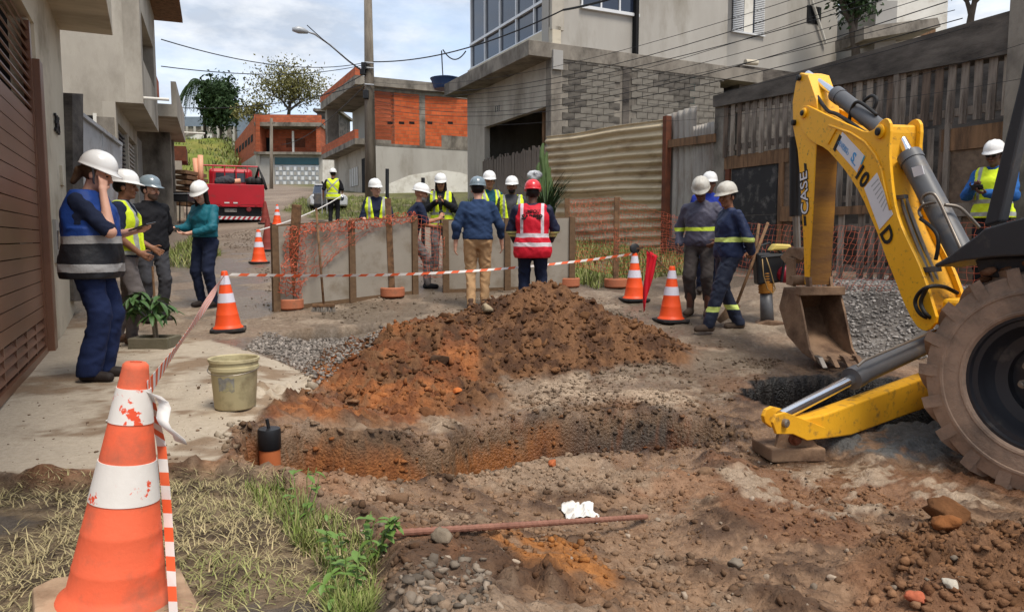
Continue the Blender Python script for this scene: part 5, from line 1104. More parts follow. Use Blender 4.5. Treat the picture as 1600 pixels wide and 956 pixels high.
    def mk(name, prims, mt, vx=vox, par=o, **k):
        v, f = sdf_mesh(prims, vx, **k)
        if len(f) == 0: return None
        ob = bpy.data.objects.new(name, npmesh(name, v, f, mt)); C.objects.link(ob); ob.parent = par; return ob
    mk('body', B, SK[skincol], min(vox, .0095) if d < 11 else vox)
    fs = random.random() * 50
    # ---- clothes
    cv = vox * 1.15
    if pants:
        P = []
        for s in (1, -1): P += [('c', hip[s], kn[s], .098 * (.5 + fat * .5), .072 + flare * .3, .03), ('c', kn[s], fo[s] + V3(0, -.012, -.01 if not boots else boots), .07 + flare * .3, .052 + flare, .02)]
        P += [('c', V3(-.058, 0, .95 + dz), V3(.058, 0, .95 + dz), .115 * fat, .115 * fat, .04), ('c', V3(-.04, .0, 1.02 + dz), V3(.04, .0, 1.02 + dz), .112 * fat, .112 * fat, .03)]
        mk('trousers', P, pants, cv, fold=.012, fseed=fs, clip=lambda X, Y, Z: np.maximum(Z - (1.05 + dz), .045 - Z))
    if shoe:
        for s in (1, -1):
            F_ = [('c', fo[s] + V3(0, -.045, -.042), fo[s] + V3(.018 * s, .14, -.05), .046, .038, .02), ('c', fo[s] + V3(0, -.02, -.01), fo[s] + V3(0, -.02, .03 + boots), .046, .05 + boots * .05, .02), ('c', fo[s] + V3(.0, .03, -.035), fo[s] + V3(.014 * s, .13, -.055), .045, .036, .02)]
            mk('shoe', F_, shoe, cv, clip=lambda X, Y, Z: .003 - Z)
    if shirt:
        T = [('c', V3(-.06, 0, .97 + dz), V3(.06, 0, .97 + dz), .122 * fat, .122 * fat, .05), ('c', V3(0, .01, 1.0 + dz), ch, .13 * fat, .138 * (.7 + .3 * fat), .05), ('c', ch - V3(.075, 0, 0), ch + V3(.075, 0, 0), .124, .124, .04), ('c', nb - V3(.1, .005, .07), nb + V3(.1, -.005, -.07), .080, .080, .04)] + [('c', ch + V3(s * .085, 0, .05), V3(s * .075, .0, .95 + dz), .108 * (.6 + .4 * fat), .115 * fat, .05) for s in (1, -1)]
        if female: T += [('e', ch + V3(s * .07, .085, -.01), (.065, .06, .065), None, .04) for s in (1, -1)]
        for s in (1, -1):
            T += [('c', shd_[s], shd_[s] + (el[s] - shd_[s]) * min(1, sleeve * 2), .064, .060, .03)]
            if sleeve > .5: T += [('c', el[s], el[s] + (wr[s] - el[s]) * min(1, (sleeve - .5) * 2), .058, .044, .03)]
        if collar: T += [('c', nb + V3(-.03, .0, -.02), nb + V3(.03, .0, .0), .062, .06, .02)]
        hem = shirt_hem + dz
        mk('shirt', T, shirt, cv, fold=.012, fseed=fs + 5, clip=lambda X, Y, Z: np.maximum(hem - Z, np.minimum(Z - (1.50 + dz), 1)) if True else 0)
    if vest:
        Vp = [('c', V3(-.07, 0, .93 + dz), V3(.07, 0, .93 + dz), .145 * fat, .145 * fat, .06), ('c', V3(-.03, .01, 1.0 + dz), ch - V3(.03, 0, 0), .15 * fat, .155 * (.6 + .4 * fat), .05), ('c', V3(.03, .01, 1.0 + dz), ch + V3(.03, 0, 0), .15 * fat, .155 * (.6 + .4 * fat), .05), ('c', ch - V3(.085, 0, -.02), ch + V3(.085, 0, .02), .137, .137, .04), ('c', nb - V3(.105, .005, .06), nb + V3(.105, -.005, -.06), .092, .092, .04)]
        if female: Vp += [('e', ch + V3(s * .07, .095, -.01), (.07, .062, .07), None, .04) for s in (1, -1)]
        Vp += [('c', V3(-.07, .0, .86 + dz), V3(.07, .0, .86 + dz), .148 * fat, .148 * fat, .05)]
        def vc(X, Y, Z):
            q = np.maximum(vhem + dz - Z, np.abs(X - lx * np.clip((Z - .9) / .5, 0, 1)) - np.where(Z > 1.2 + dz, .205 * wide, .30 * fat)); q = np.maximum(q, Z - (1.495 + dz))
            nk = .085 - np.hypot(X - nb[0], (Y - nb[1]) * .9); q = np.maximum(q, np.where(Z > 1.44 + dz, nk, -1))
            if vopen > 0: vv = (vopen + np.clip((Z - 1.05 - dz) * .16, 0, .07)) - np.abs(X - lx * np.clip((Z - .9) / .5, 0, 1)); q = np.maximum(q, np.where(Y > ly * .7, vv, -1))
            return q
        mk('vest', Vp, vest, cv, fold=.010, fseed=fs + 9, clip=vc, infl=.008 + max(0, fat - 1) * .055)
    # ---- head gear, hair, face
    HM = Matrix(HR.tolist()).to_4x4(); HM.translation = Vector(hc_)
    def hput(name, me, off=(0, 0, 0)): ob = bpy.data.objects.new(name, me); C.objects.link(ob); ob.parent = o; ob.matrix_basis = HM @ Matrix.Translation(off); return ob
    if hair:
        Hh = [('e', hm(0, -.02, .03), (.086, .102, .09), HR, .02)]
        if hairlen:
            Hh += [('c', hm(s * .07, -.02, .0), hm(s * .085, .02, -hairlen), .035, .03, .03) for s in (1, -1)] + [('c', hm(0, -.08, 0), hm(0, -.095, -hairlen), .06, .05, .04)] if hairlen > 0 else [('c', hm(0, -.09, .02), hm(0, -.13, .0), .045, .035, .02), ('c', hm(0, -.13, .0), hm(0, -.16, hairlen), .034, .022, .02)]
        HRi = HR.T
        def hcl(X, Y, Z): q = np.stack([X - hc_[0], Y - hc_[1], Z - hc_[2]], -1) @ HR; return np.maximum(np.minimum(q[..., 1] - (.018 if not (hairlen and hairlen > 0) else .030), 1), np.where(q[..., 2] > -.03, -1, -1) if (hairlen) else -.045 - q[..., 2])
        mk('hair', Hh, hair, min(vox, .01), clip=hcl, fold=.004, fseed=fs)
    if beard:
        def bcl(X, Y, Z): q = np.stack([X - hc_[0], Y - hc_[1], Z - hc_[2]], -1) @ HR; return np.maximum(q[..., 2] + .028 - np.clip(np.abs(q[..., 0]) - .035, 0, .05) * 1.2, .0 - q[..., 1])
        mk('beard', [('e', hm(0, .028, -.055), (.063, .072, .064), HR, .02), ('e', hm(0, .066, -.09), (.034, .032, .03), HR, .02)], beard, min(vox, .01), clip=bcl)
    if d < 16:
        em = MB()
        for s in (1, -1): hput('eye', MB().lathe([(.002, -.006), (.010, -.003), (.0115, 0), (.010, .003), (.002, .006)], (s * .033, .0865, .012), 10, (0, .2, 1)).mesh('eye', m_eye, True))
    if d < 14 and head is not None:
        for s in (1, -1): hput('eyebrow', MB().tube([(s * .052, .078, .030), (s * .034, .094, .036), (s * .016, .097, .032)], .0045, 5).mesh('eyebrow', hair if hair else haird2))
        hput('mouth', MB().tube([(-.024, .094, -.052), (-.01, .1015, -.054), (.01, .1015, -.054), (.024, .094, -.052)], .0042, 5).mesh('mouth', m_lip, True))
    if glasses:
        g = MB()
        for s in (1, -1): g.tube([(s * .033 + .022 * math.cos(a), .104, .010 + .018 * math.sin(a)) for a in [2 * math.pi * k / 12 for k in range(13)]], .0025, 6); g.tube([(s * .055, .10, .014), (s * .08, .0, .014)], .0025, 6)
        if glasses == 'dark':
            for s in (1, -1): g.lathe([(.02, -.002), (.02, .002)], (s * .033, .104, .010), 12, (0, 1, 0))
        hput('glasses', g.mesh('glasses', m_phone))
    if helm:
        me = helmet_mesh(helm, helm.name); ho_2 = hput('helmet', me, (0, -.006, .064)); ho_2.matrix_basis = ho_2.matrix_basis @ Matrix.Rotation(rad(-4), 4, 'X')
        if strap:
            st = MB()
            for s in (1, -1): st.tube([(s * .098, .0, .0), (s * .088, .015, -.05), (s * .066, .03, -.12), (0, .05, -.155)], .008, 6)
            so2 = bpy.data.objects.new('chin_strap', st.mesh('chin_strap', m_strap, True)); C.objects.link(so2); so2.parent = ho_2
    o['_'] = 0; del o['_']
    P_ = dict(root=o, wr=wr, hm=hm, HM=HM, S=S, nb=nb, ch=ch)
    return P_
haird2 = mat('cloth_grey_brow', (110, 100, 92), None, 6, .7); m_lip = skin('lip', (140, 78, 70))
def held(pp, name, label, cat, lpos, size, rot=(0, 0, 0), m=None):
    """a thing held in a hand: its own top-level object, placed in the person's frame"""
    r = pp['root']; mb = MB().box((0, 0, 0), size); oo = mb.build(name, m or m_phone, None, bevel=.004)
    oo.matrix_basis = Matrix.LocRotScale(r.location, r.rotation_euler.to_quaternion(), r.scale) @ Matrix.Translation(lpos) @ Matrix.Rotation(rot[2], 4, 'Z') @ Matrix.Rotation(rot[0], 4, 'X') @ Matrix.Rotation(rot[1], 4, 'Y')
    return tag(oo, label, cat)
navy = cloth('navy', (36, 44, 66), (28, 34, 54)); black = cloth('black', (32, 32, 36), (24, 24, 28)); charc = cloth('charcoal', (72, 72, 76), (58, 58, 62)); dkshoe = cloth('dark_leather', (52, 44, 40), (38, 32, 30), .6); brshoe = cloth('brown_leather', (104, 80, 64), (84, 62, 50), .6); mudboot = cloth('muddy_boot', (92, 76, 62), (66, 54, 46), .8)
hairb = cloth('brown_hair', (96, 74, 54), (70, 52, 38), .6); haird = cloth('dark_hair', (34, 26, 24), (24, 19, 18), .5); hairg = cloth('grey_beard', (150, 142, 134), (110, 104, 98), .7)
YEL = (226, 246, 44); GREY = (156, 158, 150)
hv_front = banded('hi_vis_vest_front', YEL, [(.90, .95), (1.05, 1.10)], GREY, xb=[(.10, .145, 1.10, 1.6)])
hv_back = banded('hi_vis_vest_back', YEL, [(.86, .90), (1.0, 1.04)], GREY, cross=(1.26, 1.05, .035, 1.04, 1.5))
hv_one = banded('hi_vis_vest_plain', YEL, [(.92, .97)], GREY, xb=[(.105, .15, .97, 1.6)])
blu_v = banded('blue_black_vest', (30, 66, 140), [(.862, .925), (1.082, 1.142)], (160, 158, 156), lower=(1.082, (30, 30, 34)))
red_v = banded('red_vest', (216, 28, 50), [(.93, .985), (1.05, 1.105)], (206, 196, 200), xb=[(.115, .155, 1.105, 1.6)])
navy_b = banded('navy_work_trousers', (34, 40, 58), [(.24, .30)], (206, 222, 120)); navy_s = banded('navy_work_shirt', (30, 42, 74), [(1.06, 1.115)], (206, 222, 120)); grey_s = banded('grey_work_shirt', (78, 76, 92), [(1.10, 1.15)], (200, 220, 70)); redsl = banded('navy_shirt_arm_tape', (30, 34, 58), [(1.06, 1.09, .19), (1.10, 1.13, .19)], (214, 228, 150))
ptan = cloth('khaki', (196, 160, 120), (178, 142, 104)); denim = cloth('denim_blue', (48, 68, 100), (38, 54, 84)); jeans = cloth('dark_jeans', (34, 42, 64), (26, 32, 52)); teal = cloth('teal', (34, 108, 122), (26, 90, 104), .5); gtrous = cloth('grey_trousers', (112, 104, 102), (92, 86, 84)); blush = cloth('royal_blue', (40, 60, 150), (32, 46, 128)); bluelt = cloth('mid_blue', (44, 96, 158), (36, 80, 138)); mudpant = cloth('mud_grey_trousers', (74, 68, 66), (56, 50, 48)); plaid = cloth('grey_check', (128, 122, 120), (90, 84, 84)); navyw = cloth('navy_wide', (34, 46, 82), (26, 36, 66))

p1 = person('woman in blue and black reflective vest rubbing her eyes by the brown gate', 143, 5.85, -84, 1.80, .0115, fat=1.2, female=True, wide=1.03, arms={'r': ((.20, .23, 1.17), (.10, .15, 1.49)), 'l': ((-.24, .06, 1.14), (-.12, .28, 1.18))}, hands={'r': {'dir': (-.35, -.05, 1), 'palm': (-.6, -.8, 0), 'curl': .6}, 'l': {'dir': (.4, 1, .1), 'palm': (0, 0, 1), 'curl': .35}}, head=(0, -16, 0), skincol='pale', hair=hairb, hairlen=-.10, shirt=navy, sleeve=.46, pants=navyw, flare=.034, shoe=dkshoe, vest=blu_v, vhem=.81, helm=m_hw, strap=True)
held(p1, 'tablet', 'dark tablet held by the woman in the blue vest', 'tablet', (.02, .40, 1.215), (.22, .15, .012), (.35, .1, 0))
p2 = person('man in white helmet and yellow vest over navy polo behind the woman in blue', 196, 7.75, -74, 1.80, .012, arms={'r': ((.27, -.02, 1.13), (.20, .17, .95)), 'l': ((-.24, .0, 1.13), (-.2, .22, 1.0))}, hands={'r': {'dir': (-.2, .9, -.5), 'palm': (-1, 0, 0)}}, feet=((.12, .06), (-.1, -.12)), skincol='brown', hair=haird, shirt=navy, sleeve=.46, pants=gtrous, shoe=brshoe, vest=hv_one, vhem=.93, vopen=.05, helm=m_hw)
p3 = person('bearded man in black fleece and grey helmet with hands behind his back', 237, 9.2, -128, 1.80, .012, fat=1.08, arms={'r': ((.28, -.12, 1.15), (.14, -.22, .95)), 'l': ((-.28, -.12, 1.15), (-.14, -.22, .95))}, head=(22, 0, 0), skincol='pale', hair=haird, beard=cloth('stubble', (112, 92, 80), (92, 74, 64), .8), shirt=black, sleeve=1.0, pants=charc, shoe=dkshoe, helm=m_hg, shirt_hem=.86)
p4 = person('woman in teal blouse and white helmet looking down at her phone', 322, 10.2, 158, 1.72, .012, female=True, arms={'r': ((.25, .08, 1.14), (.28, .33, 1.12)), 'l': ((-.23, .10, 1.13), (.02, .30, 1.05))}, hands={'r': {'dir': (.1, 1, .1), 'palm': (-.3, 0, 1)}, 'l': {'dir': (1, .5, 0), 'palm': (0, 0, 1)}}, head=(14, -22, 0), skincol='pale', hair=haird, hairlen=.26, shirt=teal, sleeve=.85, pants=jeans, shoe=dkshoe, helm=m_hw, shirt_hem=1.0)
held(p4, 'phone', 'black phone held by the woman in the teal blouse', 'phone', (.20, .37, 1.115), (.16, .08, .012), (.3, 0, .4))
p5 = person('man in yellow vest with grey crossed tapes seen from behind, far up the street', 523, 23.0, 4, 1.76, .02, arms={'r': ((.27, .05, 1.15), (.25, .24, 1.10)), 'l': ((-.3, -.02, 1.15), (-.33, .06, .92))}, skincol='brown', hair=haird, shirt=black, sleeve=.46, pants=black, shoe=dkshoe, vest=hv_back, vhem=.84, helm=m_hw)
p6 = person('woman in yellow vest and white helmet behind the left barrier', 590, 12.3, 188, 1.70, .0125, female=True, arms={'r': ((.24, .05, 1.13), (.15, .25, 1.02)), 'l': ((-.24, .05, 1.13), (-.1, .26, 1.02))}, head=(24, 0, 6), skincol='pale', hair=haird, shirt=navy, sleeve=.5, pants=jeans, shoe=dkshoe, vest=hv_front, vhem=.86, vopen=.03, helm=m_hw)
p7 = person('grey bearded man in dark polo stooping with his phone between the barriers', 640, 11.75, -72, 1.72, .012, lean=(0, .16), drop=.07, feet=((.13, .28), (-.1, -.24)), arms={'r': ((.25, .22, 1.16), (.16, .47, 1.22)), 'l': ((-.22, .22, 1.14), (-.02, .45, 1.10))}, hands={'r': {'dir': (-.2, .6, .8), 'palm': (-1, .3, 0)}}, head=(-10, -6, 0), skincol='mid', beard=hairg, shirt=navy, sleeve=.46, pants=plaid, shoe=black, helm=m_hw, shirt_hem=.84)
held(p7, 'phone', 'black phone held by the stooping man between the barriers', 'phone', (.10, .53, 1.22), (.012, .075, .15), (.3, 0, .2))
p8 = person('long haired woman in yellow vest holding a phone up with both hands', 690, 13.4, 182, 1.76, .0125, female=True, arms={'r': ((.26, .08, 1.16), (.08, .27, 1.27)), 'l': ((-.26, .08, 1.16), (-.07, .27, 1.27))}, hands={'r': {'dir': (-.6, .5, .6), 'palm': (0, .5, .8)}, 'l': {'dir': (.6, .5, .6), 'palm': (0, .5, .8)}}, head=(0, -8, 0), skincol='mid', hair=haird, hairlen=.30, shirt=black, sleeve=1.0, pants=plaid, shoe=brshoe, vest=hv_front, vhem=.84, vopen=.012, helm=m_hw, glasses='clear')
held(p8, 'phone', 'phone held up by the long haired woman in the yellow vest', 'phone', (0, .32, 1.34), (.078, .012, .15))
p9 = person('man in denim shirt, khaki trousers and grey helmet seen from behind', 747, 10.2, 3, 1.80, .0115, fat=1.06, arms={'r': ((.30, .02, 1.14), (.33, .10, .90)), 'l': ((-.29, -.02, 1.13), (-.31, .03, .88))}, feet=((.09, .03), (-.10, -.02)), head=(-8, 0, 0), skincol='pale', hair=haird, shirt=denim, sleeve=.80, pants=ptan, shoe=brshoe, helm=m_hg, shirt_hem=.95)
p10 = person('man in yellow vest and white helmet half hidden behind the man in denim', 764, 12.7, 205, 1.82, .0125, skincol='mid', hair=haird, shirt=cloth('petrol', (32, 84, 98), (26, 70, 82)), sleeve=.6, pants=jeans, shoe=dkshoe, vest=hv_one, vhem=.84, vopen=.02, helm=m_hw, head=(-20, 0, 0))
p11 = person('smiling bearded man in yellow vest and white helmet behind the right barrier', 800, 12.4, 176, 1.74, .0125, fat=1.08, skincol='brown', hair=haird, beard=haird, shirt=charc, sleeve=.5, pants=jeans, shoe=dkshoe, vest=hv_one, vhem=.84, vopen=.045, helm=m_hw)
p12 = person('man in red reflective vest and red helmet seen from behind', 832, 9.7, -4, 1.78, .0115, fat=1.12, wide=1.08, arms={'r': ((.29, .06, 1.16), (.24, .24, 1.02)), 'l': ((-.29, .06, 1.16), (-.24, .24, 1.02))}, skincol='dark', hair=haird, shirt=redsl, sleeve=1.0, pants=navy, shoe=dkshoe, vest=red_v, vhem=.78, helm=m_hr, flare=.012)
text('lettering', 'LIMPOU', .055, m_ink, p12['root'], Matrix.Translation((0, -.172, 1.385)) @ Matrix.Rotation(rad(90), 4, 'X'), .004, True, bold=.002); text('lettering', 'SABESP', .085, m_ink, p12['root'], Matrix.Translation((0, -.178, 1.31)) @ Matrix.Rotation(rad(90), 4, 'X'), .004, True, bold=.004)
p13 = person('worker in grey shirt with yellow tape and dirty helmet looking down', 1094, 9.75, 152, 1.82, .0115, arms={'r': ((.30, -.08, 1.14), (.27, .06, .94)), 'l': ((-.31, -.02, 1.15), (-.24, .14, .98))}, hands={'l': {'dir': (.5, .5, -.6), 'palm': (1, 0, 0)}}, head=(10, -24, 0), skincol='dark', hair=haird, shirt=grey_s, sleeve=1.0, pants=mudpant, shoe=mudboot, boots=.16, helm=m_hd, flare=.015, feet=((.12, 0), (-.12, .03)))
p14 = person('worker with glasses in royal blue shirt and clean white helmet behind the others', 1106, 11.2, 172, 1.80, .0125, skincol='brown', hair=haird, shirt=blush, sleeve=1.0, pants=navy, shoe=dkshoe, helm=m_hw, glasses='clear')
p15 = person('worker in navy shirt with yellow tape standing astride with hands behind his back', 1138, 8.9, 100, 1.80, .0115, fat=1.08, arms={'r': ((.27, -.14, 1.15), (.06, -.25, .98)), 'l': ((-.29, -.10, 1.14), (-.1, -.24, .98))}, feet=((.10, -.20), (-.12, .30)), knees=None, drop=.03, head=(28, -6, 0), skincol='brown', hair=haird, shirt=navy_s, sleeve=1.0, pants=navy_b, shoe=mudboot, helm=m_hd, flare=.012)
p16 = person('man in yellow vest and sunglasses using his phone beside the pallet fence', 1547, 9.0, 128, 1.80, .0115, arms={'r': ((.25, .12, 1.15), (.10, .34, 1.24)), 'l': ((-.25, .12, 1.13), (-.04, .32, 1.16))}, hands={'r': {'dir': (-.6, .7, .2), 'palm': (0, 0, 1)}, 'l': {'dir': (.7, .7, .2), 'palm': (0, 0, 1)}}, head=(0, -8, 0), skincol='dark', hair=haird, shirt=bluelt, sleeve=1.0, pants=black, shoe=dkshoe, vest=hv_front, vhem=.88, vopen=.0, helm=m_hw, glasses='dark')
held(p16, 'phone', 'teal backed phone held by the man in sunglasses', 'phone', (.03, .42, 1.23), (.13, .075, .012), (.9, 0, 0), m_phone)
p17 = person('distant worker in navy uniform and grey helmet beside the red truck', 281, 27.0, 30, 1.74, .024, skincol='brown', shirt=banded('navy_far', (34, 46, 78), [(1.08, 1.13)], (190, 200, 190)), sleeve=1.0, pants=navy, shoe=dkshoe, helm=m_hg)
# ============================================================ CONES
m_orange = mat('cone_orange', (250, 92, 40), (236, 78, 30), 3, .5, .05, 60, spec=.4); m_refl = mat('cone_white_band', (222, 218, 228), (206, 202, 212), 5, .4)
m_conebase = mat('cone_rubber_base', (52, 50, 50), (38, 36, 36), 6, .85, .3, 40, dirt=(110, 94, 80), damt=.3, dscale=6)
m_oldor = mat('faded_cone_orange', (240, 112, 76), (226, 92, 56), 2.2, .65, .15, 50, dirt=(170, 96, 72), damt=.42, dscale=5); m_peel = mat('peeling_white_band', (232, 226, 218), (214, 206, 196), 5, .6, .1, 60, dirt=(226, 84, 50), damt=.36, dscale=9); 
for q_ in m_peel.node_tree.nodes:
    if q_.type == 'MAP_RANGE' and abs(q_.inputs[1].default_value - .25) > .01: q_.inputs[1].default_value = .585; q_.inputs[2].default_value = .60
m_oldbase = mat('dirty_beige_base', (186, 160, 132), (160, 132, 106), 4, .9, .3, 40, dirt=(120, 96, 74), damt=.4, dscale=5)
m_dullred = mat('dull_red_cone', (140, 62, 52), (116, 50, 44), 3, .7)
def cone(label, mo, mw, mb_, H=.72, r0=.155, r1=.034, base=.2, bands=((.345, .455), (.56, .665)), seg=36, rings=(.2, .33)):
    t = thing('traffic_cone', label, 'traffic cone'); c_ = .055
    b = MB().prism([(-base + c_, -base, 0), (base - c_, -base, 0), (base, -base + c_, 0), (base, base - c_, 0), (base - c_, base, 0), (-base + c_, base, 0), (-base, base - c_, 0), (-base, -base + c_, 0)], (0, 0, .038)); o = b.build('base', mb_, t, local=True, bevel=.008)
    rr = lambda z: r0 + (r1 - r0) * (z - .038) / (H - .038)
    pr = [(r0 + .02, .036), (r0 + .016, .05), (rr(.06) + .002, .065)]
    zs = sorted(set([.08] + [z + d for z in rings for d in (-.006, 0, .006)] + [q for bd in bands for q in bd] + [H - .075, H - .07, H - .02]))
    for z in zs: pr.append((rr(z) + (.0015 if any(abs(z - q) < .001 for q in rings) else 0), z))
    pr += [(r1 + .002, H - .008), (r1 - .006, H), (r1 - .016, H), (r1 - .018, H - .03)]
    MB().lathe(pr, seg=seg, cap=False).build('body', mo, t, local=True, auto=50)
    for a, bb in bands: MB().lathe([(rr(a) - .004, a), (rr(a) + .0025, a), (rr(bb) + .0025, bb), (rr(bb) - .004, bb)], seg=seg, cap=False).build('reflective_band', mw, t, local=True, auto=50)
    return t
def putc(t, u, v, tilt=(0, 0), rz=0.0, sc=1.0, label=None, group=None):
    p = ong(u, v); t.location = gp(p.x, p.y) - UP * .004; t.rotation_euler = (tilt[0], tilt[1], rz); t.scale = (sc,) * 3
    if label: t['label'] = label
    if group: t['group'] = group
    return t
GRP = 'traffic cones around the works'
c1 = cone('large faded orange cone with peeling white bands in the left foreground', m_oldor, m_peel, m_oldbase, .74, .138, .033, .205, ((.335, .452), (.565, .665)), 48, (.14, .245))
putc(c1, 178, 914, (rad(1), rad(6.5)), .6, 1.0, None, GRP)
c2 = cone('bright orange cone with black base left of the mesh barrier, tape tied on', m_orange, m_refl, m_conebase); putc(c2, 357, 517, (0, rad(-2)), .3, .98, None, GRP)
for (u, v, rz, sc, lb) in ((1048, 503, .35, .98, 'bright orange cone in front of the red flag beside the worker in grey'), (991, 469, .2, .98, 'bright orange cone left of the red flag, black object on top'), (405, 411, .5, .92, 'reddish cone beside the left edge of the mesh barrier'), (433, 352, .1, .9, 'small distant orange cone right of the red truck')):
    putc(copy_tree(c2), u, v, (0, rad(random.uniform(-2, 2))), rz, sc, lb, GRP)
c3 = cone('dull dark red cone by the rear corner of the red truck', m_dullred, m_dullred, m_conebase); putc(c3, 415, 350, (0, 0), 0, 1.0, None, GRP)
putc(copy_tree(c3), 419, 392, (0, 0), .2, 1.0, 'dull dark red cone half hidden behind the mesh barrier', GRP)
def ctop(t, z=.70): return W(t) @ Vector((0, 0, z))
# tapes
m_tw = mat('tape_white', (232, 226, 220), (220, 214, 208), 6, .55); m_to = mat('tape_orange', (236, 108, 66), (226, 96, 54), 6, .55)
def tape(label, pts, wd=.07, stripe=.09, twist=0.0, facing=Vector((0, -1, 0))):
    P = [Vector(p) for p in pts]; L_ = [0]
    for a, b in zip(P, P[1:]): L_.append(L_[-1] + (b - a).length)
    n = max(4, int(L_[-1] / stripe)); mb = MB(); vs = []; fs = []; ms = []
    for i in range(n + 1):
        for sd_, sh in ((1, 0), (-1, .35)):
            s = min(max((i + sh) / n * L_[-1], 0), L_[-1]); k = max(j for j in range(len(L_)) if L_[j] <= s + 1e-9); k = min(k, len(P) - 2); t = (s - L_[k]) / max(1e-6, L_[k + 1] - L_[k]); p = P[k].lerp(P[k + 1], t); d = (P[k + 1] - P[k]).normalized()
            up = d.cross(facing).normalized(); up = Quaternion(d, twist * math.sin(s * 1.3)) @ up; vs.append(p + up * wd * .5 * sd_)
    fs = [(2 * i, 2 * i + 1, 2 * i + 3, 2 * i + 2) for i in range(n)]; o_ = len(mb.v); mb.v += [tuple(v) for v in vs]; mb.f += fs; mb.m += [i % 2 for i in range(n)]
    o = mb.build('caution_tape', [m_tw, m_to]); so = o.modifiers.new('thickness', 'SOLIDIFY'); so.thickness = .001; return tag(o, label, 'tape', 'orange and white caution tapes')
def sag(a, b, s, n=24): a, b = Vector(a), Vector(b); return [a.lerp(b, i / n) - UP * s * 4 * (i / n) * (1 - i / n) for i in range(n + 1)]
t1 = ctop(c1, .66) + Vector((.05, -.02, 0)); t2 = ctop(c2, .68); cC = [o for o in bpy.data.objects if o.get('label', '').startswith('bright orange cone left of the red flag')][0]; t3 = ctop(cC, .70)
tape('striped tape running from the foreground cone to the cone by the barrier', sag(t1, t2, .015), .055, .06, .4)
tape('striped tape stretched in front of the barriers between two cones', sag(t2 + Vector((.05, 0, 0)), t3, .12, 40), .032, .10, .5)
tape('striped tape hanging down beside the large foreground cone', [t1, at(252, 690, 2.33), at(262, 800, 2.2), at(268, 900, 2.08), at(274, 1010, 1.95)], .034, .045, .3)
rb = MB(); e0 = t1 + Vector((.02, -.03, 0)); Vr = []
for i in range(9):
    for j in (0, 1): Vr.append(e0 + Vector((.012 * i * .6 + j * .035 + .008 * math.sin(i * 1.1), .012 * math.sin(i), -.018 * i - .012 * j)))
rb.add(Vr, [(2 * i, 2 * i + 1, 2 * i + 3, 2 * i + 2) for i in range(8)]); o = rb.build('tape_end', m_tw, smooth=True); so = o.modifiers.new('t', 'SOLIDIFY'); so.thickness = .001; tag(o, 'loose white end of tape knotted at the foreground cone', 'tape')
cD = [o for o in bpy.data.objects if o.get('label', '').startswith('reddish cone')][0]; cE = [o for o in bpy.data.objects if o.get('label', '').startswith('small distant')][0]
o = MB().tube(sag(ctop(cD), ctop(cE) + Vector((2.2, -.5, .3)), .1), .014, 5).build('rope', m_tw); tag(o, 'thin white rope from the reddish cone up the street', 'rope')
# ============================================================ BARRIERS, POSTS, NET
m_panel = mat('grey_barrier_sheet', (158, 150, 138), (138, 130, 118), 1.6, .85, .2, 60, dirt=(118, 104, 86), damt=.35, dscale=2.2); m_fr = mat('barrier_timber', (118, 94, 70), (90, 70, 52), 4, .9, .4, 40, stretch=(4, 4, .6))
def barrier(label, bl, br, hl_, hr_, xs):
    A, B = ong(*bl), ong(*br); t = thing('barrier', label, 'barrier', A, group='grey sheet barriers'); p = Pl(Vector((A.x, A.y, 0)), Vector((B.x - A.x, B.y - A.y, 0))); L_ = (B - A).xy.length
    za = lambda x: A.z + (B.z - A.z) * x / L_; zt_ = lambda x: za(x) + hl_ + (hr_ - hl_) * x / L_
    X = [q * L_ for q in xs]
    for a, b in zip(X, X[1:]): p.obj('sheet', MB().prism([(a + .02, za(a) + .03, -.01), (b - .02, za(b) + .03, -.01), (b - .02, zt_(b) - .02, -.01), (a + .02, zt_(a) - .02, -.01)], (0, 0, .012)), m_panel, t)
    for k, x in enumerate(X): p.obj('post', MB().prism([(x - .05, za(x) - .02, -.03), (x + .05, za(x) - .02, -.03), (x + .045, zt_(x), -.03), (x - .045, zt_(x), -.03)], (0, 0, .07)), m_fr, t, bevel=.005)
    p.obj('top_rail', MB().prism([(0, zt_(0) - .06, -.05), (L_, zt_(L_) - .06, -.05), (L_, zt_(L_) + .002, -.05), (0, zt_(0) + .002, -.05)], (0, 0, .035)), m_fr, t)
    p.obj('bottom_rail', MB().prism([(0, za(0) - .01, -.02), (L_, za(L_) - .01, -.02), (L_, za(L_) + .05, -.02), (0, za(0) + .05, -.02)], (0, 0, .03)), m_fr, t)
    return A, B, p
bA, bB, bpl = barrier('grey sheet barrier draped with orange mesh at left', (432, 486), (648, 459), 1.16, 1.18, (0, .52, 1.0))
cA, cB, cpl = barrier('grey sheet barrier behind the man in the red vest', (697, 457), (893, 450), 1.12, 1.13, (0, .48, 1.0))
m_clay = mat('clay_ring', (186, 116, 84), (164, 98, 70), 4, .85, .2, 50, dirt=(130, 96, 74), damt=.3, dscale=6); m_mort = mat('mortar_fill', (150, 136, 118), (124, 110, 94), 8, .95, .4, 50)
def bpost(label, u, v, top, lean, wd=.085, zh=1.5, tl=0.0):
    p = ong(u, v); g = gp(p.x, p.y); t = thing('barrier_post', label, 'post', g, group='timber posts set in clay rings')
    MB().lathe([(.165, 0), (.185, .02), (.185, .13), (.17, .145), (.16, .14), (.155, .10)], g, 28, cap=True).build('clay_ring', m_clay, t, auto=40); MB().lathe([(.15, .09), (.13, .115), (.01, .12)], g, 20).build('mortar', m_mort, t, smooth=True)
    e = at(top[0], top[1], g.y + lean); MB().bar(g + UP * .03, e, wd, wd * .7, Vector((0, -1, 0))).build('timber', m_wood2, t, bevel=.006); return g
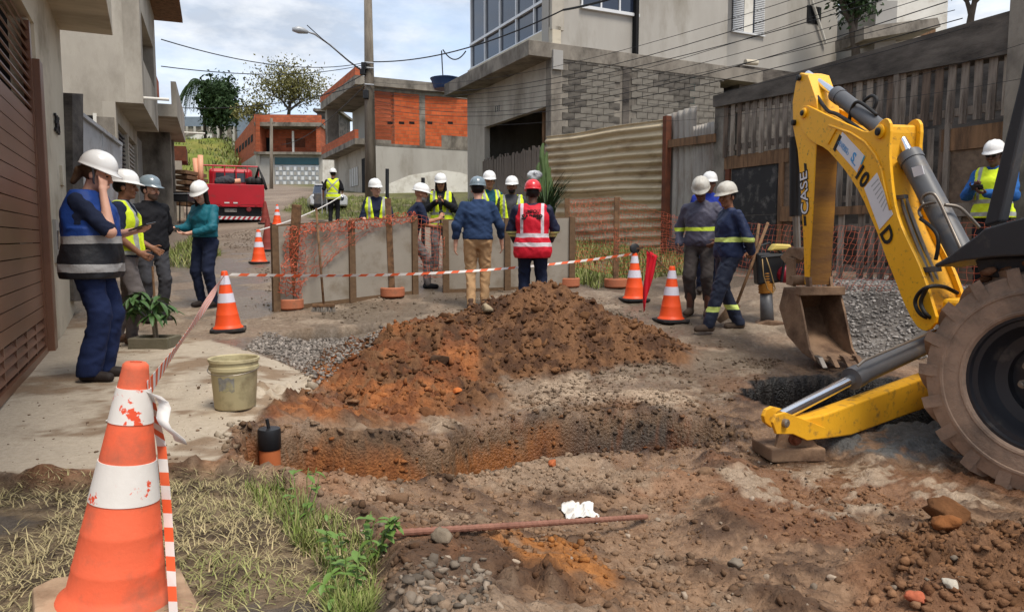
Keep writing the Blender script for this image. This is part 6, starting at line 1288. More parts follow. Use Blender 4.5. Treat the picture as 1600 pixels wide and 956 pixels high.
bpost('thick leaning timber post in a clay ring at the left barrier', 453, 482, (464, 320), -.05, .115); bpost('timber post in a clay ring at the right end of the left barrier', 613, 464, (606, 310), 0, .085); bpost('clay ring post at the left foot of the right barrier, behind the man in denim', 729, 450, (731, 345), .0, .07); bpost('timber post in a clay ring at the right end of the right barrier', 888, 448, (886, 310), 0, .08); bpost('last timber post in a clay ring, standing alone before the tan fence', 962, 449, (964, 308), 0, .085)
for (u, v0, v1, d, lb) in ((605, 264, 400, 13.5, 'dark steel bar standing behind the woman at the left barrier'), (661, 278, 400, 13.0, 'dark steel bar standing behind the stooping man'), (676, 296, 400, 15.0, 'short rusty bar behind the barrier gap')):
    o = MB().tube([at(u, v0, d), at(u, v1, d)], .033 if d < 14 else .03, 8).build('steel_bar', m_rust if d > 14 else m_blackm); tag(o, lb, 'bar')
# mesh net
m_net = mat('orange_mesh', (214, 118, 86), (190, 96, 68), 6, .6)
def net(label, top, bot, nu=None, cell=.055, jit=.015, th=.0055, wave=.05, missing=0.0):
    top = [Vector(p) for p in top]; bot = [Vector(p) for p in bot]
    def ev(P, t): k = min(int(t * (len(P) - 1)), len(P) - 2); return P[k].lerp(P[k + 1], t * (len(P) - 1) - k)
    L_ = sum((b - a).length for a, b in zip(top, top[1:])); H_ = (ev(top, .5) - ev(bot, .5)).length; nu = max(3, int(L_ / cell)); nv = max(2, int(H_ / cell)); G_ = {}
    for i in range(nu + 1):
        for j in range(nv + 1):
            p = ev(top, i / nu).lerp(ev(bot, i / nu), j / nv); w_ = math.sin(i * .35 + j * .2) * wave + math.sin(i * .13 - j * .4) * wave; G_[i, j] = p + Vector((random.uniform(-jit, jit), random.uniform(-jit, jit) + w_, random.uniform(-jit, jit)))
    mb = MB()
    def strand(a, b, t_):
        d = b - a
        if d.length < 1e-5: return
        s = d.cross(Vector((0, 1, 0))); s = s.normalized() * t_ * .5 if s.length > 1e-6 else Vector((t_ * .5, 0, 0)); q = Vector((0, t_ * .5, 0)); mb.add([a - s, a + s, b + s, b - s], [(0, 1, 2, 3)]); mb.add([a - q, a + q, b + q, b - q], [(0, 1, 2, 3)])
    for i in range(nu + 1):
        for j in range(nv + 1):
            if i < nu and random.random() > missing: strand(G_[i, j], G_[i + 1, j], th * 1.4)
            if j < nv and random.random() > missing: strand(G_[i, j], G_[i, j + 1], th)
    o = mb.build('safety_mesh', m_net); return tag(o, label, 'mesh', 'orange safety mesh')
off = Vector((0, -.09, .0))
def bp1(x, z): return bpl.pt(x, z, .10)
LB = (bB - bA).xy.length; zA = bA.z
net('orange mesh bunched along the top of the left barrier', [bpl.pt(.3, zA + 1.17, .06), bpl.pt(1.2, zA + 1.25, .08), bpl.pt(LB, zA + 1.38, .05)], [bpl.pt(.3, zA + 1.05, .09), bpl.pt(1.2, zA + 1.12, .08), bpl.pt(LB, zA + 1.25, .05)], cell=.03, jit=.03, wave=.02)
net('orange mesh hanging in a rope of folds at the left end of the barrier', [bpl.pt(.12, zA + 1.15, .1), bpl.pt(.42, zA + 1.16, .1)], [bpl.pt(.02, zA + .25, .1), bpl.pt(.30, zA + .15, .1)], cell=.032, jit=.03, wave=.03)
net('orange mesh drooping diagonally across the left barrier sheet', [bpl.pt(.45, zA + 1.1, .06), bpl.pt(1.6, zA + 1.2, .06)], [bpl.pt(.25, zA + .25, .06), bpl.pt(.75, zA + .7, .06)], cell=.06, jit=.03, missing=.28, th=.003)
net('orange mesh stretched across the gap between the barriers', [bpl.pt(LB, zA + 1.36, 0), cpl.pt(0, cA.z + 1.1, 0)], [bpl.pt(LB, zA + .4, 0), cpl.pt(0, cA.z + .25, 0)], cell=.06, jit=.02, th=.004)
q1, q2, q3 = ong(888, 448), ong(962, 449), ong(1068, 425)
net('orange mesh strung between the timber posts before the tan fence', [gp(q1.x, q1.y) + UP * 1.38, gp(q2.x, q2.y) + UP * 1.42, gp(q3.x, q3.y) + UP * .95], [gp(q1.x, q1.y) + UP * .35, gp(q2.x, q2.y) + UP * .2, gp(q3.x, q3.y) + UP * .05], cell=.06, jit=.02, th=.004)
q4, q5 = SN(10.6, 8.8, 0), SN(5.0, 8.8, 0)
def nz(p, h): return Vector((p.x, p.y, float(GH(p.x, p.y)) + h))
net('long orange mesh along the gravel in front of the pallet fence', [nz(q4, .95), nz(SN(8.5, 8.8), .85), nz(SN(7, 8.9), .8), nz(q5, .85)], [nz(q4, .1), nz(SN(8.5, 8.6), .0), nz(SN(7, 8.4), -.0), nz(q5, .05)], cell=.08, jit=.015, th=.0032)
# broom
bh_ = ong(506, 487); bt = at(494, 326, bh_.y + .25); br = thing('broom', 'wooden handled broom leaning on the left barrier', 'broom', bh_)
MB().tube([bh_ + UP * .1, bt], .016, 10).build('handle', m_wood2, br, smooth=True); mb = MB(); mb.box(bh_ + UP * .085, (.30, .06, .04)); mb.build('head', m_wood2, br, bevel=.006)
mb = MB()
for k in range(90): x = random.uniform(-.15, .15); y = random.uniform(-.028, .028); mb.bar(bh_ + Vector((x, y, .065)), bh_ + Vector((x * 1.12 + random.uniform(-.01, .01), y * 1.8, -.002)), .006, .006)
tag(mb.build('bristles', mat('grey_bristles', (150, 142, 132), (110, 104, 98), 20, .8), br), kind='stuff')
# flag, dispenser, shovel, rammer
cB_ = [o for o in bpy.data.objects if o.get('label', '').startswith('bright orange cone in front')][0]; ft_ = ctop(cB_, .72); fl = thing('flag', 'small red flag hanging from a stick in the right cone', 'flag', ft_)
fe = at(1010, 390, ft_.y - .05); MB().tube([ft_ - UP * .1, ft_.lerp(fe, 1.0)], .008, 8).build('stick', m_wood2, fl)
Vf = []; nI, nJ = 8, 16
for i in range(nI + 1):
    for j in range(nJ + 1):
        t = j / nJ; a = at(1010 + 19 * i / nI, 391 + 9 * i / nI, ft_.y - .05); b = at(1004 + (1 + 4 * i / nI), 488 - 16 * (i / nI), ft_.y - .12); p = a.lerp(b, t); sw_ = (1 - t) + .55; p.y += .03 * math.sin(i * 1.6 + t * 2) * sw_; p.x += .012 * math.sin(t * 7 + i * .6); Vf.append(p)
mb = MB(); mb.add(Vf, [(i * (nJ + 1) + j, (i + 1) * (nJ + 1) + j, (i + 1) * (nJ + 1) + j + 1, i * (nJ + 1) + j + 1) for i in range(nI) for j in range(nJ)]); o = mb.build('cloth', mat('red_cloth', (206, 26, 44), (184, 20, 38), 5, .8), fl, smooth=True); so = o.modifiers.new('t', 'SOLIDIFY'); so.thickness = .002
dsp = thing('tape_dispenser', 'dark tape dispenser set on top of the cone left of the flag', 'dispenser', t3); MB().lathe([(.05, -.03), (.075, -.02), (.075, .02), (.05, .03)], t3 + UP * .07, 18, Vector((.4, -1, .2))).build('reel', m_blackm, dsp, auto=40); MB().bar(t3 + Vector((-.02, 0, .06)), t3 + Vector((.12, -.03, .09)), .03, .03).build('grip', mat('brown_grip', (92, 70, 54), None, 5, .8), dsp)
sv = thing('shovel', 'muddy shovel standing behind the worker in navy', 'shovel', at(1133, 505, 9.25)); s0 = at(1150, 478, 9.2); s1 = at(1200, 348, 9.35); MB().tube([s0, s1], .019, 10).build('handle', m_wood2, sv, smooth=True)
pS = Pl(Vector((s0.x, s0.y, 0)), (1, .1, 0)); pS.poly('blade', [(1146, 470), (1158, 478), (1148, 492), (1126, 505), (1120, 500), (1134, 482)], -.01, .012, m_mudst, sv, bevel=.004)
o = MB().tube([at(1176, 420, 9.5), at(1186, 350, 9.6)], .018, 10).build('tool_handle', m_wood2, None, smooth=True); tag(o, 'wooden tool handle leaning behind the shovel handle', 'handle')
rm = thing('soil_rammer', 'dirty tamping rammer with red engine left of the bucket', 'rammer', at(1208, 515, 9.3)); pR = Pl(Vector((at(1208, 500, 9.3).x, 9.3, 0)), (1, -.1, 0))
pR.poly('shoe', [(1184, 506), (1200, 500), (1238, 506), (1240, 514), (1220, 520), (1186, 514)], -.16, .12, m_mudst, rm, bevel=.02); cR = Vector((*pR.px(1199, 508), 0)); tR = Vector((*pR.px(1197, 458), 0)); uR = Vector((*pR.px(1196, 425), 0))
pR.obj('leg_tube', MB().tube([cR, tR], [.085, .075], 18), m_cyl, rm, smooth=True); pR.obj('bellows', MB().tube([tR.lerp(uR, k / 16) for k in range(17)], [.085 + (.012 if k % 2 else 0) for k in range(17)], 18), mat('yellow_bellows', (176, 120, 44), (150, 98, 36), 5, .6), rm, smooth=True)
pR.poly('engine_block', [(1182, 395), (1226, 395), (1228, 440), (1184, 446)], -.15, .09, m_blackm, rm, bevel=.03); pR.obj('recoil_starter', MB().lathe([(.02, .14), (.09, .13), (.11, .08), (.11, .0)], (*pR.px(1222, 428), 0), 20, (.35, 0, 1)), mat('red_engine_cover', (150, 30, 48), (124, 24, 40), 5, .45), rm, smooth=True)
pR.poly('tank', [(1204, 392), (1212, 381), (1236, 382), (1238, 390)], -.12, .10, mat('cream_tank', (222, 200, 110), (206, 182, 96), 5, .5), rm, bevel=.02)
fr_ = [Vector((*pR.px(u, v), z)) for u, v, z in ((1184, 402, .16), (1224, 398, .16), (1222, 398, .16), (1216, 440, .14))]; pR.obj('frame_bar', MB().tube(fr_, .018, 8), m_blackm, rm); pR.obj('frame_bar', MB().tube([Vector((*pR.px(1186, 386), -.1)), Vector((*pR.px(1206, 380), -.15)), Vector((*pR.px(1230, 398), -.18))], .016, 8), m_blackm, rm)
pR.obj('throttle_cable', MB().tube([Vector((*pR.px(u, v), .17)) for u, v in ((1186, 404), (1188, 430), (1194, 450), (1202, 458), (1206, 450), (1198, 420), (1192, 402))], .008, 6), mat('brass', (150, 124, 84), None, 5, .5, metal=.4), rm, smooth=True)
# ============================================================ BUCKET, PIPE, REBAR, BAG, SAPLING
pb = ong(368, 640); gb = gp(pb.x, pb.y); bu = thing('paint_bucket', 'dirty yellowish plastic bucket on the concrete', 'bucket', gb); m_bk = mat('dirty_plastic', (200, 188, 148), (178, 166, 128), 2.2, .6, .1, 50, dirt=(126, 112, 84), damt=.35, dscale=4); SB = .94
MB().lathe([(.125, 0), (.132, .01), (.148, .25), (.152, .26), (.160, .262), (.160, .285), (.154, .288), (.156, .315), (.164, .317), (.164, .335), (.156, .337), (.150, .33), (.146, .24), (.130, .03), (.01, .025)], gb, 40, cap=True).build('body', m_bk, bu, auto=35)
wf_ = MB(); Vl = []
for i in range(7):
    for j in (0, 1): a = rad(-112 + i * 7); z = .13 + .09 * j; r = .1365 + (z - .13) * .07 + .0045; Vl.append(gb + Vector((math.cos(a) * r, math.sin(a) * r, z + .008 * math.sin(i * 2.1))))
wf_.add(Vl, [(2 * i, 2 * i + 2, 2 * i + 3, 2 * i + 1) for i in range(6)]); wf_.build('torn_label', mat('torn_label', (150, 148, 140), (108, 104, 100), 30, .8, dirt=(172, 160, 104), damt=.4, dscale=18), bu)
MB().tube([gb + Vector((.166 * math.cos(a), .166 * math.sin(a), .27 - .03 * abs(math.sin(a)))) for a in [rad(180 + 9 * k) for k in range(21)]], .003, 6).build('wire_handle', m_pipe, bu)
cpz = at(422, 722, 4.42); cl = thing('clay_pipe', 'clay pipe stub with black cap standing in the trench', 'pipe', cpz); MB().lathe([(.063, -.35), (.063, .10), (.055, .10), (.055, 0)], cpz, 28, cap=False).build('pipe', mat('orange_clay_pipe', (196, 112, 66), (178, 98, 56), 4, .7), cl, auto=40); MB().lathe([(.066, .085), (.069, .09), (.069, .20), (.064, .212), (.01, .214)], cpz, 28).build('cap', mat('black_cap', (34, 34, 36), (28, 28, 30), 4, .4), cl, auto=40); MB().tube([cpz + UP * .2, cpz + UP * .27 - Vector((.012, 0, 0))], .011, 8).build('cap_stub', MATS['black_cap'], cl)
r0_, r1_ = ong(598, 852), ong(1010, 812); n_ = 90; P = []
for i in range(n_ + 1): p = r0_.lerp(r1_, i / n_); P.append(Vector((p.x, p.y, max(float(GH(p.x, p.y)), r0_.z - .06) * .0 + (float(GH(r0_.x, r0_.y)) + .085) * (1 - i / n_) + (float(GH(r1_.x, r1_.y)) + .035) * i / n_)))
o = MB().tube(P, [.0125 + (.0025 if i % 2 else 0) for i in range(n_ + 1)], 10).build('rebar', mat('rusty_pink_rebar', (152, 108, 90), (120, 82, 68), 12, .75, .3, 80)); tag(o, 'rusty ribbed steel bar lying on the dirt', 'steel bar')
def crumple(name, label, u, v, w_, l_, h_, mt, seed, n=22):
    p = ong(u, v); g = gp(p.x, p.y); V = []
    for i in range(n + 1):
        for j in range(n + 1):
            a, b = i / n - .5, j / n - .5; ed = 1 + .25 * float(vnoise(np.array([math.atan2(b, a) * 1.7 + seed]), np.array([seed]))[0]); z = h_ * (abs(float(vnoise(np.array([a * 5 + seed]), np.array([b * 5]))[0])) + .5 * abs(float(vnoise(np.array([a * 11]), np.array([b * 11 + seed]))[0]))) * (1.2 - 2 * max(abs(a), abs(b)))
            x, y = g.x + a * w_ * ed, g.y + b * l_ * ed; V.append((x, y, max(float(GH(x, y)), g.z - .03) + .01 + z))
    mb = MB(); mb.add(V, [(i * (n + 1) + j, (i + 1) * (n + 1) + j, (i + 1) * (n + 1) + j + 1, i * (n + 1) + j + 1) for i in range(n) for j in range(n)]); o = mb.build(name, mt, smooth=True); so = o.modifiers.new('t', 'SOLIDIFY'); so.thickness = .001; return tag(o, label, 'litter')
m_paper = mat('white_plastic_film', (236, 234, 228), (214, 210, 202), 8, .45, dirt=(170, 150, 126), damt=.25, dscale=8)
crumple('plastic_bag', 'crumpled white plastic bag beside the steel bar', 906, 802, .17, .26, .07, m_paper, 3.2)
crumple('paper_scrap', 'small white scrap of paper on the concrete by the foreground cone', 172, 659, .05, .03, .02, m_paper, 7.7, 8)
sp_ = ong(243, 541); gs = gp(sp_.x, sp_.y); sap = thing('sapling', 'young leafy sapling planted in a concrete block', 'plant', gs); m_leaf = mat('sapling_leaf', (74, 104, 52), (52, 80, 40), 9, .5, .1, 60, spec=.4, dirt=(126, 140, 62), damt=.3, dscale=5); m_bark = mat('grey_bark', (150, 138, 118), (118, 106, 90), 14, .9, .4, 60)
blk = MB(); blk.box(gs + Vector((-.0, -.14, .05)), (.40, .05, .11)); blk.box(gs + Vector((0, .14, .05)), (.40, .05, .11)); blk.box(gs + Vector((-.18, 0, .05)), (.05, .24, .11)); blk.box(gs + Vector((.18, 0, .05)), (.05, .24, .11)); blk.build('planter_block', mat('mossy_block', (112, 104, 88), (84, 80, 62), 6, .95, .4, 50), sap, bevel=.008); MB().box(gs + UP * .04, (.32, .24, .05)).build('soil', m_mort, sap)
stm = [gs + UP * .05, gs + Vector((-.01, 0, .2)), gs + Vector((-.012, .01, .34)), gs + Vector((-.03, .01, .48))]; MB().tube(stm, [.02, .017, .014, .010], 10).build('trunk', m_bark, sap, smooth=True); MB().tube([gs + Vector((.02, .02, .05)), gs + Vector((.0, .03, .32)), gs + Vector((.02, .03, .46))], [.010, .009, .006], 8).build('trunk', m_bark, sap, smooth=True); MB().tube([gs + Vector((-.005, .05, .05)), gs + Vector((-.02, .05, .82))], .012, 8).build('stake', m_wood2, sap)
def leaf_mesh(name, l, wd, fold, m, droop=.25):
    mb = MB(); V = []; K_ = 6
    for i in range(K_ + 1):
        t = i / K_; ww = wd * math.sin(math.pi * min(1, t * .92 + .06)) ** .8; z = -droop * l * t * t; V += [(-ww, t * l, z + fold * ww), (0, t * l, z), (ww, t * l, z + fold * ww)]
    F = []
    for i in range(K_): b = i * 3; F += [(b, b + 1, b + 4, b + 3), (b + 1, b + 2, b + 5, b + 4)]
    return mb.add(V, F).mesh(name, m, True)
lf = leaf_mesh('leaf', .17, .028, .5, m_leaf, .35)
for k in range(110):
    cl_ = k // 6; rng_ = random.Random(cl_ * 13 + 5); an = rng_.uniform(0, 6.28); rr_ = rng_.uniform(.02, .27); hc2 = gs + Vector((math.cos(an) * rr_ - .02, math.sin(an) * rr_ * .8, .40 + rng_.uniform(-.05, .18) - rr_ * .12))
    o = bpy.data.objects.new('leaf', lf); C.objects.link(o); o.parent = sap; o.matrix_parent_inverse = W(sap).inverted(); o.matrix_basis = Matrix.Translation(hc2 + Vector((random.uniform(-.02, .02),) * 3)) @ Matrix.Rotation(random.uniform(0, 6.28), 4, 'Z') @ Matrix.Rotation(random.uniform(-.7, .25), 4, 'X') @ Matrix.Scale(random.uniform(.6, 1.05), 4)
# ============================================================ TRUCK
m_red = mat('truck_red', (186, 22, 38), (170, 18, 32), 2, .4, .03, 30, spec=.5, dirt=(120, 60, 52), damt=.15, dscale=2)
tr = thing('red_truck', 'red flatbed truck parked with its tailboard towards the camera', 'truck', at(358, 350, 23.5)); PT2 = Pl(Vector((at(305, 300, 23.5).x, 23.5, 0)), (1, .36, 0)); tx_ = lambda u: PT2.px(u, 300)[0]; ty_ = lambda v: PT2.px(360, v)[1]; tyc = lambda v: PT2.px(360, v, -4.3)[1]; x0, x1 = tx_(304), tx_(413)
bed = PT2.rect('tailboard', x0, x1, ty_(320), ty_(288), -.06, 0, m_red, tr, bevel=.01)
for u in (343, 371, 398): PT2.rect('hinge', tx_(u), tx_(u + 3), ty_(321), ty_(314), 0, .03, m_red, bed)
for u in (350, 364): PT2.rect('reflector', tx_(u), tx_(u + 8), ty_(318), ty_(316), 0, .01, m_alu, bed)
PT2.rect('bed_floor', x0, x1, ty_(323), ty_(320.5), -4.2, 0, m_red, tr); PT2.rect('side_board', x0, x0 + .05, ty_(320), ty_(290), -4.2, -.07, m_red, tr); PT2.rect('side_board', x1 - .05, x1, ty_(320), ty_(290), -4.2, -.07, m_red, tr); PT2.rect('front_board', x0, x1, ty_(320), ty_(282), -4.25, -4.2, m_red, tr)
cab = PT2.rect('cab', x0 + .25, x1 - .3, ty_(332), tyc(263), -6.1, -4.4, m_red, tr, bevel=.12); PT2.rect('rear_window', x0 + .5, x1 - .55, tyc(284), tyc(270), -4.4, -4.37, m_glassd, cab)
for k in range(3): PT2.rect('window_bar', x0 + .8 + k * .35, x0 + .83 + k * .35, tyc(286), tyc(266), -4.36, -4.3, m_blackm, cab)
PT2.rect('underframe', x0 + .1, x1 - .1, ty_(338), ty_(323), -4.0, -.15, m_blackm, tr); bmp = PT2.rect('bumper', tx_(336), x1 - .08, ty_(343), ty_(338), -.1, -.02, m_alu, tr)
for k in range(9): xa = tx_(337) + k * (x1 - .1 - tx_(337)) / 9; PT2.obj('stripe', MB().prism([(xa, ty_(343) + .005, -.018), (xa + .07, ty_(343) + .005, -.018), (xa + .14, ty_(338) - .005, -.018), (xa + .07, ty_(338) - .005, -.018)], (0, 0, .006)), m_red, bmp)
pt_ = PT2.rect('number_plate', tx_(350), tx_(369), ty_(331), ty_(326), -.1, -.06, m_greygate, tr); text('plate_number', 'DXE1248', .09, m_ink, tr, PT2.M @ Matrix.Translation((tx_(359.5), ty_(328.5), -.055)), .002); PT2.obj('tail_light', MB().lathe([(.08, 0), (.08, .04), (.06, .05)], (tx_(388), ty_(327), -.06), 16, (0, 0, 1)), mat('dull_red_lens', (120, 44, 48), None, 4, .3), tr); PT2.obj('tail_light', MB().lathe([(.08, 0), (.08, .04), (.06, .05)], (tx_(320), ty_(327), -.06), 16, (0, 0, 1)), MATS['dull_red_lens'], tr)
for xc in (x0 + .32, x0 + .62, x1 - .62, x1 - .32):
    wl = PT2.obj('wheel', MB().lathe([(.2, -.12), (.40, -.12), (.44, -.08), (.44, .08), (.40, .12), (.2, .12)], (xc, ty_(351) + .43, -1.0), 24, (1, 0, 0)), m_hose, tr, smooth=False); PT2.obj('hub', MB().lathe([(.2, -.13), (.05, -.10)], (xc, ty_(351) + .43, -1.0), 16, (1, 0, 0)), m_mudst, wl)
for xc in (x0 + .4, x1 - .4): PT2.obj('wheel', MB().lathe([(.2, -.12), (.42, -.1), (.42, .1), (.2, .12)], (xc, ty_(351) + .43, -5.2), 20, (1, 0, 0)), m_hose, tr)
rk = PT2.obj('rack', MB().tube([(x0, tyc(260), -4.2), (x1 - .1, tyc(260), -4.2)], .03, 8), m_red, tr)
for k in range(6): PT2.obj('rack_post', MB().tube([(x0 + .02 + k * (x1 - x0 - .1) / 5, ty_(290), -4.2), (x0 + .02 + k * (x1 - x0 - .1) / 5, tyc(260), -4.2)], .02, 8), m_red, rk)
PT2.rect('mud_flap', x0 + .15, x0 + .7, ty_(347), ty_(335), -.6, -.57, m_blackm, tr); PT2.rect('mud_flap', x1 - .7, x1 - .15, ty_(346), ty_(335), -.6, -.57, m_blackm, tr)
m_pp = mat('orange_pvc', (232, 172, 140), (216, 152, 120), 4, .5)
for i, (a, b, lb) in enumerate((((309, 290), (305, 248), 'pale orange pipe standing in the truck bed, leaning left'), ((314, 290), (313, 243), 'taller pale orange pipe standing upright in the truck bed'), ((352, 286), (376, 283), 'pale orange pipe lying on top of the truck tailboard'))):
    o = MB().tube([at(*a, 24.3), at(*b, 24.4)], .085, 14).build('plastic_pipe', m_pp, smooth=True); tag(o, lb, 'pipe', 'orange pipes on the truck')
lo_ = thing('plank_stack', 'rough brown planks stacked at the left side of the truck', 'planks', at(300, 330, 24.2))
for k in range(7): MB().box(at(299 + (k % 3), 272 + k * 8, 24.2 + .1 * (k % 2)), (.35 + .06 * (k % 2), 1.6, .12)).build('plank', m_wood2, lo_, bevel=.01)
sk_ = thing('toolbag', 'dark grey sack lying across the tailboard', 'bag', at(342, 285, 24)); v_, f_ = sdf_mesh([('c', V3(0, 0, 0), V3(.4, 0, .05), .14, .1, .05), ('c', V3(.1, .05, .05), V3(.25, .1, .1), .12, .12, .05)], .02, fold=.02)
o = bpy.data.objects.new('sack', npmesh('sack', v_, f_, charc)); C.objects.link(o); o.parent = sk_
tg = thing('hoist', 'black folded hoist arm sticking out over the right of the truck bed', 'hoist', at(400, 288, 24.5)); MB().tube([at(398, 286, 24.5), at(404, 262, 24.5), at(411, 280, 24.5), at(416, 296, 24.4)], .05, 8).build('arm', m_hose, tg, smooth=True)
for u in (392, 398, 403): MB().lathe([(.02, -.15), (.16, -.1), (.18, .1), (.02, .18)], at(u, 285, 24.6), 10).build('coil', m_hose, tg, smooth=True)
mx_ = thing('grill_box', 'black box on thin legs beside the truck', 'box', at(288, 345, 22)); MB().box(at(288, 308, 22), (.42, .5, .28)).build('box', m_blackm, mx_, bevel=.02); MB().box(at(288, 303.5, 22), (.46, .54, .02)).build('lid', m_steel, mx_)
for du in (-7, 4): MB().tube([at(288 + du, 313, 22), at(288 + du, 350, 22)], .02, 6).build('leg', m_blackm, mx_)
# car and generator by the far man
ca_ = thing('white_car', 'white car parked nose towards the camera beyond the far man', 'car', at(514, 331, 29)); MB().prism([(-.78, -.2, .25), (.78, -.2, .25), (.80, -.2, .62), (.70, -.15, .74), (-.70, -.15, .74), (-.80, -.2, .62)], (0, 3.9, .06)).build('body', mat('white_car_paint', (196, 198, 200), (186, 188, 190), 2, .25, spec=.5, coat=.4), ca_, local=True, bevel=.1); ca_.rotation_euler = (0, 0, .3); ca_.scale = (.9, .9, .9)
for xx_ in (-.68, .68):
    for yy_ in (.5, 3.0): MB().lathe([(.02, -.1), (.28, -.1), (.30, 0), (.28, .1), (.02, .1)], (xx_, yy_, .3), 18, (1, 0, 0)).build('wheel', m_hose, ca_, local=True)
    MB().lathe([(.02, -.04), (.13, 0), (.02, .04)], (xx_ * .85, -.17, .60), 12, (xx_ * .5, -1, .2)).build('headlight', m_glassd, ca_, local=True)
MB().prism([(-.62, 1.3, .80), (.62, 1.3, .80), (.5, 1.9, 1.26), (-.5, 1.9, 1.26)], (0, 1.5, 0)).build('cabin_glass', m_glassd, ca_, local=True, bevel=.06); MB().box((0, 2.6, 1.28), (1.0, 1.5, .06)).build('roof', MATS['white_car_paint'], ca_, local=True, bevel=.03)
MB().box((0, -.25, .5), (.7, .03, .12)).build('grille', m_blackm, ca_, local=True)
gn = thing('generator', 'grey equipment trolley with dark box beside the far man', 'generator', at(500, 335, 24.5)); MB().box(at(501, 311, 24.5), (.34, .4, .36)).build('box', m_cyl, gn, bevel=.02); MB().box(at(501, 322, 24.5), (.36, .42, .14)).build('engine', m_blackm, gn, bevel=.02)
for u in (503.5, 511): MB().tube([at(u, 334, 24.3), at(u - 1, 292, 24.3)], .018, 6).build('frame_tube', m_steel, gn)
MB().bar(at(503, 284, 24.3), at(507, 291, 24.3), .05, .05).build('handle', m_blackm, gn)
# ============================================================ POLES, LAMP, WIRES
m_pole = mat('pole_concrete', (142, 132, 118), (116, 106, 94), 4, .9, .3, 30, stretch=(1, 1, .2), dirt=(92, 84, 74), damt=.4, dscale=2)
pol = thing('utility_pole', 'tall concrete utility pole in front of the brick house', 'pole', at(578, 345, 26)); MB().tube([at(580, 350, 26), at(577, 120, 26), at(574, -60, 26)], [.21, .165, .12], 14).build('shaft', m_pole, pol, smooth=True)
for (u, v, s) in ((569, 104, .25), (567, 113, .2), (572, 148, .3)): MB().box(at(u, v, 25.8), (.18, .2, s)).build('junction_box', m_blackm, pol, bevel=.02)
for v in (98, 106, 132): MB().tube([at(570, v, 25.8), at(584, v + 1, 25.8)], .03, 8).build('bracket', m_steel, pol)
lm = thing('street_lamp', 'street lamp on a long curved arm fixed to the utility pole', 'street lamp', at(566, 112, 26)); P = [at(567, 112, 25.9), at(545, 96, 25.5), at(515, 70, 25), at(492, 54, 24.7), at(478, 49, 24.5)]; MB().tube(P, .03, 8).build('arm', m_steel, lm, smooth=True); MB().tube([at(481, 51, 24.5), at(474, 48.5, 24.5), at(466, 47, 24.4), at(457, 46.5, 24.3)], [.05, .10, .12, .06], 10).build('lamp_head', m_steel, lm, smooth=True); MB().lathe([(.1, -.02), (.08, -.05), (.02, -.06)], at(467, 47.5, 24.4), 12).build('lens', m_alu, lm, smooth=True)
fpq = thing('utility_pole', 'slim distant pole in front of the far brick house', 'pole', at(424, 308, 48)); MB().tube([at(424, 310, 48), at(424, 185, 48)], [.12, .09], 10).build('shaft', m_pole, fpq, smooth=True); MB().bar(at(418, 192, 48), at(430, 192, 48), .08, .1).build('crossarm', m_wood, fpq)
m_wire = mat('black_wire', (40, 40, 42), (34, 34, 36), 3, .7); wn = 0
WN = ['service cable', 'telephone cable', 'power line', 'lower cable', 'upper cable', 'thin cable', 'sagging cable', 'twisted cable']
def wire(a, b, s, r, lb): o = MB().tube(sag(a, b, s, 20), r, 5).build('overhead_wire', m_wire); return tag(o, lb, 'wire', 'overhead wires')
wire(at(576, 97, 26), at(252, 62, 15.5), .35, .012, 'overhead wire from the pole to the top of the concrete house'); wire(at(576, 100, 26), at(252, 104, 15.8), .25, .011, 'overhead wire from the pole to the side of the concrete house'); wire(at(576, 112, 26), at(378, 178, 62), .6, .018, 'overhead wire from the pole towards the far brick house'); wire(at(576, 128, 26), at(440, 226, 58), .5, .018, 'overhead wire dropping from the pole behind the brick house'); wire(at(568, 112, 26), at(480, 40, 22), .05, .014, 'overhead wire crossing above the lamp arm'); wire(at(574, 130, 26), at(262, 168, 24), .3, .014, 'thin overhead wire low over the street')
wire(at(582, 97, 26), at(880, 16, 20), .35, .02, 'thick twisted service cable passing the glass balcony'); wire(at(880, 16, 20), at(1080, -50, 15), .1, .03, 'service cable continuing above the block wall'); wire(at(692, 78, 21.5), at(728, 80, 21.3), .25, .018, 'loose loop of cable at the balcony corner'); wire(at(690, 80, 21.5), at(692, 118, 24), .05, .018, 'short drop of cable above the water tank')
for k in range(9): wire(at(582, 128 + k * 5.5, 26), at(1420 + k * 12, -62 + k * 13, 8.8), .55 + .12 * (k % 3), .0045 + .002 * (k % 2), 'overhead wire crossing the block wall, ' + ('topmost', 'second', 'third', 'fourth', 'middle', 'sixth', 'seventh', 'eighth', 'lowest')[k] + ' of nine')
for k in range(2): wire(at(1000, 190 - k * 30, 15), at(1640, 55 + k * 60, 8.5), .25, .003, 'thin overhead wire in front of the pallet fence beam, ' + ('upper' if k else 'lower'))
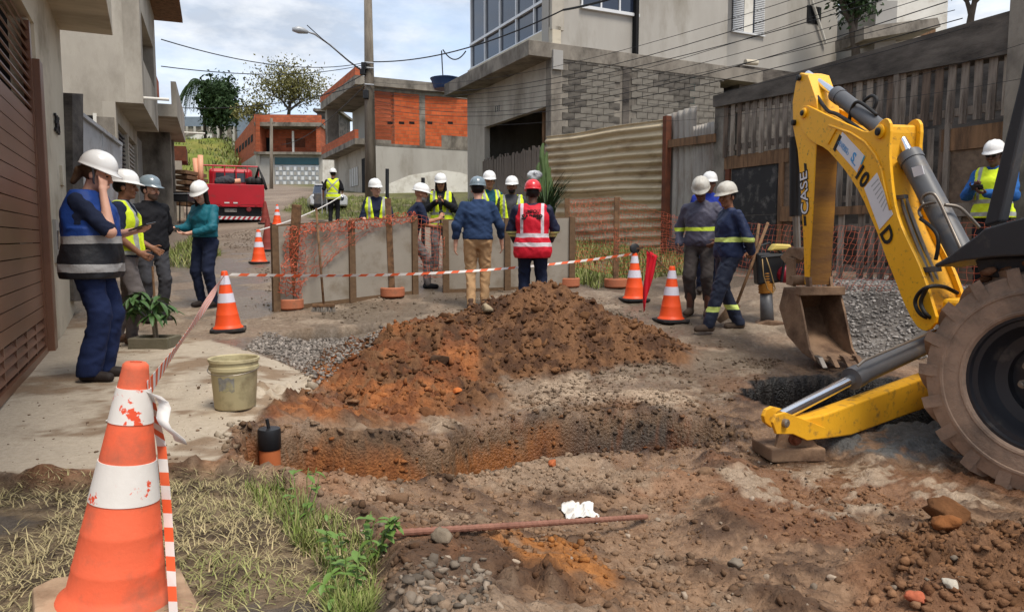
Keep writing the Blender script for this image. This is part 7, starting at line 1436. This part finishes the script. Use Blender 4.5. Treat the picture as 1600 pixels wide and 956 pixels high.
# ============================================================ TREES AND PLANTS
def tree(label, base, h, crown, m_l, m_t, nleaf, lsize, seed, cat='tree', group='trees', spread=1.0, clump=26, trunk_r=.18, bare=0.0, parts=True):
    r = random.Random(seed); t = thing('tree', label, cat, base, group=group); mb = MB(); tips = []
    def limb(p, d, ln, rr, dep):
        pts = [p]; q = p.copy(); dd = d.copy()
        for k in range(4): dd = (dd + Vector((r.uniform(-.22, .22), r.uniform(-.22, .22), r.uniform(-.05, .15)))).normalized(); q = q + dd * ln / 4; pts.append(q.copy())
        mb.tube(pts, [rr * (1 - .12 * k) for k in range(5)], 6 if dep else 9, cap=False)
        if dep >= 3: tips.append(q); return
        for k in range(3 if dep else 5): a = r.uniform(0, 6.28); e = r.uniform(.35, .9) * spread; nd = (dd + Vector((math.cos(a) * e, math.sin(a) * e, r.uniform(-.1, .5)))).normalized(); limb(pts[r.choice((2, 3, 4))] if dep else pts[r.choice((3, 4))], nd, ln * r.uniform(.55, .75), rr * .55, dep + 1); 
        tips.append(q)
    limb(base, Vector((0, 0, 1)), h * .42, trunk_r, 0); mb.build('trunk', m_t, t, smooth=True)
    zc = base.z + h * .65; lv_ = []; cx, cy, cz = crown; cen = base + UP * (h - cz)
    cl = [cen + Vector((cx * a[0], cy * a[1], cz * a[2])) * (r.uniform(.45, 1.0)) for a in [Vector((r.gauss(0, 1), r.gauss(0, 1), r.gauss(0, 1))).normalized() for _ in range(clump)]] + [p for p in tips if (p - cen).length < max(crown) * 1.2][:clump]
    n = nleaf; ci = np.array([r.randrange(len(cl)) for _ in range(n)]); CP = np.array([tuple(p) for p in cl])[ci]; rg = np.random.default_rng(seed); sz = np.array(crown) * .26
    pos = CP + rg.normal(0, 1, (n, 3)) * sz; ax = rg.normal(0, 1, (n, 3)); ax /= np.linalg.norm(ax, axis=1)[:, None]; bx = np.cross(ax, rg.normal(0, 1, (n, 3))); bx /= np.linalg.norm(bx, axis=1)[:, None] + 1e-9; L2 = lsize * rg.uniform(.6, 1.3, (n, 1))
    v = np.stack([pos - ax * L2, pos + bx * L2 * .45, pos + ax * L2, pos - bx * L2 * .45], 1).reshape(-1, 3); f = np.arange(4 * n).reshape(-1, 4); o = bpy.data.objects.new('crown', npmesh('crown', v, f, m_l, False)); link(o, t); tag(o, kind='stuff'); return t
m_lf1 = mat('dark_foliage', (58, 78, 44), (38, 54, 30), 1.4, .7, spec=.2, contrast=.35); m_lf2 = mat('olive_foliage', (128, 122, 74), (96, 94, 58), 1.2, .8, spec=.15, contrast=.35); m_lf3 = mat('fresh_foliage', (96, 122, 48), (70, 96, 38), 3, .65, spec=.25, contrast=.35); m_trk = mat('dark_bark', (92, 82, 72), (66, 58, 50), 3, .95, .5, 20)
tree('dark dense tree on the hilltop left of centre', at(347, 224, 84), 6.8, (1.9, 1.9, 2.7), m_lf1, m_trk, 7500, .27, 3, group='trees on the skyline', clump=34)
tree('broad sparse crowned tree above the far brick house', at(452, 205, 88), 7.6, (4.3, 3.2, 2.3), m_lf2, m_trk, 5200, .17, 8, group='trees on the skyline', clump=60, spread=1.5, trunk_r=.3)
tree('small green bush at the roof edge of the far brick house', at(392, 196, 80), 2.5, (2.0, 1.5, 1.2), m_lf2, m_trk, 900, .2, 5, group='trees on the skyline')
tree('feathery green tree behind the fence beside the grey house', at(1338, 120, 26), 4.4, (.8, .8, 1.3), m_lf1, m_trk, 2600, .10, 12, group='trees behind the fence'); tree('dark tree above the fence at the top right corner', at(1515, 90, 28), 4.8, (2.4, 1.5, 1.1), mat('brown_green_foliage', (84, 80, 54), (60, 58, 40), 2, .8, spec=.15), m_trk, 3800, .12, 14, group='trees behind the fence')
# palm with drooping fronds
pb_ = at(322, 224, 86); pm2 = thing('palm_tree', 'tall palm with drooping fronds on the hilltop', 'palm tree', pb_, group='trees on the skyline'); top = at(314, 128, 86); MB().tube([pb_ - UP, pb_.lerp(top, .5), top], [.2, .16, .12], 8).build('trunk', m_trk, pm2, smooth=True)
for k in range(30):
    a = k * 2.4; up_ = random.uniform(.1, 1.0); P = []; d = Vector((math.cos(a), math.sin(a), 0)); ln = random.uniform(2.8, 4.0)
    for i in range(9): t = i / 8; P.append(top + d * ln * t * (1 - .25 * t) + UP * (up_ * ln * .6 * t - 2.6 * t * t * ln * .45))
    mb = MB(); mb.tube(P, .03, 4)
    for i in range(1, 9):
        for s_ in (-1, 1):
            for q in range(3): p = P[i - 1].lerp(P[i], q / 3); sd_ = d.cross(UP) * s_; e = p + sd_ * .35 + d * .25 - UP * .75 * (.5 + .5 * i / 8); mb.add([p, p + d * .10, e], [(0, 1, 2)])
    mb.build('frond', m_lf1, pm2)
# cactus and shrub by the garage
def blades(name, label, base, n, h, wd, m, seed, spread=.3, cat='plant', nseg=3):
    r = random.Random(seed); mb = MB()
    for k in range(n):
        a = r.uniform(0, 6.28); ln = h * r.uniform(.6, 1.1); d = Vector((math.cos(a), math.sin(a), 0)); q = base + d * r.uniform(0, spread * .3); V = []
        for i in range(nseg + 1): t = i / nseg; p = q + d * spread * t * t * r.uniform(.8, 1.2) + UP * ln * (t - .25 * t * t); s_ = d.cross(UP) * wd * (1 - t * .9); V += [p - s_, p + s_]
        mb.add(V, [(2 * i, 2 * i + 1, 2 * i + 3, 2 * i + 2) for i in range(nseg)])
    t_ = thing(name, label, cat, base); o = mb.build('leaves', m, t_); tag(o, kind='stuff'); return t_
m_cact = mat('cactus_green', (92, 112, 66), (70, 90, 50), 4, .6)
ct = thing('cactus', 'columnar cactus between the garage mouth and the tan fence', 'cactus', at(852, 330, 19.5))
for (u, v0, v1, r_) in ((848, 335, 224, .075), (854, 335, 238, .08), (842, 335, 254, .07), (859, 335, 262, .065)): MB().tube([at(u, v0 + (v1 - v0) * k / 10, 19.5) + Vector((.03 * math.sin(k * 1.3), 0, 0)) for k in range(11)], [r_ * (1 if k < 9 else .75 - .35 * (k - 9)) for k in range(11)], 7).build('stem', m_cact, ct, smooth=False)
blades('shrub', 'spiky shrub before the garage fence behind the red helmet', at(853, 345, 15.0), 90, 1.15, .025, m_lf1, 4, .55)
pk2 = thing('wrapped_camera', 'camera wrapped in clear plastic raised behind the man in the red helmet', 'camera', at(832, 290, 13)); v_, f_ = sdf_mesh([('e', V3(0, 0, 0), (.10, .08, .08), None, .05), ('e', V3(.08, 0, .01), (.07, .06, .06), None, .05), ('c', V3(0, 0, -.1), V3(0, 0, -.35), .05, .08, .05)], .02, fold=.018, fseed=3.0); o = bpy.data.objects.new('plastic_wrap', npmesh('plastic_wrap', v_, f_, mat('grey_film', (206, 206, 206), (120, 120, 124), 9, .25, spec=.6, contrast=.12))); C.objects.link(o); o.parent = pk2; pk2.location = at(833, 275, 12.9)
o = MB().tube([at(832, 290, 12.95), at(830, 400, 12.95)], .02, 8).build('pole', m_blackm, pk2)
blades('weed', 'tall weed at the plastered wall of the brick house', at(735, 330, 24), 40, .7, .02, m_lf3, 9, .3)
# ============================================================ LOOSE GROUND MATERIAL
def ico():
    t = (1 + 5 ** .5) / 2; v = np.array([(-1, t, 0), (1, t, 0), (-1, -t, 0), (1, -t, 0), (0, -1, t), (0, 1, t), (0, -1, -t), (0, 1, -t), (t, 0, -1), (t, 0, 1), (-t, 0, -1), (-t, 0, 1)], float); v /= np.linalg.norm(v[0])
    f = np.array([(0, 11, 5), (0, 5, 1), (0, 1, 7), (0, 7, 10), (0, 10, 11), (1, 5, 9), (5, 11, 4), (11, 10, 2), (10, 7, 6), (7, 1, 8), (3, 9, 4), (3, 4, 2), (3, 2, 6), (3, 6, 8), (3, 8, 9), (4, 9, 5), (2, 4, 11), (6, 2, 10), (8, 6, 7), (9, 8, 1)]); return v, f
def subdiv(v, f):
    v = list(map(tuple, v)); c = {}; F = []
    def m(a, b):
        k = (min(a, b), max(a, b))
        if k not in c: p = (np.array(v[a]) + np.array(v[b])); p /= np.linalg.norm(p); c[k] = len(v); v.append(tuple(p))
        return c[k]
    for a, b, d in f: ab, bd, da = m(a, b), m(b, d), m(d, a); F += [(a, ab, da), (b, bd, ab), (d, da, bd), (ab, bd, da)]
    return np.array(v), np.array(F)
IV, IF = ico(); IV2, IF2 = subdiv(IV, IF); IV3, IF3 = subdiv(IV2, IF2)
rgs = np.random.default_rng(5)
def stones(name, pts, sizes, cols, m, V=IV, F=IF, ang=.35, squash=(.55, 1.0), sink=.25):
    n = len(pts); nv = len(V); A = np.zeros((n, nv, 3), np.float32); jit = 1 + rgs.uniform(-ang, ang, (n, nv, 1)); sc = rgs.uniform(.65, 1.2, (n, 1, 3)); sc[:, :, 2] *= rgs.uniform(*squash, (n, 1))
    q = rgs.normal(0, 1, (n, 4)); q /= np.linalg.norm(q, axis=1)[:, None]; w_, x, y, z = q.T
    R = np.stack([1 - 2 * (y * y + z * z), 2 * (x * y - z * w_), 2 * (x * z + y * w_), 2 * (x * y + z * w_), 1 - 2 * (x * x + z * z), 2 * (y * z - x * w_), 2 * (x * z - y * w_), 2 * (y * z + x * w_), 1 - 2 * (x * x + y * y)], 1).reshape(n, 3, 3)
    Vj = np.repeat(V[None], n, 0) * jit
    for _ in range(5):
        nn = rgs.normal(0, 1, (n, 1, 3)); nn /= np.linalg.norm(nn, axis=2, keepdims=True); ex = np.maximum(0, (Vj * nn).sum(2, keepdims=True) - rgs.uniform(.3, .75, (n, 1, 1))); Vj = Vj - ex * nn
    A = np.einsum('nij,nvj->nvi', R, Vj) * sc * sizes[:, None, None]; A[:, :, 2] += sizes[:, None] * (1 - 2 * sink) * .5; A += pts[:, None, :]
    f = (F[None] + (np.arange(n) * nv)[:, None, None]).reshape(-1, 3); c = np.repeat(cols * rgs.uniform(.75, 1.2, (n, 1)), nv, 0); o = bpy.data.objects.new(name, npmesh(name, A.reshape(-1, 3), f, m, False, c)); C.objects.link(o); return tag(o, kind='stuff')
m_clod = mat('clod', (255, 255, 255), (196, 190, 184), 30, .95, .6, 110, vcol=True, spec=.15); m_stone = mat('stone', (255, 255, 255), (205, 202, 200), 18, .85, .4, 90, vcol=True, spec=.25)
def sample(poly, n, dens=None, pad=0.0):
    P = np.array(poly); lo, hi = P.min(0) - pad, P.max(0) + pad; out = []
    while sum(map(len, out)) < n:
        q = rgs.uniform(lo, hi, (n * 3, 2)); k = polysd(q[:, 0], q[:, 1], poly) > -pad * rgs.uniform(0, 1, len(q))
        if dens is not None: k &= rgs.uniform(0, 1, len(q)) < dens(q[:, 0], q[:, 1])
        out.append(q[k])
    return np.concatenate(out)[:n]
def onG(q): return np.column_stack([q, GH(q[:, 0], q[:, 1])])
P_FORE = gpoly([(470, 756), (600, 752), (740, 748), (950, 710), (1160, 690), (1300, 720), (1460, 790), (1700, 900), (1700, 1060), (560, 1060), (590, 850), (540, 800)]); P_HEAP = gpoly([(470, 610), (560, 540), (640, 505), (740, 485), (860, 470), (980, 492), (1090, 545), (1040, 575), (900, 590), (800, 610), (680, 660), (560, 650), (480, 640)])
P_MID = gpoly([(560, 690), (700, 650), (900, 590), (1100, 560), (1230, 560), (1180, 600), (1130, 650), (900, 640), (700, 688)]); P_TR = P_TRENCH
def szs(n, a, b, p=2.5): return a + (b - a) * rgs.uniform(0, 1, n) ** p
q = sample(P_FORE, 8000, lambda x, y: .25 + .75 * ss(fbm(x, y, 1.6, 3), -.3, .4)); stones('dirt_clods', onG(q), szs(8000, .004, .026, 5), GCOL(q[:, 0], q[:, 1]) * .95, m_clod)
q = sample(P_HEAP, 12000, None); hc_ = GCOL(q[:, 0], q[:, 1]); stones('heap_clods', onG(q), szs(12000, .005, .04, 6), hc_ * rgs.uniform(.7, 1.15, (12000, 1)), m_clod)
q = sample(P_HEAP, 260, None); stones('heap_lumps', onG(q), szs(260, .02, .07, 4), GCOL(q[:, 0], q[:, 1]) * .9, m_clod, IV2, IF2, .22)
q = sample(P_TR, 3200, None, .12); stones('trench_clods', onG(q), szs(3200, .006, .035, 3), GCOL(q[:, 0], q[:, 1]) * .9, m_clod)
q = sample(P_MID, 2600, lambda x, y: .15 + .85 * ss(fbm(x + 3, y, 1.8, 3), 0, .5)); stones('scattered_crumbs', onG(q), szs(2600, .005, .026, 4), GCOL(q[:, 0], q[:, 1]) * .72, m_clod)
q = sample(P_FORE, 220, None); stones('pebbles', onG(q), szs(220, .006, .026, 3), np.array(lin((176, 158, 138)))[None] * rgs.uniform(.5, 1.1, (220, 1)), m_stone, IV2, IF2, .16)
q = sample(P_GRAV2, 300, None); stones('broken_stone', onG(q), szs(300, .005, .030, 3), np.array(lin((150, 136, 120)))[None] * rgs.uniform(.3, 1.15, (300, 1)), m_stone, IV, IF, .25)
q = sample(P_GRAV1, 5200, None, .1); stones('road_gravel', onG(q), szs(5200, .010, .030, 2), np.array(lin((168, 158, 148)))[None] * rgs.uniform(.4, 1.05, (5200, 1)), m_stone)
q = sample(P_GRAVR, 9000, lambda x, y: 1.0 * (y < 14)); stones('crushed_gravel', onG(q), szs(9000, .014, .036, 1.5), np.array(lin((166, 160, 154)))[None] * rgs.uniform(.45, 1.1, (9000, 1)), m_stone)
q = sample(P_DIRTR, 2500, None, .2); stones('right_clods', onG(q), szs(2500, .005, .036, 5), GCOL(q[:, 0], q[:, 1]) * .95, m_clod)
q = sample(P_SLAB, 420, lambda x, y: .1 + .9 * ss(x, -3.0, -1.6)); stones('slab_crumbs', onG(q), szs(420, .003, .016, 3), np.array(lin((120, 100, 82)))[None] * np.ones((420, 1)), m_clod)
P_ROAD = gpoly([(300, 520), (420, 450), (380, 400), (330, 372), (420, 352), (560, 352), (700, 440), (900, 460), (1000, 480), (1200, 540), (1080, 545), (860, 470), (640, 500), (440, 510)]); q = sample(P_ROAD, 5200, lambda x, y: .15 + .85 * ss(fbm(x - 9, y, .9, 3), -.1, .5)); stones('road_crumbs', onG(q), szs(5200, .006, .03, 3), GCOL(q[:, 0], q[:, 1]) * .8, m_clod)
# a few rocks one can point at
def rock(label, u, v, r, c, sq=.75, cat='rock', name='rock'):
    p = ong(u, v); g = gp(p.x, p.y); V = IV3.copy(); nn = fbm(V[:, 0] * 1.3 + u, V[:, 1] * 1.3 + v, 1.2, 3, V[:, 2] * 1.3); V = V * (1 + .28 * nn[:, None])
    for kk in range(7):
        nv_ = rgs.normal(0, 1, 3); nv_ /= np.linalg.norm(nv_); V = V - np.maximum(0, V @ nv_ - rgs.uniform(.45, .8))[:, None] * nv_
    V = V * (1 + .05 * fbm(V[:, 0] * 4 + v, V[:, 1] * 4, 2, 2, V[:, 2] * 4)[:, None]); V[:, 2] *= sq; o = bpy.data.objects.new(name, npmesh(name, V * r, IF3, mat('rock_%d_%d' % (u, v), c, tuple(int(x * .75) for x in c), 9, .95, .8, 40, spec=.15), True)); C.objects.link(o); o.location = g + UP * r * sq * .45; o.rotation_euler = (0, 0, u); return tag(o, label, cat)
for a in [('pale grey stone near the top of the spoil heap', 762, 545, .085, (170, 152, 124)), ('brown clay boulder at the right by the wheel', 1484, 818, .125, (124, 84, 54)), ('flat orange brown clod below the clay boulder', 1478, 862, .07, (150, 96, 56)), ('dark rounded lump at the foot of the orange heap', 690, 598, .10, (92, 70, 54)), ('orange stone on the edge of the trench', 862, 736, .035, (196, 112, 70)), ('pinkish brick fragment at the bottom right', 1432, 952, .038, (196, 108, 78)), ('pale stone near the bottom right corner', 1482, 948, .035, (196, 186, 170)), ('grey stone in the dirt right of the plastic bag', 1148, 890, .040, (136, 124, 110)), ('grey broken stone below the steel bar', 690, 866, .045, (140, 126, 108)), ('brown clod above the steel bar', 600, 782, .06, (124, 94, 70)), ('second brown clod right of the first above the bar', 622, 790, .05, (134, 104, 80)), ('orange stone lying between heap and trench', 714, 634, .045, (206, 118, 62)), ('broken stone upright near the foot pad', 1102, 746, .05, (134, 106, 82))]: rock(*a[:4], a[4])
# grass
def grass(name, pts, h, wd, cols, m, lean=.6, nseg=2, lmin=.15):
    n = len(pts); a = rgs.uniform(0, 6.28, n); ln = h * rgs.uniform(.45, 1.25, n); le = rgs.uniform(lmin, 1.0, n) * lean; d = np.column_stack([np.cos(a), np.sin(a), np.zeros(n)]); s = np.column_stack([-np.sin(a), np.cos(a), np.zeros(n)]) * (wd * rgs.uniform(.6, 1.3, n))[:, None]; V = []
    for i in range(nseg + 1): t = i / nseg; p = pts + d * (ln * le * t ** 1.6)[:, None] + np.array([0, 0, 1.0])[None] * (ln * np.sqrt(np.clip(1 - le ** 2 * .9, .05, 1)) * (t - .18 * t * t))[:, None]; V += [p - s * (1 - t * .85), p + s * (1 - t * .85)]
    V = np.stack(V, 1); k = 2 * (nseg + 1); f = np.concatenate([(np.arange(n) * k)[:, None] + np.array([2 * i, 2 * i + 1, 2 * i + 3, 2 * i + 2])[None] for i in range(nseg)]); o = bpy.data.objects.new(name, npmesh(name, V.reshape(-1, 3), f, m, False, np.repeat(cols, k, 0))); C.objects.link(o); return tag(o, kind='stuff')
m_gr2 = mat('grass_blade', (255, 255, 255), (215, 215, 210), 20, .8, vcol=True, spec=.2)
def gcol(n, greenf): a, b = np.array(lin((188, 172, 130))), np.array(lin((118, 140, 60))); t = np.asarray(greenf).reshape(-1, 1); return (a * (1 - t) + b * t) * rgs.uniform(.65, 1.2, (n, 1))
q = sample(P_GRASS, 7500, lambda x, y: (.04 + .96 * ss(fbm(x + 3, y + 1, 1.3, 3) + .5 * fbm(x, y, 4, 2), .25, -.15)) * (y > 1.7)); gf_ = np.clip(ss(q[:, 0], -1.5, -.7) * .8 + rgs.normal(0, .2, len(q)), 0, 1) * ss(fbm(q[:, 0], q[:, 1], 3, 2), -.4, .3); grass('dry_grass', onG(q), .06, .0026, gcol(len(q), gf_ * .8), m_gr2, 1.05, 2, .72)
P_GE = gpoly([(380, 740), (440, 745), (520, 790), (590, 850), (580, 956), (520, 960), (500, 860), (430, 800)]); q = sample(P_GE, 2200, lambda x, y: .06 + .94 * ss(fbm(x, y, 2.6, 2), -.1, .5)); grass('green_grass', onG(q), .085, .0035, gcol(len(q), rgs.uniform(.5, 1, len(q))), m_gr2, .7, 3)
for nm, pl_, n in (('verge_grass', P_GREENR, 5200), ('far_verge_grass', P_GREENF, 6500), ('left_verge_grass', P_VERGE, 1800)): q = sample(pl_, n, lambda x, y: .25 + .75 * ss(fbm(x, y, 1.1, 3), -.3, .2)); grass(nm, onG(q), .22, .010, gcol(n, rgs.uniform(.35, 1, n)), m_gr2, .8)
# hillside tussocks
hq = np.column_stack([rgs.uniform(-42, -17, 9000), rgs.uniform(46, 100, 9000)]); iy = np.clip(np.searchsorted(hy, hq[:, 1]) - 1, 0, 58); ix = np.clip(np.searchsorted(hx, hq[:, 0]) - 1, 0, 68); grass('hill_tussocks', np.column_stack([hq, HZ[iy, ix]]), .55, .07, gcol(9000, rgs.uniform(.45, 1, 9000)) * .75, m_gr2, .9)
# broad leaved weeds in the foreground
m_wl = mat('weed_leaf', (104, 132, 62), (78, 108, 46), 12, .5, .1, 60, spec=.35); wl_ = leaf_mesh('leaf', .042, .011, .35, m_wl, .3); m_stem = mat('weed_stem', (110, 130, 66), None, 9, .6)
for (u, v, n, hh, lb, sd_) in ((545, 868, 50, .22, 'broad leaved weed beside the end of the steel bar', 1), (575, 850, 40, .20, 'leafy weed arching over the end of the steel bar', 2), (470, 800, 26, .22, 'weed growing in the green grass edge', 3), (548, 930, 34, .16, 'bright low weed at the bottom of the grass edge', 4)):
    p = ong(u, v); g = gp(p.x, p.y); t = thing('weed', lb, 'weed', g, group='weeds at the grass edge'); r = random.Random(sd_); k = 0
    for s_ in range(5):
        a = r.uniform(0, 6.28); P = [g + Vector((math.cos(a), math.sin(a), 0)) * (.02 + .09 * i / 5 * r.uniform(.7, 1.1)) + UP * hh * r.uniform(.8, 1.0) * (i / 5) for i in range(6)]; MB().tube(P, [.003 - .0003 * i for i in range(6)], 5).build('stem', m_stem, t)
        for j in range(n // 5):
            i = r.randrange(2, 6); o = bpy.data.objects.new('leaf', wl_); C.objects.link(o); o.parent = t; o.matrix_parent_inverse = W(t).inverted(); o.matrix_basis = Matrix.Translation(P[i].lerp(P[i - 1], r.random())) @ Matrix.Rotation(r.uniform(0, 6.28), 4, 'Z') @ Matrix.Rotation(r.uniform(-.4, .7), 4, 'X') @ Matrix.Scale(r.uniform(.6, 1.25), 4)
